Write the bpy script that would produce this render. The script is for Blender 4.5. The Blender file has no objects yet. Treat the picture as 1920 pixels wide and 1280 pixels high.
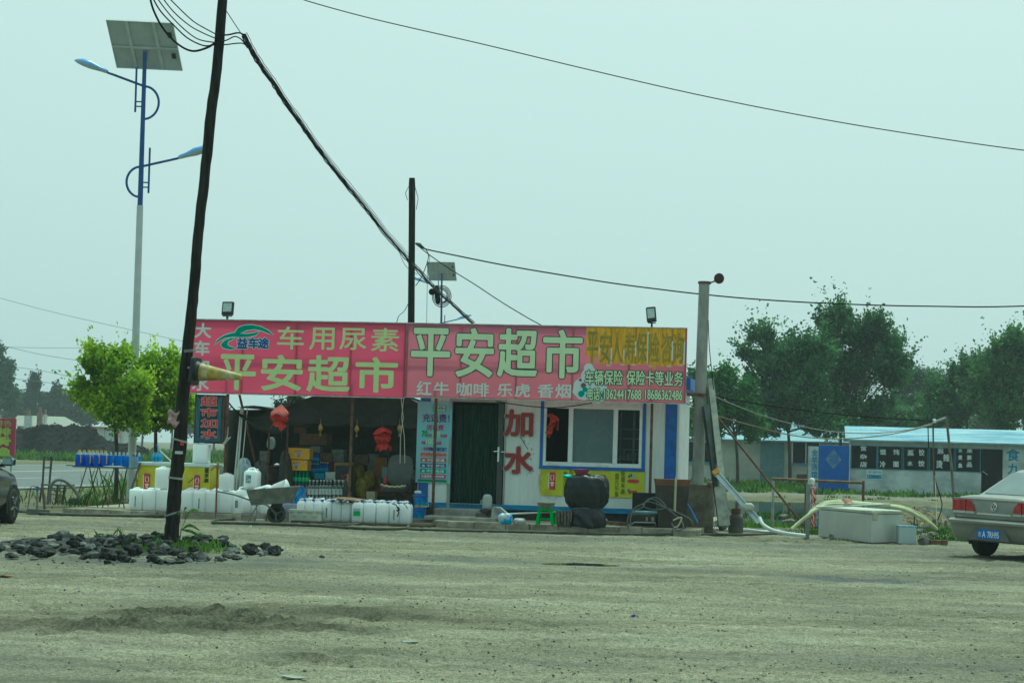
import bpy, bmesh, math, random
import numpy as np
from mathutils import Vector, Matrix, Euler

scene = bpy.context.scene
COL = scene.collection
rad = math.radians

# ------------------------------------------------------------------ camera
F = 3600.0            # focal length in photograph pixels (1920 wide)
EYE = Vector((0, 0, 1.5))
PITCH = math.atan(202 / F)
ROLL = rad(1.65)
MC = Euler((math.pi / 2 + PITCH, 0, 0)).to_matrix() @ Matrix.Rotation(ROLL, 3, 'Z')
cam = bpy.data.cameras.new('camera')
cam.sensor_width = 36.0
cam.lens = F / 1920 * 36.0
cam.clip_start = 0.1
cam.clip_end = 3000
camo = bpy.data.objects.new('camera', cam)
camo.matrix_world = Matrix.Translation(EYE) @ MC.to_4x4()
COL.objects.link(camo)
scene.camera = camo

# ------------------------------------------------------------------ light
SUN_EL, SUN_AZ = rad(66), rad(16)      # azimuth from +Y towards +X: behind the shop
world = bpy.data.worlds.new('World')
scene.world = world
world.use_nodes = True
wn = world.node_tree
bg = wn.nodes['Background']
sky = wn.nodes.new('ShaderNodeTexSky')
sky.sky_type = 'NISHITA'
sky.sun_disc = False
sky.sun_elevation = SUN_EL
sky.sun_rotation = SUN_AZ
sky.air_density = 1.0
sky.dust_density = 6.0
sky.ozone_density = 1.0
hs = wn.nodes.new('ShaderNodeHueSaturation')
hs.inputs['Saturation'].default_value = 0.35
mx = wn.nodes.new('ShaderNodeMix')
mx.data_type = 'RGBA'
mx.inputs['Factor'].default_value = 0.8
tcw = wn.nodes.new('ShaderNodeTexCoord')                # thin bright haze: brighter towards the sun, dimmer opposite
vm = wn.nodes.new('ShaderNodeVectorMath')
vm.operation = 'DOT_PRODUCT'
vm.inputs[1].default_value = (math.sin(SUN_AZ) * math.cos(SUN_EL), math.cos(SUN_AZ) * math.cos(SUN_EL), math.sin(SUN_EL))
wn.links.new(tcw.outputs['Generated'], vm.inputs[0])
crv = wn.nodes.new('ShaderNodeValToRGB')
crv.color_ramp.interpolation = 'B_SPLINE'
els = crv.color_ramp.elements
els[0].position, els[0].color = 0.1, (0.189, 0.280, 0.309, 1)
els[1].position, els[1].color = 1.0, (0.926, 0.714, 0.754, 1)
e_ = els.new(.45); e_.color = (0.331, 0.400, 0.434, 1)
e_ = els.new(.72); e_.color = (0.686, 0.571, 0.629, 1)
mr0 = wn.nodes.new('ShaderNodeMapRange')
mr0.inputs['From Min'].default_value = -1
wn.links.new(vm.outputs['Value'], mr0.inputs['Value'])
wn.links.new(mr0.outputs['Result'], crv.inputs['Fac'])
scv = wn.nodes.new('ShaderNodeMix')
scv.data_type = 'RGBA'
scv.blend_type = 'MULTIPLY'
scv.inputs['Factor'].default_value = 1
scv.inputs['B'].default_value = (14.5, 15.2, 15.2, 1)
wn.links.new(crv.outputs['Color'], scv.inputs['A'])
wn.links.new(scv.outputs['Result'], mx.inputs['B'])
wn.links.new(sky.outputs['Color'], hs.inputs['Color'])
wn.links.new(hs.outputs['Color'], mx.inputs['A'])
wn.links.new(mx.outputs['Result'], bg.inputs['Color'])
bg.inputs['Strength'].default_value = 0.09
sl = bpy.data.lights.new('sun', 'SUN')
sl.energy = 2.6
sl.angle = rad(6)
sl.color = (1.0, 0.95, 0.86)
so = bpy.data.objects.new('sun', sl)
sd = Vector((math.sin(SUN_AZ) * math.cos(SUN_EL), math.cos(SUN_AZ) * math.cos(SUN_EL), math.sin(SUN_EL)))
so.rotation_euler = sd.to_track_quat('Z', 'Y').to_euler()
so.location = (0, 40, 60)
COL.objects.link(so)

vs = scene.view_settings
vs.view_transform = 'Standard'
vs.look = 'None'
vs.exposure = 0.0
vs.gamma = 1.0
vs.use_white_balance = True        # the photograph looks through green tinted glass
vs.white_balance_temperature = 5300
vs.white_balance_tint = -43
scene.cycles.max_bounces = 8
scene.cycles.transparent_max_bounces = 12
scene.cycles.volume_bounces = 0

# ------------------------------------------------------------------ pixel -> place
def ray(px, py):
    return MC @ Vector(((px - 960) / F, (640 - py) / F, -1))
def at(px, py, Y):
    d = ray(px, py)
    return EYE + d * (Y / d.y)
def gp(px, py, z=0.0):
    d = ray(px, py)
    return EYE + d * ((z - EYE.z) / d.z)

class Frame:
    """a vertical plane through org; x along it, y away from the viewer"""
    def __init__(s, org, yaw):
        s.m = Matrix.Translation(Vector(org)) @ Matrix.Rotation(yaw, 4, 'Z')
        s.i = s.m.inverted()
        s.yaw = yaw
    def sp(s, px, py, d=0.0):
        o = s.i @ EYE
        r = s.i.to_3x3() @ ray(px, py)
        return o + r * ((d - o.y) / r.y)
    def g(s, px, py, z=0.0):
        return s.i @ gp(px, py, z)
    def w(s, x, y, z):
        return s.m @ Vector((x, y, z))
ID = Matrix.Identity(4)

# ------------------------------------------------------------------ materials
MATS = {}
def mat(name, col, rough=0.6, var=0.12, scale=3.0, bump=0.0, bscale=60.0, metal=0.0, spec=0.4,
        col2=None, trans=0.0, ribs=None, thr=(0.4, 0.62), alpha=1.0, emit=0.0, stretch=(1, 1, 1), coat=0.0, island=0.0, sss=0.0):
    if name in MATS:
        return MATS[name]
    m = bpy.data.materials.new(name)
    m.use_nodes = True
    nt = m.node_tree
    N, L = nt.nodes, nt.links
    b = N['Principled BSDF']
    b.inputs['Roughness'].default_value = rough
    b.inputs['Metallic'].default_value = metal
    b.inputs['Specular IOR Level'].default_value = spec
    b.inputs['Coat Weight'].default_value = coat
    b.inputs['Coat Roughness'].default_value = 0.1
    if sss:
        b.inputs['Subsurface Weight'].default_value = sss
        b.inputs['Subsurface Radius'].default_value = (1, 1, 1)
        b.inputs['Subsurface Scale'].default_value = 0.12
    tc = N.new('ShaderNodeTexCoord')
    mp = N.new('ShaderNodeMapping')
    mp.inputs['Scale'].default_value = stretch
    L.new(tc.outputs['Object'], mp.inputs['Vector'])
    nz = N.new('ShaderNodeTexNoise')
    nz.inputs['Scale'].default_value = scale
    nz.inputs['Detail'].default_value = 6
    nz.inputs['Roughness'].default_value = 0.65
    L.new(mp.outputs['Vector'], nz.inputs['Vector'])
    rp = N.new('ShaderNodeValToRGB')
    rp.color_ramp.elements[0].position = thr[0]
    rp.color_ramp.elements[1].position = thr[1]
    c = Vector(col)
    a = c * (1 - var)
    d = Vector(col2) if col2 else c * (1 + var)
    rp.color_ramp.elements[0].color = (*a, 1)
    rp.color_ramp.elements[1].color = (*d, 1)
    L.new(nz.outputs['Fac'], rp.inputs['Fac'])
    out = rp.outputs['Color']
    if island:
        ge = N.new('ShaderNodeNewGeometry')
        hv = N.new('ShaderNodeHueSaturation')
        mr = N.new('ShaderNodeMapRange')
        mr.inputs['To Min'].default_value = 1 - island
        mr.inputs['To Max'].default_value = 1 + island
        L.new(ge.outputs['Random Per Island'], mr.inputs['Value'])
        L.new(mr.outputs['Result'], hv.inputs['Value'])
        L.new(out, hv.inputs['Color'])
        out = hv.outputs['Color']
    L.new(out, b.inputs['Base Color'])
    h = None
    if bump:
        n2 = N.new('ShaderNodeTexNoise')
        n2.inputs['Scale'].default_value = bscale
        n2.inputs['Detail'].default_value = 5
        L.new(mp.outputs['Vector'], n2.inputs['Vector'])
        bp = N.new('ShaderNodeBump')
        bp.inputs['Strength'].default_value = bump
        bp.inputs['Distance'].default_value = 0.02
        L.new(n2.outputs['Fac'], bp.inputs['Height'])
        h = bp
    if ribs:
        wv = N.new('ShaderNodeTexWave')
        wv.bands_direction = ribs[0]
        wv.inputs['Scale'].default_value = 0.314 / ribs[1]
        L.new(tc.outputs['Object'], wv.inputs['Vector'])
        bp = N.new('ShaderNodeBump')
        bp.inputs['Strength'].default_value = ribs[2]
        bp.inputs['Distance'].default_value = 0.02
        L.new(wv.outputs['Fac'], bp.inputs['Height'])
        if h:
            L.new(h.outputs['Normal'], bp.inputs['Normal'])
        h = bp
    if h:
        L.new(h.outputs['Normal'], b.inputs['Normal'])
    if emit:
        L.new(out, b.inputs['Emission Color'])
        b.inputs['Emission Strength'].default_value = emit
    sh = b.outputs['BSDF']
    if trans:
        t = N.new('ShaderNodeBsdfTranslucent')
        L.new(out, t.inputs['Color'])
        ms = N.new('ShaderNodeMixShader')
        ms.inputs['Fac'].default_value = trans
        L.new(sh, ms.inputs[1])
        L.new(t.outputs['BSDF'], ms.inputs[2])
        sh = ms.outputs['Shader']
    if alpha < 1:
        t = N.new('ShaderNodeBsdfTransparent')
        ms = N.new('ShaderNodeMixShader')
        ms.inputs['Fac'].default_value = alpha
        L.new(t.outputs['BSDF'], ms.inputs[1])
        L.new(sh, ms.inputs[2])
        sh = ms.outputs['Shader']
    if sh != b.outputs['BSDF']:
        L.new(sh, N['Material Output'].inputs['Surface'])
    MATS[name] = m
    return m

# ------------------------------------------------------------------ mesh builder
class MB:
    def __init__(s):
        s.v, s.f, s.mi, s.cur = [], [], [], 0
    def add(s, vs, fs, M=None):
        n = len(s.v)
        if M is not None:
            vs = [M @ Vector(p) for p in vs]
        s.v.extend([tuple(p) for p in vs])
        for f in fs:
            s.f.append([i + n for i in f])
            s.mi.append(s.cur)
        return s
    def box(s, x0, x1, y0, y1, z0, z1, M=None):
        vs = [(x0, y0, z0), (x1, y0, z0), (x1, y1, z0), (x0, y1, z0), (x0, y0, z1), (x1, y0, z1), (x1, y1, z1), (x0, y1, z1)]
        return s.add(vs, [(0, 3, 2, 1), (4, 5, 6, 7), (0, 1, 5, 4), (1, 2, 6, 5), (2, 3, 7, 6), (3, 0, 4, 7)], M)
    def bar(s, p, q, w, t, up=(0, 0, 1)):
        p, q = Vector(p), Vector(q)
        d = (q - p)
        ln = d.length
        d.normalize()
        u = Vector(up)
        if abs(d.dot(u)) > 0.95:
            u = Vector((0, 1, 0))
        a = d.cross(u).normalized()
        b = a.cross(d)
        vs = []
        for c in (p, q):
            for i, j in ((-1, -1), (1, -1), (1, 1), (-1, 1)):
                vs.append(c + a * (i * w / 2) + b * (j * t / 2))
        return s.add(vs, [(0, 3, 2, 1), (4, 5, 6, 7), (0, 1, 5, 4), (1, 2, 6, 5), (2, 3, 7, 6), (3, 0, 4, 7)])
    def tube(s, pts, r, n=8, cap=True):
        pts = [Vector(p) for p in pts]
        rs = r if isinstance(r, (list, tuple)) else [r] * len(pts)
        rings = []
        a = None
        for i, p in enumerate(pts):
            d = (pts[min(i + 1, len(pts) - 1)] - pts[max(i - 1, 0)]).normalized()
            if a is None:
                a = d.orthogonal().normalized()
            else:
                a = (a - d * a.dot(d))
                a = a.normalized() if a.length > 1e-6 else d.orthogonal().normalized()
            b = d.cross(a)
            rings.append([p + (a * math.cos(t) + b * math.sin(t)) * rs[i] for t in [2 * math.pi * k / n for k in range(n)]])
        vs = [p for rg in rings for p in rg]
        fs = []
        for i in range(len(pts) - 1):
            for k in range(n):
                k2 = (k + 1) % n
                fs.append((i * n + k, i * n + k2, (i + 1) * n + k2, (i + 1) * n + k))
        if cap:
            fs.append(tuple(range(n - 1, -1, -1)))
            fs.append(tuple((len(pts) - 1) * n + k for k in range(n)))
        return s.add(vs, fs)
    def cyl(s, p, q, r0, r1=None, n=14):
        return s.tube([p, q], [r0, r0 if r1 is None else r1], n)
    def lathe(s, prof, c=(0, 0, 0), n=20, M=None, sx=1.0, sy=1.0):
        vs, fs = [], []
        for r, z in prof:
            for k in range(n):
                t = 2 * math.pi * k / n
                vs.append((c[0] + r * sx * math.cos(t), c[1] + r * sy * math.sin(t), c[2] + z))
        for i in range(len(prof) - 1):
            for k in range(n):
                k2 = (k + 1) % n
                fs.append((i * n + k, i * n + k2, (i + 1) * n + k2, (i + 1) * n + k))
        if prof[0][0] > 1e-4:
            fs.append(tuple(range(n - 1, -1, -1)))
        if prof[-1][0] > 1e-4:
            fs.append(tuple((len(prof) - 1) * n + k for k in range(n)))
        return s.add(vs, fs, M)
    def prism(s, poly, y0, y1, M=None):
        """polygon in x,z extruded along y"""
        n = len(poly)
        vs = [(x, y0, z) for x, z in poly] + [(x, y1, z) for x, z in poly]
        fs = [tuple(range(n)), tuple(range(2 * n - 1, n - 1, -1))]
        fs += [((i + 1) % n, i, n + i, n + (i + 1) % n) for i in range(n)]
        return s.add(vs, fs, M)
    def sheet(s, fn, nu, nv, M=None):
        vs = [fn(i / nu, j / nv) for j in range(nv + 1) for i in range(nu + 1)]
        fs = [(j * (nu + 1) + i, j * (nu + 1) + i + 1, (j + 1) * (nu + 1) + i + 1, (j + 1) * (nu + 1) + i)
              for j in range(nv) for i in range(nu)]
        return s.add(vs, fs, M)
    def rrbox(s, x0, x1, y0, y1, z0, z1, r, M=None, n=4, taper=0.0):
        """upright box with rounded vertical edges, small top rounding"""
        prof = []
        def ring(inset, z):
            a, b, c, d = x0 + inset, x1 - inset, y0 + inset, y1 - inset
            rr = max(r - inset * 0.5, 0.002)
            pts = []
            for cx, cy, t0 in ((b - rr, d - rr, 0), (a + rr, d - rr, 90), (a + rr, c + rr, 180), (b - rr, c + rr, 270)):
                for k in range(n + 1):
                    t = rad(t0 + 90 * k / n)
                    pts.append((cx + rr * math.cos(t), cy + rr * math.sin(t), z))
            return pts
        e = min(r * 0.6, (z1 - z0) * 0.2)
        rings = [ring(e * 0.6, z0), ring(0, z0 + e * .7), ring(taper, z1 - e), ring(taper + e * 0.3, z1 - e * 0.3), ring(taper + e, z1)]
        m = len(rings[0])
        vs = [p for g in rings for p in g]
        fs = []
        for i in range(len(rings) - 1):
            for k in range(m):
                k2 = (k + 1) % m
                fs.append((i * m + k, i * m + k2, (i + 1) * m + k2, (i + 1) * m + k))
        fs.append(tuple(range(m - 1, -1, -1)))
        fs.append(tuple((len(rings) - 1) * m + k for k in range(m)))
        return s.add(vs, fs, M)
    def build(s, name, mats, parent=None, space=None, smooth=False, bevel=0.0, recalc=True, sub=0):
        me = bpy.data.meshes.new(name)
        v = s.v
        if space is not None and parent is not None:
            T = FR[parent.name].inverted() @ space
            v = [T @ Vector(p) for p in v]
        me.from_pydata([tuple(p) for p in v], [], s.f)
        if not isinstance(mats, (list, tuple)):
            mats = [mats]
        for m in mats:
            me.materials.append(m)
        me.polygons.foreach_set('material_index', s.mi)
        if recalc:
            bm = bmesh.new()
            bm.from_mesh(me)
            bmesh.ops.recalc_face_normals(bm, faces=bm.faces)
            bm.to_mesh(me)
            bm.free()
        if smooth:
            me.polygons.foreach_set('use_smooth', [True] * len(me.polygons))
            me.set_sharp_from_angle(angle=rad(50))
        me.update()
        o = bpy.data.objects.new(name, me)
        COL.objects.link(o)
        if parent is not None:
            o.parent = parent
            FR[o.name] = FR[parent.name]
        else:
            FR[o.name] = ID
        if bevel:
            b = o.modifiers.new('bevel', 'BEVEL')
            b.width = bevel
            b.segments = 2
            b.limit_method = 'ANGLE'
            b.angle_limit = rad(40)
        if sub:
            u = o.modifiers.new('subdivision', 'SUBSURF')
            u.levels = u.render_levels = sub
        return o

FR = {}
def tag(o, label, cat, group=None, kind=None):
    o['label'] = label
    o['category'] = cat
    if group:
        o['group'] = group
    if kind:
        o['kind'] = kind
    return o
def struct(o, kind='structure', label=None):
    o['kind'] = kind
    if label:
        o['label'] = label
    return o
def thing(name, label, cat, loc=(0, 0, 0), rotz=0.0, group=None, rot=None):
    o = bpy.data.objects.new(name, None)
    o.empty_display_size = 0.2
    COL.objects.link(o)
    o.location = loc
    o.rotation_euler = rot if rot else (0, 0, rotz)
    FR[o.name] = Matrix.Translation(Vector(loc)) @ Euler(o.rotation_euler).to_matrix().to_4x4()
    return tag(o, label, cat, group)
def alone(mb, name, mats, label, cat, loc, rotz=0.0, group=None, rot=None, space=None, **k):
    """a thing that is one mesh, with its origin at its base"""
    e = Euler(rot) if rot else Euler((0, 0, rotz))
    M = Matrix.Translation(Vector(loc)) @ e.to_matrix().to_4x4()
    if space is not None:
        T = M.inverted() @ space
        mb.v = [tuple(T @ Vector(p)) for p in mb.v]
    o = mb.build(name, mats, **k)
    o.location = loc
    o.rotation_euler = e
    FR[o.name] = M
    return tag(o, label, cat, group)
def kids(o):
    return [c for c in bpy.data.objects if c.parent == o]
def dup(o, loc, rot=None, label=None, group=None, scale=None):
    r = o.copy()
    COL.objects.link(r)
    r.location = loc
    if rot is not None:
        r.rotation_euler = rot if isinstance(rot, (tuple, list)) else (0, 0, rot)
    if scale:
        r.scale = scale if isinstance(scale, (tuple, list)) else (scale,) * 3
    if label:
        r['label'] = label
    if group:
        r['group'] = group
    FR[r.name] = Matrix.Translation(Vector(loc)) @ Euler(r.rotation_euler).to_matrix().to_4x4()
    for c in kids(o):
        k = c.copy()
        COL.objects.link(k)
        k.parent = r
        for d in kids(c):
            e = d.copy()
            COL.objects.link(e)
            e.parent = k
    return r

# ------------------------------------------------------------------ lettering (Blender's own font)
GL = {}
def glyphs(body):
    if body in GL:
        return GL[body]
    cu = bpy.data.curves.new('lettering', 'FONT')
    cu.body = body
    cu.resolution_u = 3
    o = bpy.data.objects.new('lettering', cu)
    COL.objects.link(o)
    dg = bpy.context.evaluated_depsgraph_get()
    me = bpy.data.meshes.new_from_object(o.evaluated_get(dg))
    bpy.data.objects.remove(o)
    bpy.data.curves.remove(cu)
    v = np.array([p.co[:2] for p in me.vertices])
    f = [tuple(p.vertices) for p in me.polygons]
    bpy.data.meshes.remove(me)
    lo, hi = v.min(0), v.max(0)
    GL[body] = ((v - lo) / np.maximum(hi - lo, 1e-6), f)
    return GL[body]
def put_text(mb, body, x0, z0, x1, z1, y, bold=0.0, n=8, dy=-0.0002, shear=0.0):
    v, f = glyphs(body)
    offs = [(0, 0)] + ([(bold * math.cos(2 * math.pi * k / n), bold * math.sin(2 * math.pi * k / n)) for k in range(n)] if bold else [])
    for i, (a, b) in enumerate(offs):
        mb.add([(x0 + p[0] * (x1 - x0) + a + shear * p[1], y + dy * i, z0 + p[1] * (z1 - z0) + b) for p in v], f)
def ptext(mb, fr, body, px0, py0, px1, py1, d, bold=0.0, vert=False):
    """lettering between two photograph corners, on plane d of a frame"""
    a, b = fr.sp(px0, py0, d), fr.sp(px1, py1, d)
    if vert:
        n = len(body)
        h = (a.z - b.z) / n
        for i, ch in enumerate(body):
            put_text(mb, ch, a.x, a.z - (i + .94) * h, b.x, a.z - (i + .06) * h, d, bold)
    else:
        put_text(mb, body, a.x, b.z, b.x, a.z, d, bold)

# ------------------------------------------------------------------ numpy noise
def vnoise(x, y, seed=0):
    r = np.random.RandomState(seed)
    tab = r.rand(256, 256)
    xi, yi = np.floor(x).astype(int), np.floor(y).astype(int)
    xf, yf = x - xi, y - yi
    u, v = xf * xf * (3 - 2 * xf), yf * yf * (3 - 2 * yf)
    g = lambda i, j: tab[i % 256, j % 256]
    return (g(xi, yi) * (1 - u) + g(xi + 1, yi) * u) * (1 - v) + (g(xi, yi + 1) * (1 - u) + g(xi + 1, yi + 1) * u) * v
def fbm(x, y, seed=0, o=4):
    s, a, t = 0, 1.0, 0
    for k in range(o):
        s = s + a * vnoise(x * 2 ** k, y * 2 ** k, seed + k)
        t += a
        a *= 0.55
    return s / t
def fast_mesh(name, V, Fq, mats, k=4, smooth=False, mi=None):
    me = bpy.data.meshes.new(name)
    V = np.asarray(V, dtype=np.float32)
    Fq = np.asarray(Fq, dtype=np.int32)
    me.vertices.add(len(V))
    me.vertices.foreach_set('co', V.ravel())
    me.loops.add(Fq.size)
    me.loops.foreach_set('vertex_index', Fq.ravel())
    me.polygons.add(len(Fq))
    me.polygons.foreach_set('loop_start', np.arange(0, Fq.size, k, dtype=np.int32))
    for m in (mats if isinstance(mats, (list, tuple)) else [mats]):
        me.materials.append(m)
    if mi is not None:
        me.polygons.foreach_set('material_index', np.asarray(mi, dtype=np.int32))
    me.update(calc_edges=True)
    if smooth:
        me.polygons.foreach_set('use_smooth', [True] * len(Fq))
    me.validate()
    return me
# ================================================================== THE SETTING
S = Frame((0, 38, 0), rad(-9))
SM = S.m
W = ID
rng = random.Random(7)

# ---- ground
def gm():
    m = bpy.data.materials.new('dry gravel lot')
    m.use_nodes = True
    nt = m.node_tree
    N, L = nt.nodes, nt.links
    b = N['Principled BSDF']
    b.inputs['Roughness'].default_value = 0.95
    b.inputs['Specular IOR Level'].default_value = 0.15
    tc = N.new('ShaderNodeTexCoord')
    def noise(scale, stretch, det=6, rough=0.6):
        mp = N.new('ShaderNodeMapping')
        mp.inputs['Scale'].default_value = stretch
        L.new(tc.outputs['Object'], mp.inputs['Vector'])
        n = N.new('ShaderNodeTexNoise')
        n.inputs['Scale'].default_value = scale
        n.inputs['Detail'].default_value = det
        n.inputs['Roughness'].default_value = rough
        L.new(mp.outputs['Vector'], n.inputs['Vector'])
        return n.outputs['Fac']
    def ramp(src, p0, c0, p1, c1):
        r = N.new('ShaderNodeValToRGB')
        r.color_ramp.elements[0].position = p0
        r.color_ramp.elements[1].position = p1
        r.color_ramp.elements[0].color = (*c0, 1)
        r.color_ramp.elements[1].color = (*c1, 1)
        L.new(src, r.inputs['Fac'])
        return r.outputs['Color']
    def mix(f, a, c, mode='MIX'):
        x = N.new('ShaderNodeMix')
        x.data_type = 'RGBA'
        x.blend_type = mode
        if isinstance(f, float):
            x.inputs['Factor'].default_value = f
        else:
            L.new(f, x.inputs['Factor'])
        L.new(a, x.inputs['A'])
        L.new(c, x.inputs['B'])
        return x.outputs['Result']
    big = ramp(noise(0.55, (0.35, 0.9, 1)), 0.36, (0.215, 0.20, 0.135), 0.66, (0.40, 0.375, 0.275))
    streak = ramp(noise(1.6, (0.22, 1.6, 1), 8, 0.7), 0.36, (0.62, 0.62, 0.63), 0.64, (1.22, 1.2, 1.16))
    c = mix(0.85, big, streak, 'MULTIPLY')
    grit = ramp(noise(34, (1, 0.8, 1), 4, 0.85), 0.38, (0.45, 0.45, 0.46), 0.62, (1.3, 1.29, 1.27))
    c = mix(0.85, c, grit, 'MULTIPLY')
    fine = ramp(noise(110, (1, 0.6, 1), 3, 0.9), 0.38, (0.4, 0.4, 0.41), 0.62, (1.45, 1.44, 1.42))
    c = mix(0.7, c, fine, 'MULTIPLY')
    at_ = N.new('ShaderNodeAttribute')
    at_.attribute_name = 'gravel'
    grav = ramp(noise(60, (1, 0.7, 1), 3, 0.8), 0.4, (0.055, 0.056, 0.056), 0.6, (0.185, 0.18, 0.165))
    c = mix(at_.outputs['Fac'], c, grav)
    at3 = N.new('ShaderNodeAttribute')
    at3.attribute_name = 'mud'
    mudc = ramp(noise(26, (1, 0.8, 1), 5, 0.8), 0.4, (0.035, 0.034, 0.024), 0.64, (0.16, 0.145, 0.1))
    c = mix(at3.outputs['Fac'], c, mudc)
    at2 = N.new('ShaderNodeAttribute')
    at2.attribute_name = 'verge'
    soil = ramp(noise(3, (1, 1, 1)), 0.4, (0.09, 0.085, 0.05), 0.6, (0.2, 0.18, 0.11))
    c = mix(at2.outputs['Fac'], c, soil)
    L.new(c, b.inputs['Base Color'])
    bp = N.new('ShaderNodeBump')
    bp.inputs['Strength'].default_value = 0.9
    bp.inputs['Distance'].default_value = 0.03
    L.new(noise(28, (1, 1, 1), 5, 0.75), bp.inputs['Height'])
    L.new(bp.outputs['Normal'], b.inputs['Normal'])
    return m
fine_x = np.arange(-9.5, 9.51, 0.055)
xs = np.concatenate([-np.geomspace(600, 9.7, 34), fine_x, np.geomspace(9.7, 600, 34)])
ys = np.concatenate([[-60, -20, 0, 6, 9, 11], np.arange(12, 23, 0.045), np.arange(23, 36, 0.07), np.geomspace(36.2, 920, 90)])
GX, GY = np.meshgrid(xs, ys)
gz = (fbm(GX * 0.5, GY * 0.5, 3) - 0.5) * 0.05 + (fbm(GX * 2.2, GY * 3.4, 11) - 0.5) * 0.035 + (vnoise(GX * 8, GY * 7, 21) - 0.5) * 0.028 + (vnoise(GX * 17, GY * 15, 22) - 0.5) * 0.024
gravel = np.clip((fbm(GX * 0.3, GY * 0.55, 31) - 0.55) * 2.2, 0, 0.45)
def blob(px, py, rx, ry, soft=1.0):
    c = gp(px, py)
    q = ((GX - c.x) / rx) ** 2 + ((GY - c.y) / ry) ** 2
    return np.exp(-q * 1.2) * soft
rough_mask = 0
for px, py, rx, ry, k in ((245, 1178, .75, .55, 1), (300, 1150, .5, .4, .9), (400, 1150, .55, .4, 1), (470, 1165, .6, .4, 1), (600, 1178, .7, .35, .9), (360, 1180, .8, .4, .8),
                          (90, 1170, .7, .5, .5), (560, 1235, .6, .35, .5), (650, 1150, .8, .5, .6), (1010, 1205, .4, .2, .3), (640, 1218, .5, .3, .5), (470, 1240, .9, .3, .3)):
    rough_mask = np.maximum(rough_mask, blob(px, py, rx, ry, k))
ridge = np.abs(fbm(GX * 2.6, GY * 3.2, 41) - 0.5)
gz = gz + rough_mask * ((0.16 - ridge * 1.4) * 0.6 * (0.5 + vnoise(GX * 6, GY * 6, 51)) - 0.01)
wet = np.clip(rough_mask * (1.25 - ridge * 4.5) * 1.3, 0, 0.9)
for px, py, rx, ry, k in ((1620, 1088, 1.0, .9, .95), (1540, 1084, .7, .6, .7), (1180, 1064, 1.6, .5, .75), (1320, 1072, 1.2, .5, .5), (900, 1048, 1.6, .6, .8), (760, 1070, 1.6, 1.1, .45),
                          (300, 1055, 2.2, 1.0, .85), (520, 1052, 1.2, 1.0, .75), (60, 1042, 1.2, 1.2, .7), (1000, 1010, 4.5, 1.6, .55), (1450, 1022, 4, 1.8, .6), (250, 985, 5, 1.6, .3), (1750, 1040, 2.5, 2, .55),
                          (620, 1095, 1.5, .7, .35), (1000, 1240, 1.3, .5, .25), (1400, 1230, 1.2, .35, .3)):
    gravel = np.maximum(gravel, blob(px, py, rx, ry, k) * (0.55 + 0.75 * fbm(GX * 1.7, GY * 1.7, 61)))
for px, py, rx, ry in ((1620, 1088, 1.25, .75), (1530, 1083, .8, .5), (1690, 1093, .7, .4)):
    gravel = np.maximum(gravel, np.clip(blob(px, py, rx, ry) * 1.7 - .35 + (fbm(GX * 2.2, GY * 2.2, 66) - .5) * 1.2 * (blob(px, py, rx, ry) > .1), 0, 1))
gravel = np.clip(gravel, 0, 1)
for y0, sl_, cv_, k in ((15.2, .05, .012, 1), (18.6, -.06, -.006, .8), (21.5, .1, .004, .9), (25.5, -.03, .006, .7), (30, .05, 0, .6)):
    for off in (0, 1.5):
        d_ = GY - (y0 + off + sl_ * GX + cv_ * GX ** 2 + .15 * np.sin(GX * .7 + y0))
        rut = np.exp(-(d_ / .13) ** 2) * k * np.clip(fbm(GX * .35, GY * .2, int(y0)) * 2.6 - .8, 0, 1)
        gz = gz - .022 * rut + .014 * np.exp(-((np.abs(d_) - .2) / .09) ** 2) * rut.max() * k * .6
        gravel = np.clip(gravel + rut * .22 * (fbm(GX * 3, GY * 3, 90) + .3), 0, 1)
for px, py, rx, ry in ((900, 1049, 1.4, .5), (1090, 1056, .75, .7)):
    q = np.clip(blob(px, py, rx, ry) * 1.6, 0, 1)
    gz = gz * (1 - q) - q * .022
gz = np.where((GY > 37) | (np.abs(GX) > 9.6), np.where(GY > 37, -0.02, gz * 0.5), gz)
pl = gp(1560, 955)
pudd = np.exp(-(((GX - 9.5) / 7.5) ** 4 + ((GY - 57) / 13) ** 4))
gz = gz - pudd * 0.25
verge = np.clip((fbm(GX * .2, GY * .2, 71) - .2) * 3, .35, 1) * (GY > 38.5)
gv = np.stack([GX, GY, gz], -1).reshape(-1, 3)
ny, nx = GX.shape
ii = np.arange(ny * nx).reshape(ny, nx)
gf = np.stack([ii[:-1, :-1], ii[:-1, 1:], ii[1:, 1:], ii[1:, :-1]], -1).reshape(-1, 4)
me = fast_mesh('ground', gv, gf, gm(), smooth=True)
a = me.attributes.new('gravel', 'FLOAT', 'POINT')
a.data.foreach_set('value', gravel.astype(np.float32).ravel())
a = me.attributes.new('mud', 'FLOAT', 'POINT')
a.data.foreach_set('value', wet.astype(np.float32).ravel())
a = me.attributes.new('verge', 'FLOAT', 'POINT')
a.data.foreach_set('value', verge.astype(np.float32).ravel())
ground = bpy.data.objects.new('ground', me)
COL.objects.link(ground)
struct(ground)

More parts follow.
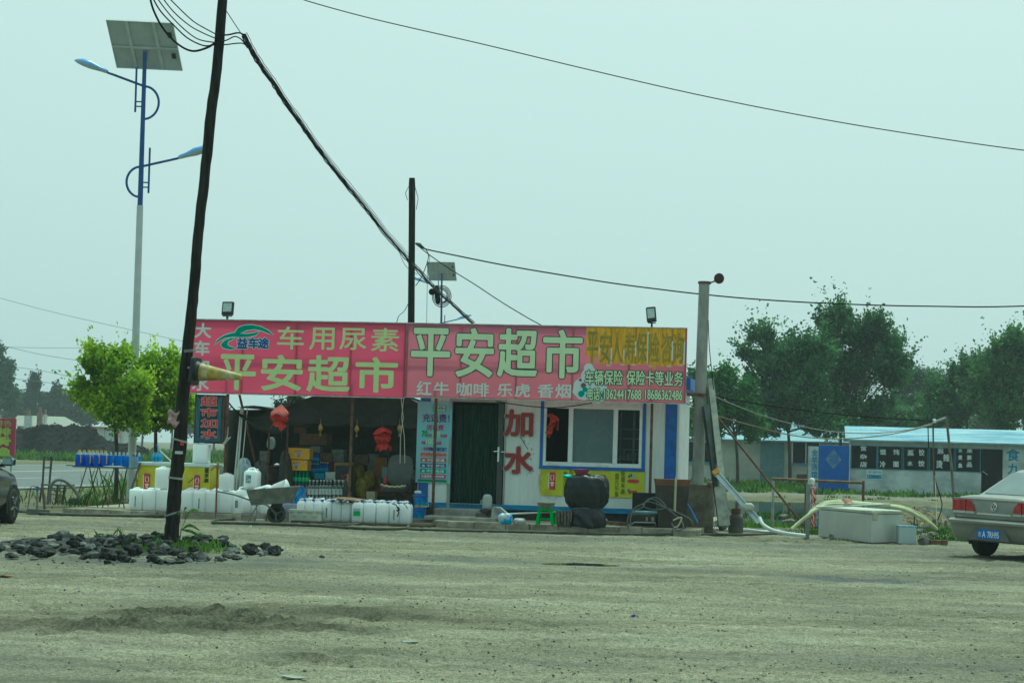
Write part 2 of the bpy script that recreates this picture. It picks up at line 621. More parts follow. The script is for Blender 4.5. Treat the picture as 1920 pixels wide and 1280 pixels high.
# ---- loose stones of the lot, uncountable
def stones(n, seed, xr, yr, smin, smax, name, m, bias=None):
    r = np.random.RandomState(seed)
    x = r.uniform(*xr, n)
    y = yr[0] + (yr[1] - yr[0]) * r.rand(n) ** 1.4
    s = smin + (smax - smin) * r.rand(n) ** 4
    base = np.array([[1, 0, 0], [0, 1, 0], [-1, 0, 0], [0, -1, 0], [0, 0, .75], [0, 0, -.6]])
    tri = np.array([[0, 1, 4], [1, 2, 4], [2, 3, 4], [3, 0, 4], [1, 0, 5], [2, 1, 5], [3, 2, 5], [0, 3, 5]])
    th = r.rand(n) * 6.28
    V = base[None] * (0.65 + 0.7 * r.rand(n, 6, 1)) * s[:, None, None]
    c, q = np.cos(th)[:, None], np.sin(th)[:, None]
    vx = V[..., 0] * c - V[..., 1] * q + x[:, None]
    vy = V[..., 0] * q + V[..., 1] * c + y[:, None]
    vz = V[..., 2] + 0.004
    V = np.stack([vx, vy, vz], -1).reshape(-1, 3)
    T = (tri[None] + (np.arange(n) * 6)[:, None, None]).reshape(-1, 3)
    o = bpy.data.objects.new(name, fast_mesh(name, V, T, m, k=3))
    COL.objects.link(o)
    return struct(o, 'stuff')
stone_m = mat('lot stones', (0.22, 0.21, 0.175), rough=.95, var=.3, scale=9, island=.5, spec=.1)
stones(16000, 1, (-9, 9), (12.5, 36), .003, .016, 'gravel', stone_m)
stones(5000, 2, (-9, 9), (12.5, 36), .003, .014, 'gravel', mat('pale lot stones', (.36, .34, .27), rough=.95, var=.2, scale=9, island=.4, spec=.1))
# ---- puddles
water = mat('puddle water', (0.035, 0.04, 0.03), rough=.05, var=.1, spec=.5)
def pool(name, c, rx, ry, z, seed):
    r = random.Random(seed)
    n = 40
    ph = [r.uniform(0, 6.28) for _ in range(4)]
    pts = []
    for k in range(n):
        t = 2 * math.pi * k / n
        w_ = 1 + .18 * math.sin(2 * t + ph[0]) + .12 * math.sin(3 * t + ph[1]) + .08 * math.sin(7 * t + ph[2])
        pts.append((c[0] + rx * w_ * math.cos(t), c[1] + ry * w_ * math.sin(t), z))
    mb = MB().add(pts, [tuple(range(n))])
    struct(mb.build(name, water))
p = gp(1090, 1055)
pool('puddle', (p.x, p.y), .42, .3, -.016, 3)

pool('puddle', (9.8, 57), 9.5, 14, -.12, 5)

# ---- road
road_u = Vector((.174, .985, 0)).normalized()
road_n = Vector((-road_u.y, road_u.x, 0))
RA = Vector((-13.6, 53, 0))
def rp_(s, n, z):
    p = RA + road_u * s + road_n * n
    return (p.x, p.y, z)
asph = mat('road asphalt', (0.135, 0.14, 0.14), rough=.85, var=.12, scale=.8, bump=.2)
paint = mat('road paint', (0.6, 0.6, 0.56), rough=.8, var=.25, scale=6)
mb = MB()
mb.add([rp_(-90, 0, .012), rp_(750, 0, .012), rp_(750, 18.7, .012), rp_(-90, 18.7, .012)], [(0, 1, 2, 3)])
struct(mb.build('road', asph))
mb = MB()
for n in (.5, 10.7, 11.0, 18.2):
    mb.add([rp_(-90, n, .018), rp_(750, n, .018), rp_(750, n + .15, .018), rp_(-90, n + .15, .018)], [(0, 1, 2, 3)])
for s in range(-80, 300, 15):
    for n in (5.5, 14.5):
        mb.add([rp_(s, n, .018), rp_(s + 6, n, .018), rp_(s + 6, n + .15, .018), rp_(s, n + .15, .018)], [(0, 1, 2, 3)])
struct(mb.build('road_marking', paint))

# ---- pavement in front of and under the shop
conc = mat('worn concrete', (0.30, 0.27, 0.20), rough=.9, var=.3, scale=2.5, bump=.5, bscale=25)
kerbm = mat('kerb stone', (0.36, 0.32, 0.24), rough=.9, var=.3, scale=4, bump=.6, bscale=30)
KX0, KX1, KD = S.g(90, 965).x, S.g(1320, 1000).x, -1.95
mb = MB()
GAP0, GAP1 = S.g(545, 978, .05).x, S.g(800, 984, .05).x
mb.box(KX0, GAP0, KD + .14, 6.0, -.1, .115).box(GAP0, GAP1, -1.25, 6.0, -.1, .115).box(GAP1, KX1, KD + .14, 6.0, -.1, .115)
struct(mb.build('pavement', conc, None))
bpy.data.objects['pavement'].matrix_world = SM
mb = MB()
x = KX0
while x < KX1 - .3:
    L_ = rng.uniform(.42, .6)
    e = min(x + L_ - .012, KX1)
    if rng.random() > .06 and not (x < GAP1 and e > GAP0):
        j = rng.uniform(-.02, .02)
        mb.box(x, e, KD + j, KD + .135 + j, -.1, .125 + rng.uniform(-.02, .012))
    x += L_
o = struct(mb.build('kerb', kerbm, bevel=.012))
o.matrix_world = SM
# dirt bank across the water and the ground in front of the far houses
bank = mat('pale dirt bank', (0.165, 0.15, 0.105), rough=.95, var=.22, scale=1.2, bump=.5, bscale=6)
mb = MB()
def bankf(u, v):
    x = -4 + u * 50
    return (x, 70 + v * 16 + .8 * math.sin(x * .7), -.3 + .32 * math.sin(math.pi * min(v * 2.2, 1) * .5) + .03 * math.sin(x * 1.9 + v * 9))
mb.sheet(bankf, 60, 8)
struct(mb.build('dirt_bank', bank, smooth=True))

# ================================================================== THE SHOP
white = mat('white cabin panel', (0.74, 0.74, 0.72), rough=.45, var=.07, scale=1.5, ribs=('X', .06, .25), stretch=(3, 1, .6))
plainw = mat('plain white panel', (0.74, 0.74, 0.72), rough=.5, var=.08, scale=3)
blue = mat('blue trim paint', (0.035, 0.12, 0.46), rough=.45, var=.2, scale=4)
beam = mat('blue base beam', (0.04, 0.2, 0.42), rough=.5, var=.35, scale=3, stretch=(.6, 1, 3))
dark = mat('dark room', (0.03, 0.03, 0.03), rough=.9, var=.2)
upvc = mat('window frame white', (0.8, 0.8, 0.79), rough=.35, var=.06, scale=6)
rust = mat('rusty brown post', (0.11, 0.055, 0.035), rough=.8, var=.4, scale=8, bump=.4)
steel = mat('dull steel', (0.38, 0.38, 0.37), rough=.4, metal=.7, var=.2)
black = mat('black plastic', (0.018, 0.018, 0.02), rough=.45, var=.2)
def xz(px, py, d=0.0):
    p = S.sp(px, py, d)
    return p.x, p.z
bx0, bx1 = xz(785, 850)[0], xz(1272, 850)[0]
SDEP = 3.1
zb = xz(1000, 957)[1]                       # underside of the base beam
zt = S.sp(1295, 735, 1.5).z
dx0, dx1 = xz(846, 850)[0], xz(945, 850)[0]   # door opening
dz0, dz1 = zb + .10, xz(900, 752)[1]
wx0, wx1 = xz(1019, 815)[0], xz(1204, 815)[0]
wz0, wz1 = xz(1110, 872)[1], xz(1110, 762)[1]
shop = thing('prefab_shop', 'white prefab shop cabin with blue trim and open doorway under the red signboards', 'shop', S.w((bx0 + bx1) / 2, 0, 0), S.yaw)
mb = MB()
T = .08
mb.box(bx0, dx0, 0, T, zb + .1, zt).box(dx0, dx1, 0, T, dz1, zt).box(dx1, wx0, 0, T, zb + .1, zt)
mb.box(wx0, wx1, 0, T, zb + .1, wz0).box(wx0, wx1, 0, T, wz1, zt).box(wx1, bx1, 0, T, zb + .1, zt)
mb.build('wall', white, shop, SM)
mb = MB()
mb.box(bx0, bx0 + T, T, SDEP, zb + .1, zt).box(bx1 - T, bx1, T, SDEP, zb + .1, zt).box(bx0 + T, bx1 - T, SDEP - T, SDEP, zb + .1, zt)
mb.build('wall', plainw, shop, SM)
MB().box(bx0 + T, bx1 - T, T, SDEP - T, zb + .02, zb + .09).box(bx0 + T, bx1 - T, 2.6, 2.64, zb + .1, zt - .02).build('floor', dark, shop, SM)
MB().box(bx0 - .08, S.sp(1304, 724, 1.5).x, -.1, SDEP + .1, zt, S.sp(1295, 713, 1.5).z).build('roof', blue, shop, SM, bevel=.01)
mb = MB().box(bx0 - .01, dx0 - .01, -.015, .1, zb, zb + .098).box(dx0 - .01, bx1 + .01, -.02, .1, zb, zb + .098)
mb.box(bx1 - .05, bx1 + .012, .1, SDEP, zb, zb + .098)
MB().box(bx0 + .1, bx1 - .08, .1, SDEP - .1, .1, zb + .01).build('under_box', mat('dark underfloor fill', (.06, .045, .035), rough=.9, var=.4, scale=6), shop, SM)  # added dark fill under the floor, blocks sunlight passing beneath the cabin
mb.build('base_beam', beam, shop, SM, bevel=.006)
x0, x1 = xz(785, 900)[0], xz(803, 900)[0]
MB().box(x0 - .004, x1, -.012, .0, zb + .1, zt).build('corner_trim', blue, shop, SM)
x0, x1 = xz(1246.5, 830)[0], xz(1268.5, 830)[0]
MB().box(x0, x1, -.012, .0, zb + .1, zt).build('blue_stripe', blue, shop, SM)
# window surround in blue
a0, a1 = xz(1013, 815)[0], xz(1210.5, 815)[0]
mb = MB().box(a0, wx0, -.03, .0, wz0 - .03, wz1 + .1).box(wx1 + .01, a1, -.03, .0, wz0 - .03, wz1 + .1).box(a0 - .004, a1 + .004, -.034, .0, wz0 - .095, wz0 - .03)
mb.build('window_trim', blue, shop, SM, bevel=.004)
win = MB()
fw = .055
m0, m1 = xz(1070, 815)[0], xz(1154, 815)[0]
win.box(wx0, wx1, -.02, .06, wz0 - .03, wz0 + .05).box(wx0, wx1, -.02, .06, wz1 - .05, wz1)
win.box(wx0, wx0 + fw, -.02, .06, wz0 + .05, wz1 - .05).box(wx1 - fw, wx1, -.02, .06, wz0 + .05, wz1 - .05)
win.box(m0 - .045, m0 + .045, -.025, .05, wz0 + .05, wz1 - .05).box(m1 - .045, m1 + .045, -.025, .05, wz0 + .05, wz1 - .05)
window = win.build('window', upvc, shop, SM, bevel=.005)
glassm = mat('shop window glass', (0.17, 0.22, 0.23), rough=.06, var=.1, spec=.6, alpha=.62)
MB().box(m0 + .045, m1 - .045, .005, .012, wz0 + .05, wz1 - .05).build('pane', glassm, window, SM)
glassd = mat('dark window glass', (0.02, 0.025, 0.025), rough=.05, var=.1, spec=.35, alpha=.35)
MB().box(m1 + .045, wx1 - fw, .02, .026, wz0 + .05, wz1 - .05).build('pane', glassd, window, SM)
mb = MB()
for px, py, qx, qy, r in ((1118, 765, 1098, 866, .02), (1085, 862, 1083, 840, .03), (1083, 840, 1105, 815, .03), (1105, 815, 1128, 806, .03), (1128, 806, 1137, 795, .03), (1137, 795, 1147, 820, .02)):
    a_, b_ = S.sp(px, py, .2), S.sp(qx, qy, .2)
    mb.cyl(a_, b_, r, n=8)
mb.build('curtain', mat('pale pane reflection', (.55, .56, .54), rough=.9), shop, SM, smooth=True)  # pale tubes behind the middle pane imitate reflections in its glass
mb = MB()
for z in (.42, .62, .84, 1.02):
    zz = wz0 + z - .3
    mb.box(m1 + .02, wx1 + .1, .5, .8, zz, zz + .02)
mb.box(m1 + .3, m1 + .34, .46, .5, wz0 - .4, wz1 + .1).box(m1 + .05, m1 + .08, .46, .5, wz0 - .4, wz1 + .1)
mb.cur = 1
for k in range(7):
    xx = m1 + .04 + .07 * k
    mb.box(xx, xx + .05, .52, .6, wz0 + .14, wz0 + .14 + rng.uniform(.1, .17))
mb.cur = 2
mb.box(xz(1131, 0)[0], xz(1150, 0)[0], .16, .2, xz(1140, 829)[1], xz(1140, 822)[1]).box(xz(1131, 0)[0], xz(1150, 0)[0], .16, .2, xz(1140, 863)[1], xz(1140, 857)[1])
mb.build('shelf', [steel, mat('packets', (.35, .36, .42), var=.4, scale=12), mat('red packets', (.5, .08, .05), var=.3, scale=20)], shop, SM)
# door frame, leaf, curtain
alu = mat('grey aluminium', (.36, .37, .36), rough=.35, metal=.6, var=.1)
door = MB().box(dx0 - .06, dx0, -.03, .09, dz0 - .1, dz1 + .06).box(dx1, dx1 + .03, -.03, .09, dz0, dz1 + .06).box(dx0, dx1, -.03, .09, dz1 - .02, dz1 + .06).box(dx0, dx1, -.02, .09, dz0 - .08, dz0).build('door', alu, shop, SM, bevel=.004)
leaf0 = dx1 - .02
MB().box(leaf0 - .11, leaf0, -.04, .0, dz0, dz1 - .03).build('door_leaf', mat('dark door edge', (.06, .065, .06), rough=.4, var=.2), door, SM, bevel=.004)
hx, hz = xz(934, 850, -.08)
mb = MB().box(hx - .018, hx + .018, -.055, -.04, hz - .16, hz + .13).cyl((hx - .09, -.09, hz + .04), (hx + .02, -.09, hz + .04), .012).cyl((hx + .06, -.09, hz + .035), (hx + .13, -.09, hz + .035), .012)
mb.cyl((hx, -.09, hz + .04), (hx, -.04, hz + .04), .012)
mb.build('handle', mat('chrome', (.8, .8, .8), rough=.15, metal=1.0, var=.03), door, SM)
curm = mat('green strip curtain', (0.015, 0.06, 0.035), rough=.4, var=.5, scale=5, stretch=(9, 1, .35), thr=(.4, .75), trans=.25)
cx0, cx1 = dx0 + .05, dx1 - .12
def cfn(u, v):
    return (cx0 + (cx1 - cx0) * u, .07 + .022 * math.sin(u * 78) + .012 * math.sin(u * 31 + v * 3), dz0 + .02 + (dz1 - dz0 - .1) * v)
MB().sheet(cfn, 160, 4).build('curtain', curm, shop, SM, smooth=True, recalc=False)
# painted foam letters on the wall
redl = mat('faded red lettering', (0.28, 0.03, 0.035), rough=.6, var=.15, scale=10)
whl = mat('white letter edge', (0.7, 0.68, 0.6), rough=.7)
for ch, c0, c1 in (('加', (947, 768), (998, 818)), ('水', (946, 837), (998, 888))):
    mb = MB()
    ptext(mb, S, ch, *c0, *c1, -.012, bold=.034)
    mb.cur = 1
    ptext(mb, S, ch, c0[0] + .6, c0[1] + .6, c1[0] - .6, c1[1] - .6, -.03, bold=.022)
    mb.build('lettering', [whl, redl], shop, SM)
mb = MB()
gl_ = mat('black glue marks', (.03, .03, .03), rough=.8)
for k in range(26):
    px, py = rng.choice([(rng.uniform(990, 1000), rng.uniform(840, 885)), (rng.uniform(972, 992), rng.uniform(812, 842)), (rng.uniform(942, 1000), rng.uniform(886, 892)), (rng.uniform(945, 960), rng.uniform(790, 800))])
    x, z = xz(px, py)
    mb.box(x, x + rng.uniform(.006, .02), -.003, 0, z, z + rng.uniform(.006, .03))
mb.bar(S.sp(975, 818, -.004), S.sp(990, 842, -.004), .012, .004, up=(0, 1, 0))
mb.build('glue_mark', gl_, shop, SM)
# concrete steps
st = MB()
p0, p1 = S.sp(795, 975, -1.25), S.sp(932, 980, -1.25)
st.box(p0.x, p1.x, -1.3, -.01, .1, .185)
q0, q1 = S.sp(812, 960, -.55), S.sp(922, 960, -.55)
st.box(q0.x, q1.x, -.62, -.01, .15, .31)
alone(st, 'doorstep', mat('step concrete', (.3, .29, .25), rough=.9, var=.3, scale=3, bump=.4, bscale=30), 'two low worn concrete steps below the shop doorway', 'steps', S.w((p0.x + p1.x) / 2, -.6, .1), S.yaw, space=SM, bevel=.02)

# ================================================================== SIGNBOARDS
SD = -.75
flex = lambda n, c: mat(n, c, rough=.5, var=.05, scale=1.2, trans=.5, stretch=(.5, 1, .3), bump=.35, bscale=2.2)
frame_m = mat('sign frame steel', (.5, .49, .46), rough=.5, metal=.3, var=.25, scale=6)
lime = mat('pale green lettering', (.64, .75, .33), rough=.5, var=.04)
palew = mat('pale lettering', (.68, .72, .71), rough=.5, var=.04)
mint = mat('mint lettering', (.70, .80, .50), rough=.5, var=.04)
navyo = mat('dark letter outline', (.03, .07, .06), rough=.5, var=.05)
def signboard(name, label, tl, tr, br, bl, col, posts):
    a_, b_, c_, d_ = [S.sp(*p, SD) for p in (tl, tr, br, bl)]
    x0, x1, z0, z1 = (a_.x + d_.x) / 2, (b_.x + c_.x) / 2, (c_.z + d_.z) / 2, (a_.z + b_.z) / 2
    print(name, [round(v, 2) for v in (a_.x, d_.x, b_.x, c_.x, a_.z, b_.z, d_.z, c_.z)])
    t = thing(name, label, 'signboard', S.w((x0 + x1) / 2, SD, 0), S.yaw)
    t['zz'] = 0
    del t['zz']
    f = MB()
    e = .035
    f.box(x0, x1, SD + .004, SD + .06, z1 - e, z1).box(x0, x1, SD + .004, SD + .06, z0, z0 + e)
    f.box(x0, x0 + e, SD + .004, SD + .06, z0 + e, z1 - e).box(x1 - e, x1, SD + .004, SD + .06, z0 + e, z1 - e)
    n = int((x1 - x0) / 1.05)
    for k in range(1, n):
        xx = x0 + (x1 - x0) * k / n
        f.box(xx - .02, xx + .02, SD + .012, SD + .05, z0 + e, z1 - e)
    f.box(x0 + e, x1 - e, SD + .052, SD + .08, (z0 + z1) / 2 - .02, (z0 + z1) / 2 + .02)
    f.box(x0 - .004, x1 + .004, SD - .012, SD + .003, z1 - .012, z1 + .006).box(x0 - .004, x1 + .004, SD - .012, SD + .003, z0 - .006, z0 + .012)
    f.build('frame', frame_m, t, SM)
    def pf(u, v):
        x = x0 + (x1 - x0) * u
        return (x, SD - .004 + .004 * math.sin(u * n * math.pi) ** 2 , z0 + (z1 - z0) * v)
    MB().sheet(pf, 60, 6).build('panel', col, t, SM, smooth=True, recalc=False)
    for px, py, dd in posts:
        p_ = S.sp(px, 745, dd)
        MB().box(p_.x - .025, p_.x + .025, dd - .025, dd + .025, .1, z0 + .4).build('post', rust, t, SM)
    return t
def lettering(t, m, items, d=SD - .012, mo=None, ob=.03, bold=0.0, name='lettering'):
    mb = MB()
    if mo:
        for b_, c0, c1 in items:
            ptext(mb, S, b_, *c0, *c1, d, bold=ob)
        mb.cur = 1
    for b_, c0, c1 in items:
        ptext(mb, S, b_, *c0, *c1, d - (.004 if mo else 0), bold=bold)
    return mb.build(name, [mo, m] if mo else m, t, SM)
redA = flex('red banner', (.62, .075, .165))
redB = flex('faded red banner', (.58, .16, .22))
sA = signboard('signboard', 'wide red signboard with pale green lettering and a green car emblem, left of the pair', (357, 597), (763, 606), (758, 746), (353, 737), redA, ((427, 742, -.66), (661, 746, -.66)))
sB = signboard('signboard', 'faded red signboard with black outlined lettering, phone numbers and painted over orange strip', (764, 606), (1289, 614), (1285, 754.5), (759, 747), redB, ((818, 750, -.66), (1223, 756, -.66)))
lettering(sA, lime, [('车', (521, 612), (569, 655)), ('用', (581, 614), (626, 656)), ('尿', (638, 615), (686, 656)), ('素', (697, 615), (747, 659))], bold=.006)
lettering(sA, lime, [('平', (412, 665), (477, 730)), ('安', (492, 666), (565, 732)), ('超', (578, 667), (654, 734)), ('市', (669, 670), (743, 735))], bold=.018)
lettering(sA, palew, [('大', (366, 606), (395, 633)), ('车', (365, 639), (392, 666)), ('加', (363, 674), (391, 700)), ('水', (361, 706), (391, 732))], bold=.01)
lettering(sB, mint, [('平', (774, 616), (841, 704)), ('安', (857, 616), (923, 706)), ('超', (936, 617), (1005, 706)), ('市', (1021, 619), (1089, 708))], mo=navyo, ob=.042, bold=.022)
for it in ([('红', (782, 714), (808, 740)), ('牛', (814, 716), (841, 741))], [('咖', (857, 717), (884, 742)), ('啡', (889, 718), (916, 743))], [('乐', (933, 719), (960, 743)), ('虎', (966, 719), (993, 744))], [('香', (1009, 720), (1037, 745)), ('烟', (1042, 720), (1070, 746))]):
    lettering(sB, palew, it, bold=.006)
# white splash patch with turquoise marks
mb = MB()
pc = S.sp(1108, 728, SD - .006)
def splash(cx, cy, r, d, k=16, sd=0):
    rr = random.Random(sd)
    c = S.sp(cx, cy, d)
    s_ = 38 / F
    mb.add([(c.x, d, c.z)] + [(c.x + s_ * r * (1 + rr.uniform(-.12, .12)) * math.cos(6.2832 * i / k), d, c.z + s_ * r * (1 + rr.uniform(-.12, .12)) * math.sin(6.2832 * i / k)) for i in range(k)],
           [(0, 1 + i, 1 + (i + 1) % k) for i in range(k)])
for i, (cx, cy, r) in enumerate(((1106, 703, 15), (1096, 728, 22), (1122, 735, 19), (1104, 690, 9))):
    splash(cx, cy, r, SD - .008 - .0006 * i, sd=i)
mb.cur = 1
for i, (cx, cy, r) in enumerate(((1090, 738, 6), (1097, 730, 5), (1131, 740, 5), (1102, 742, 4))):
    splash(cx, cy, r, SD - .0125 - .0006 * i, k=7, sd=20 + i)
mb.cur = 2
for i, (cx, cy, r) in enumerate(((1094, 722, 5), (1088, 712, 3), (1114, 742, 3))):
    splash(cx, cy, r, SD - .0126 - .0006 * i, k=7, sd=30 + i)
mb.build('splash_patch', [palew, mat('turquoise print', (.03, .35, .33)), mat('maroon print', (.2, .05, .08))], sB, SM)
lettering(sB, mint, [('车辆保险', (1098, 693), (1167, 722)), ('保险卡等业务', (1175, 694), (1280, 724))], d=SD - .018, mo=navyo, ob=.02, bold=.004)
lettering(sB, mint, [('电话', (1102, 727), (1124, 750)), (':', (1127, 734), (1129, 748)), ('13624417688', (1133, 729), (1202, 749)), ('18686362486', (1210, 730), (1279, 750))], d=SD - .018, mo=navyo, ob=.016, bold=.004)
# orange paint over the old words
orange = mat('orange cover paint', (.70, .36, .015), rough=.6, var=.22, scale=5, stretch=(4, 1, .5))
oldt = mat('old words under paint', (.34, .25, .035), rough=.6, var=.2, scale=7)
mb = MB()
xs8 = [1100, 1124, 1146, 1170, 1192, 1215, 1239, 1261]
ends = [668, 684, 683, 684, 683, 686, 687, 684]
for i, px in enumerate(xs8):
    w_ = 22.5 if i not in (4, 5) else 23.4
    a_ = S.sp(px, 613.5 + (px - 1100) * .016, SD)
    b_ = S.sp(px + w_, ends[i], SD)
    n = 7
    pts = [(a_.x, a_.z), (b_.x, a_.z)] + [(b_.x - (b_.x - a_.x) * k / n, b_.z + rng.uniform(-.02, .035)) for k in range(n + 1)]
    mb.prism(pts, SD - .0062, SD - .0055)
for px, py in ((1106, 684), (1222, 694)):
    a_, b_ = S.sp(px, 664, SD), S.sp(px + 8, py, SD)
    mb.prism([(a_.x, a_.z), (b_.x, a_.z), (b_.x, b_.z + .03), (a_.x + .02, b_.z)], SD - .0064, SD - .0055)
mb.cur = 1
for ch, px in zip('平安人寿保险咨询', xs8):
    ptext(mb, S, ch, px + 2, 622 + (px - 1100) * .016, px + 20, 680, SD - .0072, bold=.008)
mb.cur = 2
for px, y0, y1 in ((1123, 650, 665), (1145.5, 652, 682), (1169, 655, 675), (1214.5, 622, 680), (1191, 640, 668), (1260, 640, 676), (1282, 640, 683)):
    a_, b_ = S.sp(px, y0, SD), S.sp(px + 1.6, y1, SD)
    mb.box(a_.x, b_.x, SD - .0078, SD - .007, b_.z, a_.z)
for px, py in ((1137, 684), (1163, 683), (1185, 683), (1216, 686), (1250, 686), (1272, 684)):
    a_, b_ = S.sp(px, py, SD), S.sp(px + 8, py + 1.6, SD)
    mb.box(a_.x, b_.x, SD - .0078, SD - .007, b_.z, a_.z)
mb.build('cover_paint', [orange, oldt, palew], sB, SM)
# green car emblem with white rim on the left board
def curve_band(pts, d, grow=0.0):
    """closed outline given as photograph points"""
    q = [S.sp(px, py, d) for px, py in pts]
    if grow:
        cx, cz = sum(p_.x for p_ in q) / len(q), sum(p_.z for p_ in q) / len(q)
        n = len(q)
        out = []
        ar = sum(q[i].x * q[(i + 1) % n].z - q[(i + 1) % n].x * q[i].z for i in range(n))
        sg = 1 if ar > 0 else -1
        for i in range(n):
            t_ = (q[(i + 1) % n] - q[i - 1])
            nn = Vector((t_.z, 0, -t_.x)).normalized() * sg
            out.append(q[i] + nn * grow)
        q = out
    mb.add([(p_.x, d, p_.z) for p_ in q], [tuple(range(len(q)))])
arc1 = [(401, 647), (408, 637), (420, 629), (432, 625), (440, 624), (447, 614), (458, 610), (472, 609), (488, 612), (502, 619), (513, 628), (504, 625), (492, 620), (478, 617), (466, 618), (457, 621), (450, 625), (462, 626), (476, 624), (488, 621), (480, 628), (468, 631), (452, 632), (437, 631), (422, 633), (411, 639)]
arc2 = [(446, 633), (432, 634), (420, 639), (414, 646), (418, 652), (430, 655), (444, 653), (432, 650), (426, 646), (428, 640), (436, 636)]
mb = MB()
curve_band(arc1, SD - .009, .016)
curve_band(arc2, SD - .0086, .016)
mb.cur = 1
curve_band(arc1, SD - .011)
curve_band(arc2, SD - .0106)
mb.cur = 0
for ch, px in zip('益车途', (445, 466, 485)):
    ptext(mb, S, ch, px, 633, px + 18.5, 653, SD - .0125, bold=.022)
mb.cur = 2
for ch, px in zip('益车途', (445, 466, 485)):
    ptext(mb, S, ch, px, 633, px + 18.5, 653, SD - .0165, bold=.008)
mb.build('emblem', [palew, mat('emblem green', (.02, .3, .2), var=.05), mat('emblem navy', (.02, .07, .3), var=.05)], sA, SM, recalc=False)

# ---- flood lamps on top of the boards
def floodlight(px, py_base, w_px, h_px, lean, label):
    p = S.sp(px, py_base, SD + .03)
    t = thing('floodlight', label, 'floodlight', S.w(p.x, SD + .03, p.z - .02), S.yaw, 'flood lamps on top of the signboards')
    k = 38 / F
    hw, hh = w_px * k / 2, h_px * k
    gap = .12
    R_ = Matrix.Translation((0, 0, gap)) @ Matrix.Rotation(lean, 4, 'Y') @ Matrix.Rotation(rad(-12), 4, 'X')
    MB().box(-.018, .018, -.018, .018, 0, gap - .01).box(-hw * .75, hw * .75, -.02, .02, gap - .03, gap - .012).box(-hw * .78, -hw * .74, -.02, .02, gap - .03, gap + hh * .4).box(hw * .74, hw * .78, -.02, .02, gap - .03, gap + hh * .4).build('bracket', black, t)
    h = MB().rrbox(-hw, hw, -.04, .04, .0, hh, .03, R_)
    for i in range(6):
        z = hh * (.15 + .13 * i)
        h.box(-hw * .8, hw * .8, .04, .075, z, z + .012, R_)
    h.build('housing', black, t)
    MB().box(-hw * .72, hw * .72, -.048, -.041, hh * .22, hh * .86, R_).build('lens', mat('lamp glass', (.5, .56, .52), rough=.12, var=.12, scale=20), t)
    return t
floodlight(426, 600, 23, 26, rad(-1), 'small black floodlight standing upright on the left red signboard')
floodlight(1222, 613, 18, 28, rad(-7), 'small black floodlight tilted sideways on the right signboard above the orange strip')

# ---- posters on the wall
def poster(name, label, tl, br, d, m, cat='poster'):
    a_, b_ = S.sp(*tl, d), S.sp(*br, d)
    t = thing(name, label, cat, S.w((a_.x + b_.x) / 2, d, b_.z), S.yaw)
    MB().sheet(lambda u, v: (a_.x + (b_.x - a_.x) * u, d + .004 * math.sin(u * 17) * math.sin(v * 9 + 1), b_.z + (a_.z - b_.z) * v), 24, 8).build('sheet', m, t, SM, smooth=True, recalc=False)
    return t
py_ = poster('poster', 'long yellow drink banner with red cans and black calligraphy under the window', (1014, 874), (1208, 934), -.02, mat('yellow banner print', (.68, .62, .02), rough=.4, var=.12, scale=6, col2=(.58, .64, .025)))
canr, canw = mat('can red', (.5, .04, .05), var=.2, scale=9), mat('can white', (.75, .7, .68))
halo = mat('golden swirl print', (.55, .36, .03), var=.2, scale=20)
def drawn_can(mb, fr, cx, cy, w_, h_, d):
    a_, b_ = fr.sp(cx - w_ / 2, cy - h_ / 2, d), fr.sp(cx + w_ / 2, cy + h_ / 2, d)
    X = lambda u: a_.x + (b_.x - a_.x) * u
    Z = lambda v: b_.z + (a_.z - b_.z) * v
    mb.cur = 2
    for k in range(9):
        r0 = .75 + .12 * k
        pts = [(X(.5 + r0 * 1.1 * math.cos(t)), Z(.5 + .62 * r0 * math.sin(t))) for t in [6.283 * (i + k * .37) / 20 for i in range(15)]]
        for p_, q_ in zip(pts[:-1], pts[1:]):
            if rng.random() < .72:
                mb.bar((p_[0], d - .0002 * k, p_[1]), (q_[0], d - .0002 * k, q_[1]), .006, .0004, up=(0, 1, 0))
    mb.cur = 1
    mb.prism([(X(.08), Z(.04)), (X(.16), Z(0)), (X(.84), Z(0)), (X(.92), Z(.04)), (X(.92), Z(.95)), (X(.82), Z(1)), (X(.18), Z(1)), (X(.08), Z(.95))], d - .005, d - .0035)
    mb.cur = 0
    mb.prism([(X(.0), Z(.05)), (X(.1), Z(.03)), (X(.1), Z(.93)), (X(.0), Z(.93))], d - .0062, d - .0052)
    mb.cur = 1
    for sx in (-1, 1):
        mb.cur = 0
        pts = [(X(.5 + sx * (.1 + .13 * math.sin(math.pi * i / 8))), Z(.52 + .32 * i / 8)) for i in range(9)]
        for p_, q_ in zip(pts[:-1], pts[1:]):
            mb.bar((p_[0], d - .006, p_[1]), (q_[0], d - .006, q_[1]), .014, .001, up=(0, 1, 0))
    mb.prism([(X(.5 + .28 * math.cos(t)), Z(.38 + .06 * math.sin(t))) for t in [6.283 * i / 12 for i in range(12)]], d - .0062, d - .0052)
    mb.prism([(X(.5 + .2 * math.cos(t)), Z(.25 + .05 * math.sin(t))) for t in [6.283 * i / 12 for i in range(12)]], d - .0066, d - .0052)
    mb.cur = 1
mb = MB()
for cx_, cy_ in ((1035.5, 901), (1130, 906)):
    mb = MB()
    drawn_can(mb, S, cx_, cy_, 13, 33, -.026)
    mb.build('printed_can', [canw, canr, halo], py_, SM)
ink = mat('black ink', (.025, .03, .025), rough=.6)
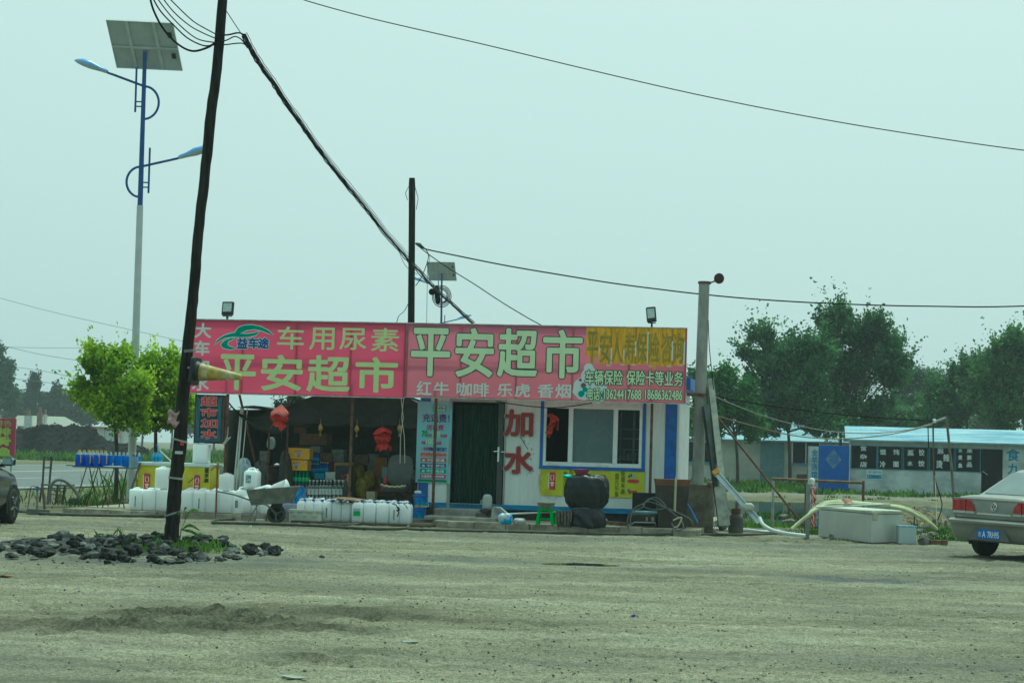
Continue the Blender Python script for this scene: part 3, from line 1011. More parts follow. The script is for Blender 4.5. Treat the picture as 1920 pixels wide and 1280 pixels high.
for x_, y_ in ((1055, 882), (1152, 886)):
    mb = MB()
    ptext(mb, S, '壹元乐享', x_ + 1, y_, x_ + 8, y_ + 46, -.029, bold=.0, vert=True)
    ptext(mb, S, '能量来袭', x_ + 12.5, y_ - 5, x_ + 19.5, y_ + 41, -.029, bold=.0, vert=True)
    mb.build('lettering', ink, py_, SM)
mb = MB()
a_, b_ = S.sp(1176, 898, -.026), S.sp(1199, 905, -.026)
mb.prism([(a_.x, (a_.z + b_.z) / 2), (a_.x + .03, b_.z), (b_.x - .03, b_.z), (b_.x, (a_.z + b_.z) / 2), (b_.x - .03, a_.z), (a_.x + .03, a_.z)], -.028, -.026)
mb.cur = 1
a_ = S.sp(1189, 893, -.026)
mb.lathe([(0, -.004), (.04, -.003), (.04, .003), (0, .004)], (0, 0, 0), 14, Matrix.Translation((a_.x, -.0265, a_.z)) @ Matrix.Rotation(math.pi / 2, 4, 'X'))
mb.cur = 2
for px, py in ((1178, 895), (1182, 893)):
    a_ = S.sp(px, py, -.026)
    mb.box(a_.x, a_.x + .035, -.028, -.026, a_.z, a_.z + .05)
lg_ = [canr, mat('print grey', (.45, .5, .52)), mat('print navy', (.06, .09, .3))]
mb.build('logo', lg_, py_, SM)
mb = MB()
mb.cur = 2
for px, py in ((1177, 921), (1179, 925)):
    a_ = S.sp(px, py, -.026)
    mb.box(a_.x, a_.x + .035, -.028, -.026, a_.z, a_.z + .05)
mb.cur = 0
a_, b_ = S.sp(1180, 919, -.026), S.sp(1194, 923, -.026)
mb.box(a_.x, b_.x, -.028, -.026, b_.z, a_.z)
mb.build('logo', lg_, py_, SM)

pb = poster('poster', 'tall pale blue phone top-up poster beside the shop doorway', (783.5, 752), (844, 906), -.03, mat('pale blue print', (.36, .55, .62), rough=.35, var=.12, scale=2, col2=(.3, .6, .7)))
purple, magenta, grn, navy_, redp, teal_ = mat('print purple', (.13, .03, .2)), mat('print magenta', (.42, .03, .16)), mat('print green', (.05, .42, .05)), mat('print navy blue', (.03, .05, .22)), mat('print red', (.5, .05, .04)), mat('print teal', (.02, .33, .17))
pt = [purple, magenta, grn, navy_, redp, teal_, palew, mat('grass print', (.05, .25, .05), var=.4, scale=30), mat('print lime white', (.55, .75, .5))]
def sl(px, py):     # poster-local slant: points read from the crop
    return (780 + px / 7.525, 740 + py / 7.525)
mb = MB()
D_ = -.037
def st_(i, b, x0, y0, x1, y1, bold=.004, d=D_):
    mb.cur = i
    ptext(mb, S, b, *sl(x0, y0), *sl(x1, y1), d, bold=bold * .45)
def sb_(i, x0, y0, x1, y1, d=D_ + .002):
    mb.cur = i
    a_, b_ = S.sp(*sl(x0, y0), d), S.sp(*sl(x1, y1), d)
    mb.box(a_.x, b_.x, d, d + .0015, b_.z, a_.z)
sb_(5, 238, 140, 425, 240)
st_(6, '诚招代理', 248, 146, 415, 186)
st_(6, '招商加盟', 248, 194, 415, 234)
st_(0, '充话费！', 98, 265, 470, 390, .008)
st_(1, '送话费', 150, 418, 385, 498, .006)
st_(2, '70', 82, 505, 160, 588, .012)
st_(1, '元充', 166, 548, 225, 594)
st_(8, '100', 228, 515, 338, 592, .01)
st_(1, '元话费', 345, 556, 438, 600)
st_(1, '再送', 78, 650, 134, 694)
st_(8, '100', 140, 615, 260, 692, .01)
st_(1, '元话费', 265, 655, 355, 700)
st_(1, '一次性', 75, 735, 172, 785)
st_(3, '到账 全国任意打', 176, 735, 435, 797)
for i, y in ((4, 808), (4, 885), (3, 962), (5, 1038), (1, 1115)):
    sb_(i, 66 - (y - 808) * .035, y, 428 - (y - 808) * .035, y + 68)
st_(6, '不限卡 无漫游 不限时', 82, 816, 420, 838, .001)
st_(6, '即充 即送 即到 永久有效', 82, 846, 420, 870, .001)
st_(6, '中国联通', 155, 897, 400, 945)
st_(6, '中国移动', 155, 975, 400, 1022)
st_(6, '中国电信', 150, 1050, 395, 1098)
st_(6, '充值服务  即时到账', 72, 1128, 398, 1172)
for x_, y_ in ((108, 920), (105, 996), (103, 1072)):
    mb.cur = 6
    c_ = S.sp(*sl(x_, y_), D_)
    for t in range(6):
        mb.prism([(c_.x + .035 * math.cos(t_ + t), c_.z + .022 * math.sin(t_ + t)) for t_ in (0, .5, .9)] + [(c_.x, c_.z)], D_ - .001, D_)
sb_(7, 28, 1186, 430, 1232)
st_(5, '欢迎新老客户光临', 80, 1192, 390, 1222, .002, D_ - .001)
mb.build('lettering', pt, pb, SM)
# ================================================================== TENT BESIDE THE SHOP
def loft(mb, rings, n=4, M=None):
    """rings of (z, half width, half depth, corner radius[, cx, cy])"""
    R_ = []
    for rg in rings:
        z, hw, hd, r = rg[:4]
        cx, cy = (rg[4], rg[5]) if len(rg) > 4 else (0, 0)
        r = min(r, hw * .98, hd * .98)
        pts = []
        for sx, sy, t0 in ((1, 1, 0), (-1, 1, 90), (-1, -1, 180), (1, -1, 270)):
            for k in range(n + 1):
                t = rad(t0 + 90 * k / n)
                pts.append((cx + sx * (hw - r) + r * math.cos(t), cy + sy * (hd - r) + r * math.sin(t), z))
        R_.append(pts)
    m = len(R_[0])
    vs = [p for g in R_ for p in g]
    fs = []
    for i in range(len(R_) - 1):
        for k in range(m):
            k2 = (k + 1) % m
            fs.append((i * m + k, i * m + k2, (i + 1) * m + k2, (i + 1) * m + k))
    fs.append(tuple(range(m - 1, -1, -1)))
    fs.append(tuple((len(R_) - 1) * m + k for k in range(m)))
    return mb.add(vs, fs, M)

net = mat('black green tarpaulin', (0.028, 0.036, 0.032), rough=.75, var=.3, scale=2, stretch=(1, 1, 2), trans=.12, bump=.25, bscale=9)
tx0, tx1 = S.sp(436, 850, .3).x, S.sp(784, 850, .3).x
tent = thing('market_tent', 'dark tarpaulin tent with arched roof and shaded stall beside the shop cabin', 'tent', S.w((tx0 + tx1) / 2, .3, .115), S.yaw)
arc_px = [(533, 766), (548, 757), (570, 748), (600, 738), (640, 731), (690, 729), (735, 735), (765, 745), (786, 757)]
arc = [S.sp(px, py, .1) for px, py in arc_px]
def archf(u, v):
    i = min(int(u * 8), 7)
    t = u * 8 - i
    p = arc[i].lerp(arc[i + 1], t)
    return (p.x, .1 + v * 4.6, p.z - .25 * v - .03 * math.sin(v * 12) * math.sin(u * 9))
MB().sheet(archf, 40, 10).build('canopy', net, tent, SM, smooth=True, recalc=False)
def valf(u, v):
    p = Vector(archf(u, 0))
    lo = S.sp(533 + 253 * u, 794 + 7 * u + 2.5 * math.sin(u * 22), .1)
    return (p.x + (lo.x - p.x) * v, .09 - .03 * math.sin(u * 25 + v * 2) * v, p.z + (lo.z - p.z) * v)
MB().sheet(valf, 60, 8).build('valance', net, tent, SM, smooth=True, recalc=False)
zl = S.sp(470, 766, 4.4).z
MB().sheet(lambda u, v: (tx0 - .35 + (tx1 - tx0 + .3) * u, 4.4 + .05 * math.sin(u * 30), .1 + (zl + (.5 * math.sin(u * 3.1) if u > .3 else 0) - .1) * v), 40, 6).build('back_cloth', net, tent, SM, smooth=True, recalc=False)
zs = S.sp(440, 768, .6).z
MB().sheet(lambda u, v: (tx0 - .3 - .06 * math.sin(u * 9), .9 + 3.5 * u, .1 + (zs - .1 + (zl - zs) * u) * v), 10, 6).build('side_cloth', net, tent, SM, smooth=True, recalc=False)
MB().sheet(lambda u, v: (tx0 - .35 + (arc[0].x + .4 - tx0 + .35) * u, 1.6 + 2.8 * v, zl - .03 + .05 * math.sin(u * 8)), 10, 4).build('canopy', net, tent, SM, smooth=True, recalc=False)
top = [(426, 750), (436, 762), (450, 775), (473, 782), (492, 777), (512, 768), (536, 764)]
bot = [(428, 760), (438, 772), (452, 786), (473, 803), (500, 812), (520, 812), (540, 806)]
def swag(u, v):
    i = min(int(u * 6), 5)
    t = u * 6 - i
    a = S.sp(*[top[i][k] + (top[i + 1][k] - top[i][k]) * t for k in (0, 1)], -.5 + u * .7)
    b = S.sp(*[bot[i][k] + (bot[i + 1][k] - bot[i][k]) * t for k in (0, 1)], -.5 + u * .7)
    p = a.lerp(b, v)
    return (p.x, p.y + .05 * math.sin(v * 9) + .1 * v, p.z)
MB().sheet(swag, 30, 8).build('swag_cloth', net, tent, SM, smooth=True, recalc=False)
for px, d in ((538, .15), (782, .15)):
    p = S.sp(px, 850, d)
    MB().cyl((p.x, d, .11), (p.x, d, 2.4), .02).build('pole', rust, tent, SM)
p, q = S.sp(449, 740, -.3), S.sp(456, 765, .4)
MB().cyl(p, S.sp(488, 905, 1.2), .025).build('pole', rust, tent, SM)
for px in (560, 640, 720):
    p = S.sp(px, 760, 2.4)
    MB().cyl((p.x, 4.2, .11), (p.x, 4.2, 2.5), .02).build('pole', rust, tent, SM)
# dark interior shelves behind the goods
shelfm = mat('dark old wood', (.07, .05, .035), rough=.85, var=.4, scale=6)
def rack(name, label, px0, px1, d0, d1, z1, legs=True, m=shelfm):
    x0, x1 = S.sp(px0, 850, d0).x, S.sp(px1, 850, d0).x
    t = thing(name, label, 'bench', S.w((x0 + x1) / 2, d0, .115), S.yaw)
    MB().box(x0, x1, d0, d1, z1 - .04, z1).build('board', m, t, SM)
    for lx in (x0 + .05, x1 - .05):
        for ly in (d0 + .05, d1 - .05):
            MB().box(lx - .025, lx + .025, ly - .025, ly + .025, .115, z1 - .04).build('leg', m, t, SM)
    return t
def sbox(px0, py0, px1, py1, d):
    a, b = S.sp(px0, py0, d), S.sp(px1, py1, d)
    return min(a.x, b.x), max(a.x, b.x), min(a.z, b.z), max(a.z, b.z)
bz = S.sp(560, 935, .35).z
rack('display_bench', 'low dark bench under the stacked drink packs inside the tent', 532, 668, .3, 1.6, bz - .005)

# ---- bottle packs
def bottle_mb(r, h, neck=.3):
    m = MB()
    m.lathe([(0, 0), (r * .9, 0), (r, .01), (r, h * (.62 - .1 * neck)), (r * .93, h * .66), (r * .45, h * .85), (r * .36, h * .93), (r * .36, h)], (0, 0, 0), 10)
    return m
def pack(name, label, px0, py0, px1, py1, d, nx, ny, bm, lm, cm, group):
    x0, x1, z0, z1 = sbox(px0, py0, px1, py1, d)
    t = thing(name, label, 'drinks', S.w((x0 + x1) / 2, d, z0), S.yaw, group)
    r = (x1 - x0) / nx / 2
    h = z1 - z0
    proto = None
    for j in range(ny):
        for i in range(nx):
            loc = (-(x1 - x0) / 2 + r + 2 * r * i, r + 2 * r * j, 0)
            if proto is None:
                m = bottle_mb(r * .96, h * .94)
                proto = m.build('bottle', bm, t, smooth=True)
                k = MB().lathe([(r * .985, h * .2), (r * .985, h * .52)], (0, 0, 0), 10).build('label', lm, proto, smooth=True)
                c = MB().lathe([(0, h * .93), (r * .42, h * .93), (r * .42, h), (0, h)], (0, 0, 0), 8).build('cap', cm, proto)
                proto.location = loc
            else:
                b = proto.copy()
                COL.objects.link(b)
                b.location = loc
                for s_ in kids(proto):
                    e = s_.copy()
                    COL.objects.link(e)
                    e.parent = b
    return t
capw, capb, capg = mat('white cap', (.7, .7, .7), rough=.4), mat('blue cap', (.03, .12, .5), rough=.4), mat('green cap', (.02, .25, .1), rough=.4)
gplas = mat('green bottle', (.02, .30, .10), rough=.12, var=.25, trans=.35, scale=12)
cplas = mat('clear bottle', (.45, .5, .5), rough=.1, var=.2, trans=.4)
bplas = mat('blue bottle', (.02, .16, .55), rough=.12, var=.25, trans=.35, scale=12)
kplas = mat('patterned dark bottle', (.03, .04, .04), rough=.2, var=.3, scale=16, col2=(.5, .54, .52), thr=(.5, .56), stretch=(1, 1, .6))
lw, lr_, lb = mat('pale label', (.55, .6, .58), var=.35, scale=30), mat('red label', (.5, .12, .14), var=.3, scale=25), mat('blue label', (.05, .3, .6), var=.3, scale=25)
pack('drink_pack', 'pack of green bottles under the lower yellow carton', 537, 882, 578, 907, .35, 6, 2, gplas, mat('green label', (.12, .42, .2), var=.4, scale=30), capg, 'bottle packs in the tent')
pack('drink_pack', 'pack of clear bottles with red labels at the bottom left of the stall', 537, 907, 576, 935, .35, 6, 2, cplas, lr_, mat('red cap', (.5, .04, .04)), 'bottle packs in the tent')
pack('drink_pack', 'pack of black and silver bottles nearest the green bottles', 576, 899, 595.5, 934.5, .3, 3, 2, kplas, lw, capw, 'bottle packs in the tent')
pack('drink_pack', 'middle pack of black and silver bottles in the stall', 597.5, 899, 620.5, 934.5, .3, 4, 2, kplas, lw, capw, 'bottle packs in the tent')
pack('drink_pack', 'pack of black and silver bottles next to the green boxes', 622.5, 899, 644, 934.5, .3, 3, 2, kplas, lw, capw, 'bottle packs in the tent')
bz2 = S.sp(600, 888, .75).z
rack('shelf_bench', 'narrow shelf board carrying the blue bottle packs', 578, 622, .65, 1.3, bz2 - .003)
pack('drink_pack', 'pack of blue bottles standing beside the yellow cartons', 581, 868, 597, 888, .75, 4, 2, bplas, lb, capw, 'bottle packs in the tent')
pack('drink_pack', 'pack of blue bottles on the shelf above the teal box', 598, 866, 615, 888, .75, 4, 2, bplas, lb, capw, 'bottle packs in the tent')
pack('drink_pack', 'upper pack of blue bottles stacked beside the top yellow carton', 584, 848, 597, 867.5, .75, 3, 2, bplas, lb, capb, 'bottle packs in the tent')
def carton(name, label, px0, py0, px1, py1, d, depth, m, cat='carton', deco=None, group=None, yaw=0.0):
    x0, x1, z0, z1 = sbox(px0, py0, px1, py1, d)
    t = thing(name, label, cat, S.w((x0 + x1) / 2, d, z0), S.yaw + yaw, group)
    hw, h = (x1 - x0) / 2, z1 - z0
    MB().box(-hw, hw, 0, depth, 0, h).build('box', m, t, bevel=.006)
    if deco:
        deco(t, hw, h)
    return t
yel = mat('yellow carton', (.68, .36, .01), rough=.5, var=.08, scale=8)
def ydeco(t, hw, h):
    mb = MB()
    mb.prism([(-.09, h * .72), (.07, h * .76), (.0, h * .12)], -.004, -.001)
    mb.cur = 1
    mb.prism([(-.07, h * .36), (.06, h * .42), (.055, h * .7), (-.065, h * .64)], -.007, -.003)
    mb.prism([(hw - .08, h * .8), (hw - .02, h * .84), (hw - .03, h * .94), (hw - .07, h * .9)], -.004, -.001)
    mb.cur = 0
    mb.prism([(-.055, h * .45), (.05, h * .5), (.048, h * .58), (-.052, h * .54)], -.009, -.006)
    mb.build('printed_mark', [mat('carton brown print', (.25, .1, .02)), mat('carton pale print', (.45, .5, .7))], t)
carton('carton', 'upper yellow drink carton with a triangular mark in the tent', 541, 839, 580, 861, .3, .3, yel, deco=ydeco)
carton('carton', 'lower yellow drink carton resting on green bottles', 536, 861, 576, 882, .32, .3, yel, deco=ydeco)
cardb = mat('brown cardboard', (.2, .125, .07), rough=.8, var=.15, scale=4)
rk = S.sp(560, 836, 2.0).z
rack('high_shelf', 'high plank shelf at the back of the tent holding a cardboard box', 535, 625, 1.9, 2.6, rk)
carton('carton', 'brown cardboard box on the high shelf in the tent', 562, 812, 613, 834.5, 2.0, .4, cardb)
carton('carton', 'brown cardboard carton behind the black carton with red writing', 627, 866, 660, 905, .75, .3, mat('pale cardboard', (.3, .2, .08), rough=.8, var=.15))
def bdeco(t, hw, h):
    mb = MB()
    rr = random.Random(4)
    for k in range(16):
        x, z = rr.uniform(-.08, .07), h * rr.uniform(.3, .8)
        a = rr.uniform(-1, 1)
        mb.bar((x, -.003 - .0003 * k, z), (x + .07 * math.cos(a), -.003 - .0003 * k, z + .07 * math.sin(a)), .014, .001, up=(0, 1, 0))
    mb.cur = 1
    mb.box(hw * .55, hw * .75, -.003, -.001, h * .5, h * .72)
    mb.build('printed_mark', [mat('carton red print', (.42, .06, .05)), mat('carton yellow print', (.5, .4, .02))], t)
carton('carton', 'black carton with red brush writing in the stall', 629, 872, 656, 934, .5, .2, mat('black carton', (.02, .02, .02), rough=.4, var=.3), deco=bdeco)
gb = S.sp(652, 934, .32).z
carton('carton', 'bright green packet box beside the tent post', 645, 905, 653, 922, .34, .12, mat('green packet', (.02, .28, .08), var=.2))
carton('carton', 'grey packet under the green packet box', 645, 922, 656, 934.5, .34, .2, mat('grey packet', (.2, .22, .22), var=.3, scale=20))
carton('carton', 'teal box lying on the black bottle packs', 589, 886, 608, 897.5, .42, .2, mat('teal packet', (.02, .2, .28), var=.2))
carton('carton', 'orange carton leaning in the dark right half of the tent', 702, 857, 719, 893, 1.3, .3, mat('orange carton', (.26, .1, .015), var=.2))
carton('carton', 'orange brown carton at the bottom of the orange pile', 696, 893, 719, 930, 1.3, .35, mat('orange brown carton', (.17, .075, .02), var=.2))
carton('carton', 'small beige box in front of the office chair', 687, 921, 703, 938, -.2, .2, mat('beige carton', (.3, .26, .16), var=.15))
carton('carton', 'dim pale carton deep in the tent above the office chair', 716, 875, 729, 898, 1.2, .2, mat('pale crate', (.3, .34, .32), var=.15), cat='crate')
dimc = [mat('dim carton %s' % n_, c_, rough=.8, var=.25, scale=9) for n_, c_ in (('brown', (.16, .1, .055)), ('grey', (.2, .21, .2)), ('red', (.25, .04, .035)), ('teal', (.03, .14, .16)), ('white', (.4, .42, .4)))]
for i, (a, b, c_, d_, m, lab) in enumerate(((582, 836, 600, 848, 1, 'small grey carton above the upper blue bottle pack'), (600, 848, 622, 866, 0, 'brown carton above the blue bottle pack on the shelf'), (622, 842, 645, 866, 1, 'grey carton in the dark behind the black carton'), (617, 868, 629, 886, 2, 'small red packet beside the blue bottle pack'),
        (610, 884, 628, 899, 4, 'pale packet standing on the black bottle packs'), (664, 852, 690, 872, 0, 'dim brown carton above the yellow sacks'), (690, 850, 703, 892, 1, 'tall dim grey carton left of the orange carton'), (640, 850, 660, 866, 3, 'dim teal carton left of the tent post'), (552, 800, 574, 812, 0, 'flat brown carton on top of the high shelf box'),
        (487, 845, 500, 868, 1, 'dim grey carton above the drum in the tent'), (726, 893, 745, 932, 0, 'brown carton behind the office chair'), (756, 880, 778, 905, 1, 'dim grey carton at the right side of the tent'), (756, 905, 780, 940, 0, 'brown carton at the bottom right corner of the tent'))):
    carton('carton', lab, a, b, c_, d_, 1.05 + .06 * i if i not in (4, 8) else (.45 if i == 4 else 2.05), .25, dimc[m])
for i, (px, w_) in enumerate(((646, .05), (650, .05), (655, .05))):
    p_ = S.sp(px, 905, .2)
    t_ = thing('drink_bottle', 'dark upright bottle by the tent post, %s of three' % ('left', 'middle', 'right')[i], 'bottle', S.w(p_.x, .2, .42), S.yaw, 'dark bottles by the tent post')
    bottle_mb(.04, .3).build('body', mat('dark glass', (.03, .04, .03), rough=.15), t_, smooth=True)
# yellow sacks piled behind the post
def sack(name, label, loc, sx, sy, sz, m, seed, cat='sack', group=None, rotz=0.0, lean=0.0):
    rr = random.Random(seed)
    ph = [rr.uniform(0, 6) for _ in range(6)]
    def f(u, v):
        t = u * 2 * math.pi
        p = v * math.pi
        r = abs(math.sin(p)) ** .55
        k = 1 + .09 * math.sin(3 * t + ph[0]) + .06 * math.sin(7 * t + 5 * v + ph[1]) + .07 * math.sin(9 * v + ph[2] + 2 * t)
        z = (1 - math.cos(p)) / 2
        return (sx * r * math.cos(t) * k + lean * z, sy * r * math.sin(t) * k, sz * z * (1 + .05 * math.sin(4 * t + ph[3])))
    mb = MB().sheet(f, 22, 16)
    return alone(mb, name, m, label, cat, loc, rotz, group, smooth=True)
ysk = mat('yellow woven sack', (.22, .18, .01), rough=.7, var=.3, scale=9)
for i, (px, py, w_, h_) in enumerate(((678, 935, .14, .42), (690, 915, .12, .34), (672, 900, .12, .3))):
    p = S.sp(px, py, .8 + .15 * i)
    sack('sack', ('yellow woven sack at the bottom behind the tent post', 'yellow woven sack leaning right in the dark pile', 'yellow woven sack at the top of the dark pile')[i], S.w(p.x, p.y, p.z), w_, .12, h_, ysk, i, rotz=S.yaw)
# hanging golden ornaments
gold = mat('golden tassel', (.38, .27, .06), rough=.5, var=.3, scale=30)
for i, (px, py) in enumerate(((601, 803), (669, 805), (749, 804))):
    p = S.sp(px, py, .05)
    mb = MB().lathe([(0, .1), (.02, .08), (.045, .03), (.05, 0), (.03, -.04), (.012, -.05)], (0, 0, 0), 9).cyl((0, 0, .1), (0, 0, .2), .004)
    for k in range(6):
        mb.cyl((0, 0, -.05), (.02 * math.cos(k), .02 * math.sin(k), -.15), .006, .003, 5)
    alone(mb, 'hanging_ornament', gold, ('golden tassel ornament hanging left of the tent post', 'golden tassel ornament hanging right beside the tent post', 'golden tassel ornament hanging above the office chair')[i], 'ornament', S.w(p.x, p.y, p.z), group='golden ornaments under the tent edge')

# ---- red lanterns
lred = mat('red lantern cloth', (.58, .035, .025), rough=.5, var=.22, scale=18, trans=.35)
lrim = mat('lantern skirt', (.6, .3, .28), rough=.6, var=.3, scale=24, col2=(.55, .06, .05), thr=(.35, .55))
def lantern(px, ptop, pbot, wpx, d, label, hat, hang):
    a, b = S.sp(px, ptop, d), S.sp(px, pbot, d)
    h = a.z - b.z
    w_ = wpx * 38 / F
    t = thing('red_lantern', label, 'lantern', S.w((a.x + b.x) / 2, d, b.z), group='red lanterns hanging at the stall', rot=(0, rad(6 if hat else -4), S.yaw))
    mb = MB()
    def f(u, v):
        th = u * 6.2832
        r = w_ * .47 * (.45 + .55 * math.sin(math.pi * v)) * (1 + .06 * math.cos(th * 16)) * (1 + .16 * math.sin(2 * th + 4 * v + px)) * (1 - .25 * max(0, math.cos(th + 1.6)) ** 8)
        return (r * math.cos(th), r * math.sin(th), h * (.2 + .5 * v))
    mb.sheet(f, 64, 12)
    mb.build('globe', lred, t, smooth=True)
    if hat:
        prof = [(0.001, h), (w_ * .12, h * .93), (w_ * .5, h * .70), (w_ * .51, h * .64)]
    else:
        prof = [(0.001, h * .98), (w_ * .2, h * .93), (w_ * .42, h * .82), (w_ * .5, h * .72), (w_ * .45, h * .70)]
    MB().sheet(lambda u, v: (lambda r, z: (r * math.cos(u * 6.2832) * (1 + .04 * math.sin(u * 75)), r * math.sin(u * 6.2832) * (1 + .04 * math.sin(u * 75)), z - .05 * abs(math.sin(u * 12 + px)) * v + .03 * math.sin(u * 6.28 + px) * v))(
        prof[0][0] + np.interp(v, [0, .3, .85, 1], [q[0] for q in prof[:4]]), float(np.interp(v, [0, .3, .85, 1], [q[1] for q in prof[:4]]))), 72, 8).build('top_skirt', lrim if hat else lred, t, smooth=True)
    MB().sheet(lambda u, v: ((w_ * (.25 + .17 * v)) * math.cos(u * 6.2832) * (1 + .1 * math.sin(u * 44)), (w_ * (.25 + .17 * v)) * math.sin(u * 6.2832) * (1 + .1 * math.sin(u * 44)), h * (.24 - .22 * v + .09 * math.sin(u * 19 + px) * v + .05 * math.sin(u * 50) * v)), 64, 4).build('lower_skirt', lred, t, smooth=True)
    MB().cyl((0, 0, h * .95), (0, 0, h + hang), .004).cyl((w_ * .2, 0, h * .1), (w_ * .28, 0, -.2), .007, .004).build('string', mat('lantern string', (.12, .05, .03)), t)
    return t
lantern(522, 757, 802, 33, -.5, 'red lantern with a frilled pale rimmed hat hanging under the left signboard', True, .25)
lantern(719, 799, 842, 36, .0, 'plain red lantern hanging in the dark tent opening', False, .2)
# collapsed lantern at the window
p = S.sp(1035, 800, -.12)
mb = MB()
pth = [S.sp(px, py, -.14) for px, py in ((1031, 776), (1036, 781), (1037, 790), (1034, 800), (1031, 808), (1028, 820))]
mb.tube([Vector(q) + Vector((.02 * math.sin(i * 2.1), .02 * math.cos(i * 3), 0)) for i, q in enumerate([pth[0]] + [pth[k].lerp(pth[k + 1], t) for k in range(5) for t in (0, .33, .66)] + [pth[5]])],
        [.01] + [.055 + .025 * math.sin(k * 2.6) for k in range(15)] + [.01], 12)
q0, q1 = S.sp(1036, 783, -.14), S.sp(1047, 788, -.14)
mb.tube([q0, q0.lerp(q1, .5) + Vector((0, 0, .02)), q1], [.05, .045, .03], 10)
q2 = S.sp(1045, 806, -.14)
mb.tube([q1, q1.lerp(q2, .5), q2], [.006, .012, .018], 8)
alone(mb, 'red_lantern', lred, 'collapsed crumpled red lantern hanging on the left window pane', 'lantern', S.w(*S.sp(1031, 820, -.14)), S.yaw, 'red lanterns hanging at the stall', space=SM, smooth=True)

# ---- office chair with torn seat
p = S.sp(740, 930, -.5)
oc = thing('office_chair', 'old dark grey office chair with a torn seat edge beside the tent corner', 'chair', S.w(S.sp(740, 960, -.5).x, -.45, .115), S.yaw)
gm_ = mat('dark grey chair fabric', (.085, .09, .085), rough=.85, var=.15, scale=5, bump=.1)
mb = MB()
loft(mb, [(.62, .16, .03, .03), (.68, .24, .045, .04), (.8, .265, .05, .05), (1.0, .262, .05, .05), (1.14, .235, .045, .05), (1.2, .17, .035, .04), (1.215, .1, .02, .02)], M=Matrix.Translation((0, .25, 0)) @ Matrix.Rotation(rad(-6), 4, 'X'))
mb.build('backrest', gm_, oc, smooth=True)
mb = MB()
loft(mb, [(.47, .2, .2, .1), (.5, .26, .25, .1), (.57, .27, .26, .1), (.6, .24, .23, .1)])
mb.build('seat', mat('worn black vinyl', (.03, .03, .028), rough=.6, var=.3), oc, smooth=True)
MB().sheet(lambda u, v: (-.25 + .5 * u, -.27 + .02 * math.sin(u * 20), .585 + .03 * (2 * u - 1) ** 2 + .025 * v + .008 * math.sin(u * 31)), 24, 2).build('torn_foam', mat('foam yellow', (.5, .42, .16), rough=.9, var=.3, scale=20), oc)
for s_ in (-1, 1):
    MB().tube([(s_ * .29, .2, .5), (s_ * .32, .15, .74), (s_ * .32, -.12, .75), (s_ * .29, -.12, .52)], .022, 8).build('armrest', black, oc, smooth=True)
mb = MB().cyl((0, 0, .12), (0, 0, .47), .03)
for k in range(5):
    t = 6.283 * k / 5
    mb.bar((0, 0, .11), (.28 * math.cos(t), .28 * math.sin(t), .06), .04, .03)
mb.build('base', black, oc)
rr = S.g(700, 960, .115)
sack('red_coat', 'dull red cloth bundle hanging beside the office chair arm', S.w(S.sp(716, 925, -.1).x, -.1, S.sp(716, 921, -.1).z), .06, .05, .3, mat('dull red cloth', (.26, .03, .05), var=.25), 9, cat='cloth', rotz=S.yaw, lean=.1)
p = S.sp(716, 941, -1.1)

# ---- things at the left end of the tent
drum = thing('oil_drum', 'dark steel drum inside the left part of the tent', 'drum', S.w(S.sp(513, 900, .9).x, .9, .115), S.yaw)
dz_ = S.sp(513, 873, .9).z - .115
MB().lathe([(0, 0), (.17, 0), (.17, dz_ * .33), (.178, dz_ * .34), (.17, dz_ * .35), (.17, dz_ * .66), (.178, dz_ * .67), (.17, dz_ * .68), (.17, dz_), (0, dz_ - .01)], (0, 0, 0), 22).build('body', mat('dark rusty drum', (.045, .03, .022), rough=.7, var=.4), drum, smooth=True)
MB().lathe([(0, 0), (.06, 0), (.07, .03), (.0, .06)], (.06, 0, dz_), 12).build('lid', capw, drum, smooth=True)
sack('plastic_bag', 'clear plastic bag hanging from the thin rod in the tent', S.w(S.sp(508, 842, .2).x, .2, S.sp(508, 842, .2).z), .085, .07, .24, mat('clear plastic bag', (.4, .46, .46), rough=.25, var=.2, trans=.4), 12, cat='bag', rotz=S.yaw)
a, b = S.sp(505, 800, .1), S.sp(505, 898, .1)
alone(MB().cyl((a.x, .1, .115), (a.x, .1, a.z), .018), 'iron_rod', rust, 'thin rusty upright rod below the hatted lantern', 'rod', S.w(a.x, .1, .115), S.yaw, space=SM)
for i, (px, py, w_, h_, c, lab) in enumerate(((407, 922, .17, .5, (.22, .29, .27), 'grey green sack slumped behind the white jugs'), (425, 921, .2, .3, (.26, .32, .27), 'low green grey sack in front of the leaning white poles'),
        (446, 918, .17, .6, (.5, .52, .5), 'white feed sack with a printed front inside the tent'), (457, 912, .13, .5, (.35, .42, .5), 'pale blue sack with a yellow print beside the white poles'),
        (483, 900, .16, .35, (.05, .055, .06), 'dark bundle beside the drum in the tent'), (527, 905, .15, .6, (.04, .045, .045), 'black cloth heap between the drum and yellow cartons'))):
    p = S.sp(px, py, .0)
    sack('sack', lab, S.w(p.x, .1 + .12 * (i % 3), .115), w_, .15, p.z - .115 + h_, mat('sack cloth %s' % 'abcdef'[i], c, rough=.7, var=.25, scale=7), 30 + i, rotz=S.yaw)
pl = S.sp(450, 870, -.13)
mb = MB()
for a_, b_ in (((452, 763), (437, 890)), ((455, 766), (442, 893)), ((464, 764), (448, 892))):
    a, b = S.sp(*a_, -.15), S.sp(*b_, -.15)
    alone(MB().cyl((b.x, -.15, .115), a, .018 if a_[0] < 460 else .01), 'leaning_pole', mat('white pole', (.6, .62, .6), rough=.4), {452: 'white pole leaning in the tent, leftmost of three', 455: 'white pole leaning in the tent, middle of three', 464: 'thinnest white pole leaning in the tent, rightmost of three'}[a_[0]], 'pole', S.w(b.x, -.15, .115), S.yaw, space=SM)

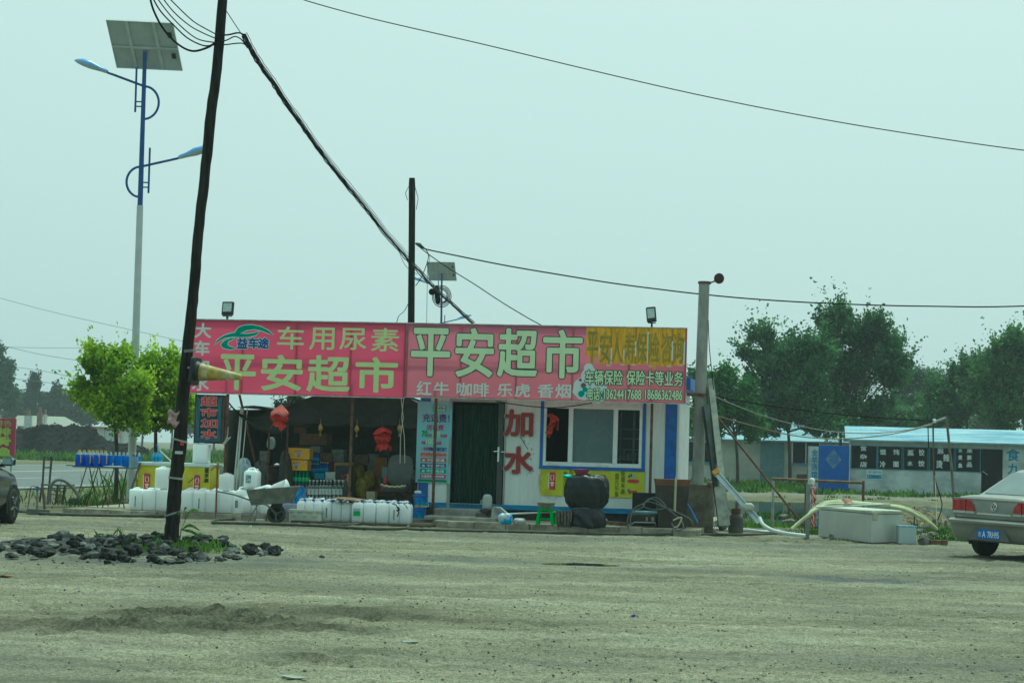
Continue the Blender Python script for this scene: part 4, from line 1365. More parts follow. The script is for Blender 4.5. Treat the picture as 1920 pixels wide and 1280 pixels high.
# ---- lightbox sign hanging on the left post
lb0, lb1 = (365.5, 739), (418, 832)
x0, x1, z0, z1 = sbox(*lb0, *lb1, -.72)
lt = thing('lightbox_sign', 'narrow upright dark blue lightbox with four red characters hanging below the signboard', 'sign', S.w((x0 + x1) / 2, -.72, z0), S.yaw)
MB().box(x0, x1, -.71, -.58, z0, z1).build('case', mat('brown lightbox frame', (.09, .05, .04), rough=.6, var=.3), lt, SM, bevel=.008)
MB().box(x0 + .03, x1 - .045, -.724, -.712, z0 + .03, z1 - .01).build('panel', mat('dark navy panel', (.012, .032, .05), rough=.3, var=.15), lt, SM)
mb = MB()
for e in (.05, .075, .1):
    for a_ in ((x0 + e, x0 + e + .007, z0 + e, z1 - e + .02), (x1 - e - .022, x1 - e - .015, z0 + e, z1 - e + .02)):
        mb.box(a_[0], a_[1], -.729, -.725, a_[2], a_[3])
    mb.box(x0 + e + .008, x1 - e - .023, -.729, -.725, z0 + e, z0 + e + .007)
mb.build('border_line', mat('pale blue line', (.12, .3, .4)), lt, SM)
mb = MB()
for ch, y0, y1 in (('超', 743, 761), ('市', 765, 781), ('加', 785, 801), ('水', 805, 822)):
    ptext(mb, S, ch, 377, y0, 407, y1, -.726, bold=.014)
mb.cur = 1
for ch, y0, y1 in (('超', 743, 761), ('市', 765, 781), ('加', 785, 801), ('水', 805, 822)):
    ptext(mb, S, ch, 377, y0, 407, y1, -.730, bold=.006)
mb.build('lettering', [mat('white pink edge', (.6, .45, .45)), mat('sign red', (.55, .04, .05))], lt, SM)
p0 = S.sp(421, 830, -.66)
mb = MB()
mb.tube([S.sp(428, 800, -.7), S.sp(427, 815, -.7), S.sp(421, 830, -.7)], .008, 6)
for k in range(5):
    t = k * .8
    mb.tube([S.sp(426, 822, -.7), S.sp(430 + 3 * math.cos(t), 818 + 3 * math.sin(t), -.71), S.sp(421 - k, 833, -.71)], .006, 5)
alone(mb, 'rope_knot', mat('pale rope', (.5, .48, .42), rough=.9), 'knotted pale rope hanging on the post beside the lightbox', 'rope', S.w(p0.x, -.7, p0.z), S.yaw, space=SM)

# ================================================================== WATER JUGS
jm = mat('white jug plastic', (.93, .97, .97), rough=.35, var=.03, scale=3, spec=.5, sss=.9)
jline = mat('jug level strip', (.05, .12, .1), rough=.5)
def jug(name, label, loc, w_, d_, h_, group=None, capm=None, yaw=0.0, lab=None, rot=None, strip=False, square=False):
    t = thing(name, label, 'jug', loc, yaw, group, rot=rot)
    hw, hd = w_ / 2, d_ / 2
    mb = MB()
    loft(mb, [(0, hw * .92, hd * .92, .03), (.012, hw, hd, .035), (h_ * .4, hw * .985, hd * .985, .035), (h_ * .5, hw, hd, .035), (h_ * .87, hw, hd, .035), (h_ * .92, hw * .95, hd * .93, .04), (h_ * .935, hw * .8, hd * .75, .04)] if square else [(0, hw * .9, hd * .9, .03), (.012, hw, hd, .04), (h_ * .45, hw * .985, hd * .985, .04), (h_ * .76, hw, hd, .04), (h_ * .87, hw * .8, hd * .82, .04), (h_ * .905, hw * .55, hd * .5, .03)])
    mb.build('body', jm, t, smooth=True)
    mb = MB().tube([(-hw * .62, 0, h_ * .84), (-hw * .55, 0, h_ * .95), (-hw * .2, 0, h_ * .985), (hw * .2, 0, h_ * .985), (hw * .5, 0, h_ * .9)], .017, 7)
    mb.build('handle', jm, t, smooth=True)
    MB().lathe([(0, 0), (.03, 0), (.03, .035), (.0, .038)], (hw * .6, 0, h_ * .88), 12).build('cap', capm or jm, t, smooth=True)
    if lab:
        MB().box(-hw * .62, hw * .1, -hd - .003, -hd + .004, h_ * .3, h_ * .66).build('label', lab, t)
    if strip:
        MB().box(-.008, .008, -hd - .002, -hd + .006, h_ * .15, h_ * .62).build('level_strip', jline, t)
    return t
capblue = mat('deep blue cap', (.015, .07, .42), rough=.35)
GL1, GL2 = 'white jugs in the row left of the wheelbarrow', 'white jugs with blue caps in the long row before the stall'
row = [(252.5, 957), (278.5, 958), (303, 959.5), (348, 962), (372, 963), (396, 963.5), (420, 964)]
ordn = ['leftmost', 'second from the left', 'third from the left', 'fourth from the left', 'fifth from the left', 'sixth from the left', 'seventh from the left']
for i, (px, py) in enumerate(row):
    p = S.sp(px, py, -1.78)
    jug('water_jug', 'square white jug, %s in the front row by the leaning pole' % ordn[i], S.w(p.x, -1.66, .12), .27, .24, .43, GL1, yaw=S.yaw + rng.uniform(-.05, .05), strip=i in (0, 4), square=True)
for i, px in enumerate((299, 324, 356, 380, 404, 428)):
    p = S.sp(px, 950, -1.4)
    jug('water_jug', 'square white jug, %s in the back row before the yellow freezer' % ordn[i], S.w(p.x, -1.36, .12), .25, .22, .45, GL1, yaw=S.yaw, square=True)
p = S.sp(303, 920, -1.66)
jug('water_jug', 'tall white jug stacked on the row left of the leaning pole', S.w(p.x, -1.6, .55), .27, .24, .42, GL1, yaw=S.yaw + .05, square=True)
p = S.sp(422, 925, -1.66)
jug('water_jug', 'white jug stacked on the row beside the thin red pipe', S.w(p.x, -1.6, .55), .23, .22, .33, GL1, yaw=S.yaw - .2, square=True)
lab_b = mat('blue jug label', (.08, .3, .5), rough=.5, var=.5, scale=22, col2=(.5, .55, .4))
p = S.sp(446, 966, -1.8)
jug('water_jug', 'slim white jug with a blue side label under the wheelbarrow handles', S.w(p.x, -1.78, .12), .15, .14, .38, GL1, yaw=S.yaw, lab=lab_b)
for i, (px, w_) in enumerate(((462, .2), (478, .2), (494, .22))):
    p = S.sp(px, 962, -1.6)
    jug('water_jug', 'white jug behind the wheelbarrow legs, %s' % ('left one', 'middle one', 'right one')[i], S.w(p.x, -1.5, .12), w_, .2, .34, GL1, yaw=S.yaw + .2 * i)
p = S.sp(452, 930, -1.3)
jug('water_jug', 'white jug lying behind the slim labelled jug', S.w(p.x, -1.2, .12), .24, .22, .5, GL1, yaw=S.yaw)
p = S.sp(472, 917, -1.1)
crz = p.z
rack('jug_bench', 'low bench hidden behind the wheelbarrow carrying a labelled jug', 455, 492, -1.25, -.9, crz)
jug('water_jug', 'white jug with a large blue label on the bench behind the wheelbarrow', S.w(p.x, -1.08, crz), .3, .22, .42, GL1, yaw=S.yaw - .1, lab=lab_b)
# long row in front of the stall, on a low board
bx_a, bx_b = S.g(546, 975, .05).x, S.g(801, 985, .05).x
alone(MB().box(bx_a, bx_b, -2.38, -1.3, .0, .05), 'plank_board', mat('wet dark boards', (.1, .075, .05), rough=.8, var=.4, scale=3, stretch=(1, 4, 1)), 'low dark plank board under the long row of blue capped jugs', 'board', S.w((bx_a + bx_b) / 2, -1.8, 0), S.yaw, space=SM, bevel=.006)
lab_g = mat('green jug label', (.08, .45, .08), rough=.5, var=.1)
frow = [(563, 15.5), (579, 16.5), (595.5, 17), (613, 17.5), (630.5, 17.5), (648, 18), (669, 22), (692, 23.5), (716, 24), (738, 19), (758.5, 22)]
nums = ['first', 'second', 'third', 'fourth', 'fifth', 'sixth', 'seventh', 'eighth', 'ninth', 'tenth', 'eleventh']
for i, (px, w_) in enumerate(frow):
    dd = -2.0 if i < 6 else -2.18
    p = S.sp(px, 975, dd)
    h_ = .40 if i < 6 else .415
    t = jug('water_jug', ('blue capped white jug with a square green label, seventh in the front row' if i == 6 else 'blue capped white jug, %s from the left in the front row before the stall' % nums[i]), S.w(p.x, dd + .1, .05), w_ * 37.2 / F - .004, .2 if i > 5 else .26, h_, GL2, capblue, yaw=S.yaw + rng.uniform(-.06, .06), strip=i in (3, 9))
    if i == 6:
        MB().box(-.075, .06, -.104, -.099, .12, .2).build('label', lab_g, t)
        MB().box(-.075, .06, -.104, -.099, .2, .26).build('label', mat('white jug label', (.5, .6, .62), var=.1), t)
        mb = MB()
        put_text(mb, '车用尿素', -.055, .19, .045, .215, -.105)
        mb.build('lettering', ink, t)
for r_ in range(2):
    for i in range(9):
        px = 572 + i * 22.5 + r_ * 9
        p = S.sp(px, 965, -1.75 + .26 * r_)
        jug('water_jug', 'blue capped white jug, %s from the left in the %s row before the stall' % (nums[i], ('middle', 'rear')[r_]), S.w(p.x, -1.72 + .25 * r_, .05), .225, .2, .405, GL2, capblue, yaw=S.yaw + rng.uniform(-.1, .1))
a, b = S.sp(622, 935, -2.0), S.sp(677, 938, -2.0)
alone(MB().sheet(lambda u, v: (a.x + (b.x - a.x) * u, -2.15 + .55 * v, .462 + .012 * math.sin(u * 5) + .02 * v), 10, 6).sheet(lambda u, v: (a.x + (b.x - a.x) * u, -2.15 + .55 * v, .468 + .012 * math.sin(u * 5) + .02 * v), 10, 6), 'cardboard_sheet', mat('tan cardboard', (.50, .36, .22), rough=.85, var=.1), 'flat tan cardboard sheet lying on top of the blue capped jugs', 'cardboard', S.w((a.x + b.x) / 2, -2, .46), S.yaw, space=SM)
# dark strap and cord over the jugs at the right end
mb = MB()
mb.tube([S.sp(736, 944, -2.3), S.sp(743, 946, -2.32), S.sp(746, 953, -2.32), S.sp(748, 960, -2.32), S.sp(745, 968, -2.3)], .012, 6)
mb.tube([S.sp(746, 950, -2.32), S.sp(749, 955, -2.33), S.sp(744, 957, -2.33)], .02, 6)
mb.tube([S.sp(756, 943, -2.3), S.sp(761, 947, -2.3), S.sp(764, 953, -2.3)], .009, 6)
alone(mb, 'cloth_strap', mat('dark strap', (.03, .035, .04)), 'dark cloth strap draped over the jugs at the right end of the row', 'strap', S.w(*S.sp(746, 968, -2.3)), S.yaw, space=SM, smooth=True)
# styrofoam boxes
foam = mat('old styrofoam', (.66, .68, .58), rough=.9, var=.08, scale=6, bump=.3, bscale=80)
p0, p1 = S.g(541, 979, 0), S.g(601, 981, 0)
t = thing('foam_box', 'dirty white styrofoam box with three ribs before the wheelbarrow wheel', 'box', S.w((p0.x + p1.x) / 2, p0.y, 0), S.yaw)
hw = (p1.x - p0.x) / 2
MB().rrbox(-hw, hw, 0, .3, 0, .2, .03).build('body', foam, t, bevel=.006)
mb = MB().rrbox(-hw - .012, hw + .012, -.012, .312, .2, .255, .03)
for k in (-1, 0, 1):
    mb.box(k * hw * .62 - .04, k * hw * .62 + .04, -.014, .0, .12, .2)
mb.build('lid', foam, t, bevel=.008)
p = S.g(609, 979, 0)
alone(MB().rrbox(-.07, .07, -.05, .1, 0, .07, .02), 'foam_block', foam, 'small broken foam block right of the styrofoam box', 'foam block', S.w(p.x, p.y, 0), S.yaw)
p = S.g(487, 977, 0)
alone(MB().rrbox(-.09, .09, -.05, .05, 0, .045, .02), 'foam_scrap', foam, 'flat white foam scrap lying under the wheelbarrow tray', 'foam scrap', S.w(p.x, p.y, 0), S.yaw)
# blue pails, stacked
pailm = mat('blue printed pail', (.02, .13, .5), rough=.35, var=.35, scale=5, col2=(.04, .3, .62))
pbase = S.g(783, 978, .05)
for i in range(2):
    t = thing('pail', ('lower blue oil pail with a wire handle at the end of the jug row', 'upper blue oil pail stacked on another pail with a bag on its lid')[i], 'bucket', S.w(pbase.x + .02 * i, pbase.y + .1, .05 + .265 * i), S.yaw + .3 * i)
    MB().lathe([(0, 0), (.115, 0), (.118, .01), (.132, .2), (.132, .22)], (0, 0, 0), 24).build('body', pailm, t, smooth=True)
    MB().lathe([(0, .262), (.13, .262), (.147, .255), (.147, .215), (.135, .21)], (0, 0, 0), 24).build('lid', mat('blue pail lid', (.03, .1, .42), rough=.35), t, smooth=True)
    MB().tube([(.12, -.06, .1), (.16, -.05, .07), (.15, -.1, .04), (.08, -.125, .03)], .005, 5).build('handle', capw, t)
    m_ = MB()
    for k in range(5):
        tt = -2.4 + .42 * k
        m_.box(.1345 * math.cos(tt) - .02, .1345 * math.cos(tt) + .02, .1345 * math.sin(tt) - .004, .1345 * math.sin(tt) + .004, .02, .055)
    m_.build('label', mat('pail yellow print', (.4, .33, .05), var=.4, scale=20), t)
sack('plastic_bag', 'small pale plastic bag on the lid of the upper blue pail', S.w(pbase.x - .03, pbase.y + .1, .58), .07, .06, .07, mat('pale plastic bag', (.5, .55, .56), rough=.4), 40, cat='bag', rotz=S.yaw)
sack('printed_bag', 'bright blue printed bag standing behind the wheelbarrow wheel', S.w(S.sp(556, 938, -1.75).x, -1.72, .05), .11, .07, .62, mat('blue printed bag', (.03, .2, .6), rough=.35, var=.5, scale=7, col2=(.1, .35, .7)), 41, cat='bag', rotz=S.yaw, lean=.07)
p = S.sp(545, 970, -1.9)
alone(MB().rrbox(-.17, .17, -.1, .1, 0, .3, .03), 'storage_tub', mat('lilac grey tub', (.33, .35, .45), rough=.5, var=.1), 'lilac grey plastic tub behind the wheelbarrow wheel', 'tub', S.w(p.x, -1.82, .05), S.yaw, smooth=True)

# ---- wheelbarrow
g0 = S.g(516, 981, 0)
wb = thing('wheelbarrow', 'weathered grey wheelbarrow with white containers in its tray', 'wheelbarrow', S.w(g0.x, g0.y, 0), S.yaw)
wd = g0.y
q = lambda px, py, e=0.0: S.sp(px, py, wd + e)
tray = MB()
wt = mat('weathered steel tray', (.21, .21, .185), rough=.75, metal=.2, var=.25, scale=5, bump=.2)
corners = [q(472, 917), q(553, 911), q(541, 941), q(478, 945)]
fr_ = [(c.x, -.3, c.z) for c in corners]
bk = [(c.x, .3, c.z) for c in corners]
a_, b_, c_, d_ = fr_
vs = [fr_[0], fr_[1], (fr_[2][0], -.2, fr_[2][2]), (fr_[3][0], -.2, fr_[3][2]), bk[0], bk[1], (bk[2][0], .2, bk[2][2]), (bk[3][0], .2, bk[3][2])]
vs = [(x, y + wd, z) for x, y, z in vs]
tray.add(vs, [(0, 1, 2, 3), (4, 7, 6, 5), (3, 2, 6, 7), (0, 3, 7, 4), (1, 5, 6, 2)])
tr = tray.build('tray', wt, wb, SM, recalc=False)
sm_ = tr.modifiers.new('thickness', 'SOLIDIFY')
sm_.thickness = .02
for e in (-.22, .22):
    MB().tube([q(405, 920, e), q(440, 927, e), q(465, 936, e), q(500, 946, e), q(518, 962, e * .3)], .016, 8).build('handle', wt, wb, SM, smooth=True)
    MB().tube([q(484, 945, e), q(473, 962, e), q(466, 977, e)], .012, 7).build('leg', wt, wb, SM)
    MB().tube([q(480, 944, e), q(482, 962, e), q(477, 978, e)], .012, 7).build('leg', wt, wb, SM)
wc = q(518, 963)
Rw = Matrix.Translation((wc.x, wd, wc.z)) @ Matrix.Rotation(math.pi / 2, 4, 'X')
wh = MB()
R1 = wc.z
tyr = [(R1 * .66, -.04), (R1 * .8, -.055), (R1 * .95, -.045), (R1, -.02), (R1, .02), (R1 * .95, .045), (R1 * .8, .055), (R1 * .66, .04), (R1 * .66, -.04)]
wheel = wh.lathe(tyr, (0, 0, 0), 26, Rw).build('wheel', mat('dusty tyre', (.06, .058, .05), rough=.9, var=.25), wb, SM, smooth=True)
m_ = MB().cyl(Rw @ Vector((0, 0, -.05)), Rw @ Vector((0, 0, .05)), .03)
for k in range(3):
    t = .5 + 2.09 * k
    m_.bar(Rw @ Vector((0, 0, 0)), Rw @ Vector((R1 * .68 * math.cos(t), R1 * .68 * math.sin(t), 0)), .03, .02)
m_.build('rim', wt, wheel, SM)
for i, (px, py, ang, lab) in enumerate(((497, 916, 74, 'white jug tipped on its side in the wheelbarrow, left one'), (526, 914, 100, 'white round bucket lying in the wheelbarrow, right one'))):
    p = q(px, py + 8)
    if i == 0:
        jug('water_jug', lab, S.w(p.x - .16, wd - .02, p.z - .02), .22, .24, .34, GL1, rot=(0, rad(ang), S.yaw), lab=lab_b)
    else:
        t = thing('bucket', lab, 'bucket', S.w(p.x - .13, wd, p.z + .02), rot=(0, rad(72), S.yaw))
        MB().lathe([(0, 0), (.1, 0), (.115, .02), (.14, .27), (.145, .28), (.135, .27), (.095, .015), (0, .01)], (0, 0, 0), 22).build('body', jm, t, smooth=True)
        MB().tube([(.14, 0, .26), (.18, .1, .2), (.18, -.1, .2), (.14, -.02, .26)], .005, 5).build('handle', steel, t)

# ---- yellow freezer behind the left jugs
fx0, fx1, fz0, fz1 = sbox(259, 866, 392, 938, -.95)
fz = thing('chest_freezer', 'chest freezer wrapped in yellow drink advertising behind the left jugs', 'freezer', S.w((fx0 + fx1) / 2, -.95, .115), S.yaw)
yfm = mat('yellow wrap print', (.66, .56, .015), rough=.35, var=.14, scale=4, col2=(.6, .58, .03))
MB().rrbox(fx0, fx1, -.95, -.3, .16, fz1 - .06, .03).build('body', yfm, fz, SM, smooth=True)
MB().rrbox(fx0 - .01, fx1 + .01, -.97, -.28, fz1 - .06, fz1 + .01, .03).build('lid', mat('white freezer lid', (.6, .64, .64), rough=.35, var=.1), fz, SM, smooth=True)
mb = MB()
for cx_, cy_ in ((275.5, 904), (369.5, 907)):
    mb = MB()
    drawn_can(mb, S, cx_, cy_, 13, 34, -.957)
    mb.build('printed_can', [canw, canr, halo], fz, SM)
mb = MB()
ptext(mb, S, '能量来袭', 384, 868, 391, 905, -.957, bold=.004, vert=True)
mb.build('lettering', ink, fz, SM)
MB().box(fx0 + .05, fx1 - .05, -.9, -.35, .115, .16).build('under_box', black, fz, SM)
p = S.sp(378, 869, -.7)
jug('water_jug', 'large white jug standing on the yellow freezer below the lightbox', S.w(p.x, -.72, fz1 + .01), .31, .24, .40, GL1, yaw=S.yaw, square=True)
t = thing('drink_pack', 'shrink wrapped pack of small blue bottles on the freezer lid', 'drinks', S.w(S.sp(295, 866, -.6).x, -.65, fz1 + .01), S.yaw, 'bottle packs in the tent')
for j in range(2):
    for i in range(3):
        m = bottle_mb(.032, .2)
        o = m.build('bottle', mat('pale blue bottle', (.25, .5, .68), rough=.15, var=.3, trans=.35, scale=14), t, smooth=True)
        o.location = (-.065 + .065 * i, .065 * j, 0)
        MB().lathe([(.034, .03), (.034, .1)], (0, 0, 0), 10).build('label', lb, o, smooth=True)
a, b = S.sp(306, 833, -.3), S.sp(317, 862, -.9)
t = thing('toilet_brush', 'stick with a blue and white handle leaning on the freezer lid', 'brush', S.w(b.x, -.7, fz1 + .01), S.yaw)
MB().cyl((b.x, -.7, fz1 + .01), (a.x + .06, -.66, a.z - .12), .012).build('stick', capw, t, SM)
MB().cyl((a.x + .06, -.66, a.z - .12), (a.x, -.64, a.z), .02).build('grip', mat('pale blue grip', (.25, .5, .6)), t, SM)
alone(MB().bar(S.sp(263, 867, -1.0), S.sp(246, 918, -1.0), .035, .03), 'wooden_stake', mat('grey old wood', (.14, .12, .09), rough=.9, var=.3, scale=10), 'grey wooden stake leaning on the left end of the yellow freezer', 'stake', S.w(*S.sp(246, 918, -1.0)), S.yaw, space=SM)

# ---- bottle table at the far left
bt = thing('folding_table', 'folding table with thin crossed legs carrying blue bottles at the roadside', 'table', S.w(S.sp(185, 900, -.9).x, -.9, .0), S.yaw)
ta, tb = S.sp(122, 873, -1.1), S.sp(248, 877, -1.1)
tz = (ta.z + tb.z) / 2
MB().box(ta.x + .15, tb.x, -1.1, -.55, tz - .02, tz).build('top', mat('dark table edge', (.12, .12, .12), rough=.7, var=.3), bt, SM)
for px0, px1, e in ((162, 138, -1.08), (168, 186, -1.08), (184, 160, -.58), (186, 206, -.58), (214, 190, -1.08), (218, 236, -1.08), (238, 222, -.58)):
    a = S.sp(px0, 877, e)
    b = S.sp(px1, 940, e)
    MB().cyl((a.x, e, tz - .02), (b.x, e, .02), .011).build('leg', mat('rusty thin iron', (.06, .045, .035), rough=.8, var=.3), bt, SM)
alone(MB().box(ta.x - .02, ta.x + .3, -1.0, -.9, tz + .001, tz + .02), 'wooden_plank', shelfm, 'dark wooden plank jutting out of the left table edge', 'plank', S.w(ta.x, -.95, tz), S.yaw, space=SM)
bluej = mat('blue screen wash', (.02, .12, .72), rough=.12, var=.12, scale=10, trans=.3)
clearp = mat('clear plastic', (.55, .62, .66), rough=.15, var=.1, trans=.4)
capy = mat('yellow cap', (.65, .42, .02), rough=.4)
labels7 = ['leftmost', 'second from the left', 'third from the left', 'fourth from the left', 'fifth from the left', 'sixth from the left', 'seventh from the left']
proto = None
for i, (px, d) in enumerate(((148, -1.0), (157, -.78), (166, -1.0), (173, -.78), (181, -1.0), (189, -.78), (197, -1.0))):
    p = S.sp(px, 875, d)
    lab = 'blue washer fluid bottle with yellow cap, %s on the roadside table' % labels7[i]
    if proto is None:
        t = thing('washer_bottle', lab, 'bottle', S.w(p.x, d, tz + .001), S.yaw, 'washer fluid bottles on the table')
        mb = MB()
        loft(mb, [(0, .066, .05, .03), (.01, .07, .054, .03), (.2, .07, .054, .03), (.235, .06, .048, .03)])
        mb.build('body', bluej, t, smooth=True)
        mb = MB()
        loft(mb, [(.235, .06, .048, .03), (.285, .028, .028, .02), (.3, .024, .024, .02)])
        mb.build('neck', clearp, t, smooth=True)
        MB().lathe([(0, .295), (.028, .295), (.028, .325), (0, .327)], (0, 0, 0), 12).build('cap', capy, t, smooth=True)
        MB().tube([(.03, -.05, .23), (.055, -.062, .2), (.055, -.062, .1), (.05, -.055, .07)], .009, 6).build('handle', capy if True else clearp, t)
        proto = t
    else:
        dup(proto, S.w(p.x, d, tz + .001), S.yaw + rng.uniform(-.5, .5), lab)
proto = None
for i, (px, d) in enumerate(((207, -.95), (216, -.75), (223, -.95), (231, -.75), (238, -.95), (252, -.75), (260, -.85))):
    p = S.sp(px, 875, d)
    lab = 'slim blue water bottle with pale neck, %s on the roadside table' % labels7[i]
    if proto is None:
        t = thing('drink_bottle', lab, 'bottle', S.w(p.x, d, tz + .001), S.yaw, 'slim blue bottles on the table')
        MB().lathe([(0, 0), (.036, 0), (.04, .01), (.04, .08), (.036, .1), (.04, .12), (.04, .2), (.03, .235)], (0, 0, 0), 12).build('body', mat('bright blue bottle', (.03, .22, .75), rough=.12, var=.2, trans=.3, scale=14), t, smooth=True)
        MB().lathe([(.03, .235), (.018, .265), (.016, .28)], (0, 0, 0), 12).build('neck', clearp, t, smooth=True)
        MB().lathe([(0, .275), (.02, .275), (.02, .3), (0, .3)], (0, 0, 0), 10).build('cap', capw, t, smooth=True)
        proto = t
    else:
        dup(proto, S.w(p.x, d, tz + .001), S.yaw, lab)
for i, px in enumerate((243, 249)):
    p = S.sp(px, 878, -1.05)
    t = thing('oil_bottle', 'grey blue bottle with dark cap at the right end of the table, %s one' % ('left', 'right')[i], 'bottle', S.w(p.x + .07, -1.05, tz + .001), S.yaw, 'grey bottles at the table end')
    mb = MB()
    loft(mb, [(0, .034, .03, .015), (.2, .034, .03, .015), (.23, .02, .02, .015)])
    mb.build('body', mat('grey blue bottle', (.2, .28, .36), rough=.25, var=.15), t, smooth=True)
    MB().lathe([(0, .228), (.022, .228), (.022, .262), (0, .262)], (0, 0, 0), 10).build('cap', mat('navy cap', (.02, .03, .15)), t, smooth=True)
sack('paper_pile', 'crumpled pale papers lying on the roadside table', S.w(S.sp(214, 876, -1.05).x, -1.07, tz), .2, .03, .03, mat('pale paper', (.55, .56, .54), var=.2), 50, cat='papers', rotz=S.yaw)

# ---- iron chair frame, scoop, hose loop at the far left
ironm = mat('dark iron frame', (.075, .075, .07), rough=.65, var=.3, scale=8)
c0 = S.g(100, 942, .0)
ic = thing('iron_chair', 'bare dark iron chair with a tall ladder back and plank seat', 'chair', S.w(S.g(97, 944, 0).x, -2.0, 0), S.yaw)
iq = lambda px, py, e=0.0: S.sp(px, py, -2.0 + e)
for a_, b_, c_, e in (((83, 855), (80, 905), (74, 941), 0), ((97, 855), (93, 902), (89, 942), .1)):
    MB().tube([iq(*a_, e), iq(*b_, e), iq(*c_, e)], .022, 8).build('back_leg', ironm, ic, SM, smooth=True)
for y_ in (856, 876):
    MB().cyl(iq(82, y_, 0), iq(96, y_, .1), .014).build('rung', ironm, ic, SM)
for px_, e in ((109, 0), (122, .3)):
    a, b = iq(px_, 908, e), iq(px_ - 5, 944, e)
    MB().bar(a, b, .035, .035).build('front_leg', ironm, ic, SM)
a, b = iq(80, 904, -.02), iq(127, 908, -.02)
MB().box(a.x, b.x, -2.02, -1.65, b.z - .04, b.z).build('seat', mat('dirty plank', (.2, .19, .14), rough=.9, var=.3), ic, SM, bevel=.006)
MB().cyl(iq(80, 914), iq(120, 922, .3), .009).cyl(iq(96, 926, .1), iq(118, 929, .3), .009).build('brace', ironm, ic, SM)
d0 = S.g(70, 964, 0)
dp = thing('dust_scoop', 'grey metal dustpan with a tall wire handle standing on the lot', 'dustpan', S.w(d0.x, d0.y, 0), S.yaw)
dq = lambda px, py, e=0.0: S.sp(px, py, d0.y + e)
a, b = dq(48, 964), dq(92, 964)
MB().prism([(a.x, 0.0), (b.x, .0), (b.x - .01, .09), (a.x + .01, .1)], d0.y + .02, d0.y + .06).add([(a.x, d0.y + .05, .005), (b.x, d0.y + .05, .005), (b.x, d0.y + .3, .005), (a.x, d0.y + .3, .005)], [(0, 1, 2, 3)]).build('pan', mat('galvanised dusty', (.16, .165, .155), rough=.6, metal=.3, var=.25), dp, SM)
MB().tube([dq(52, 952, .1), dq(58, 912, .1), dq(62, 911, .1), dq(72, 913, .1), dq(83, 914, .1)], .009, 6).build('handle', ironm, dp, SM)
bm0 = dq(69, 955, .12)
t = thing('broom', 'grey broom handle with a blue grip standing in the dustpan', 'broom', S.w(bm0.x, d0.y + .12, .02), S.yaw)
MB().cyl((bm0.x, d0.y + .12, .02), dq(70, 920, .12), .02).build('stick', mat('grey stick', (.2, .21, .19)), t, SM)
MB().cyl(dq(70, 920, .12), dq(70, 911, .12), .024).build('grip', blue, t, SM)
t = alone(MB().bar(dq(84, 954, .15), dq(79, 906, .2), .04, .03), 'wooden_stake', mat('brown old wood', (.12, .1, .07), rough=.9, var=.3), 'brown wooden stake standing against the iron chair', 'stake', S.w(*dq(84, 954, .15)), S.yaw, space=SM)
hose_d = mat('dark muddy hose', (.07, .068, .055), rough=.7, var=.3, scale=7)
def hose(label, pts, r, m, name='hose', cat='hose', smooth=True, z=None, d=None):
    q_ = []
    for p in pts:
        if len(p) == 2:
            g = gp(p[0], p[1], r if z is None else z)
            q_.append(Vector(g))
        else:
            q_.append(SM @ S.sp(p[0], p[1], p[2]))
    # smooth with Catmull-Rom
    o_ = []
    for i in range(len(q_) - 1):
        p0, p1, p2, p3 = q_[max(i - 1, 0)], q_[i], q_[i + 1], q_[min(i + 2, len(q_) - 1)]
        for k in range(6):
            t = k / 6
            o_.append(.5 * ((2 * p1) + (p2 - p0) * t + (2 * p0 - 5 * p1 + 4 * p2 - p3) * t * t + (3 * p1 - p0 - 3 * p2 + p3) * t ** 3))
    o_.append(q_[-1])
    return alone(MB().tube(o_, r, 9), name, m, label, cat, tuple(o_[0]), space=ID, smooth=True)
hose('thick dark hose looping over the iron chair seat', [(88, 945, -2.1), (92, 935, -2.1), (94, 918, -2.1), (100, 904, -2.1), (110, 899, -2.05), (122, 902, -2.0), (134, 912, -1.95), (142, 922, -1.9), (150, 934, -1.8)], .03, mat('grey thick hose', (.14, .15, .14), rough=.6, var=.2))
hose('long dark hose lying along the kerb from the car to the leaning pole', [(28, 958), (48, 959), (95, 963), (160, 965), (230, 966), (310, 967), (360, 966), (410, 966), (438, 968), (434, 973), (404, 975), (402, 979), (440, 980), (520, 982), (600, 985), (680, 990), (740, 991), (764, 989), (763, 983), (745, 979), (715, 977), (660, 983), (610, 983)], .028, hose_d)
hose('long dark hose running along the kerb below the shop window', [(765, 991), (850, 994), (960, 996), (1070, 999), (1180, 1001), (1290, 1001), (1380, 1002), (1440, 1000), (1470, 997), (1492, 986), ] , .025, hose_d)
p = S.g(140, 944, 0)
alone(MB().rrbox(-.14, .14, -.1, .1, 0, .13, .04, taper=.02), 'plastic_basin', mat('black green basin', (.03, .045, .045), rough=.5), 'dark plastic basin under the roadside table', 'basin', S.w(p.x, p.y, 0), S.yaw, smooth=True)
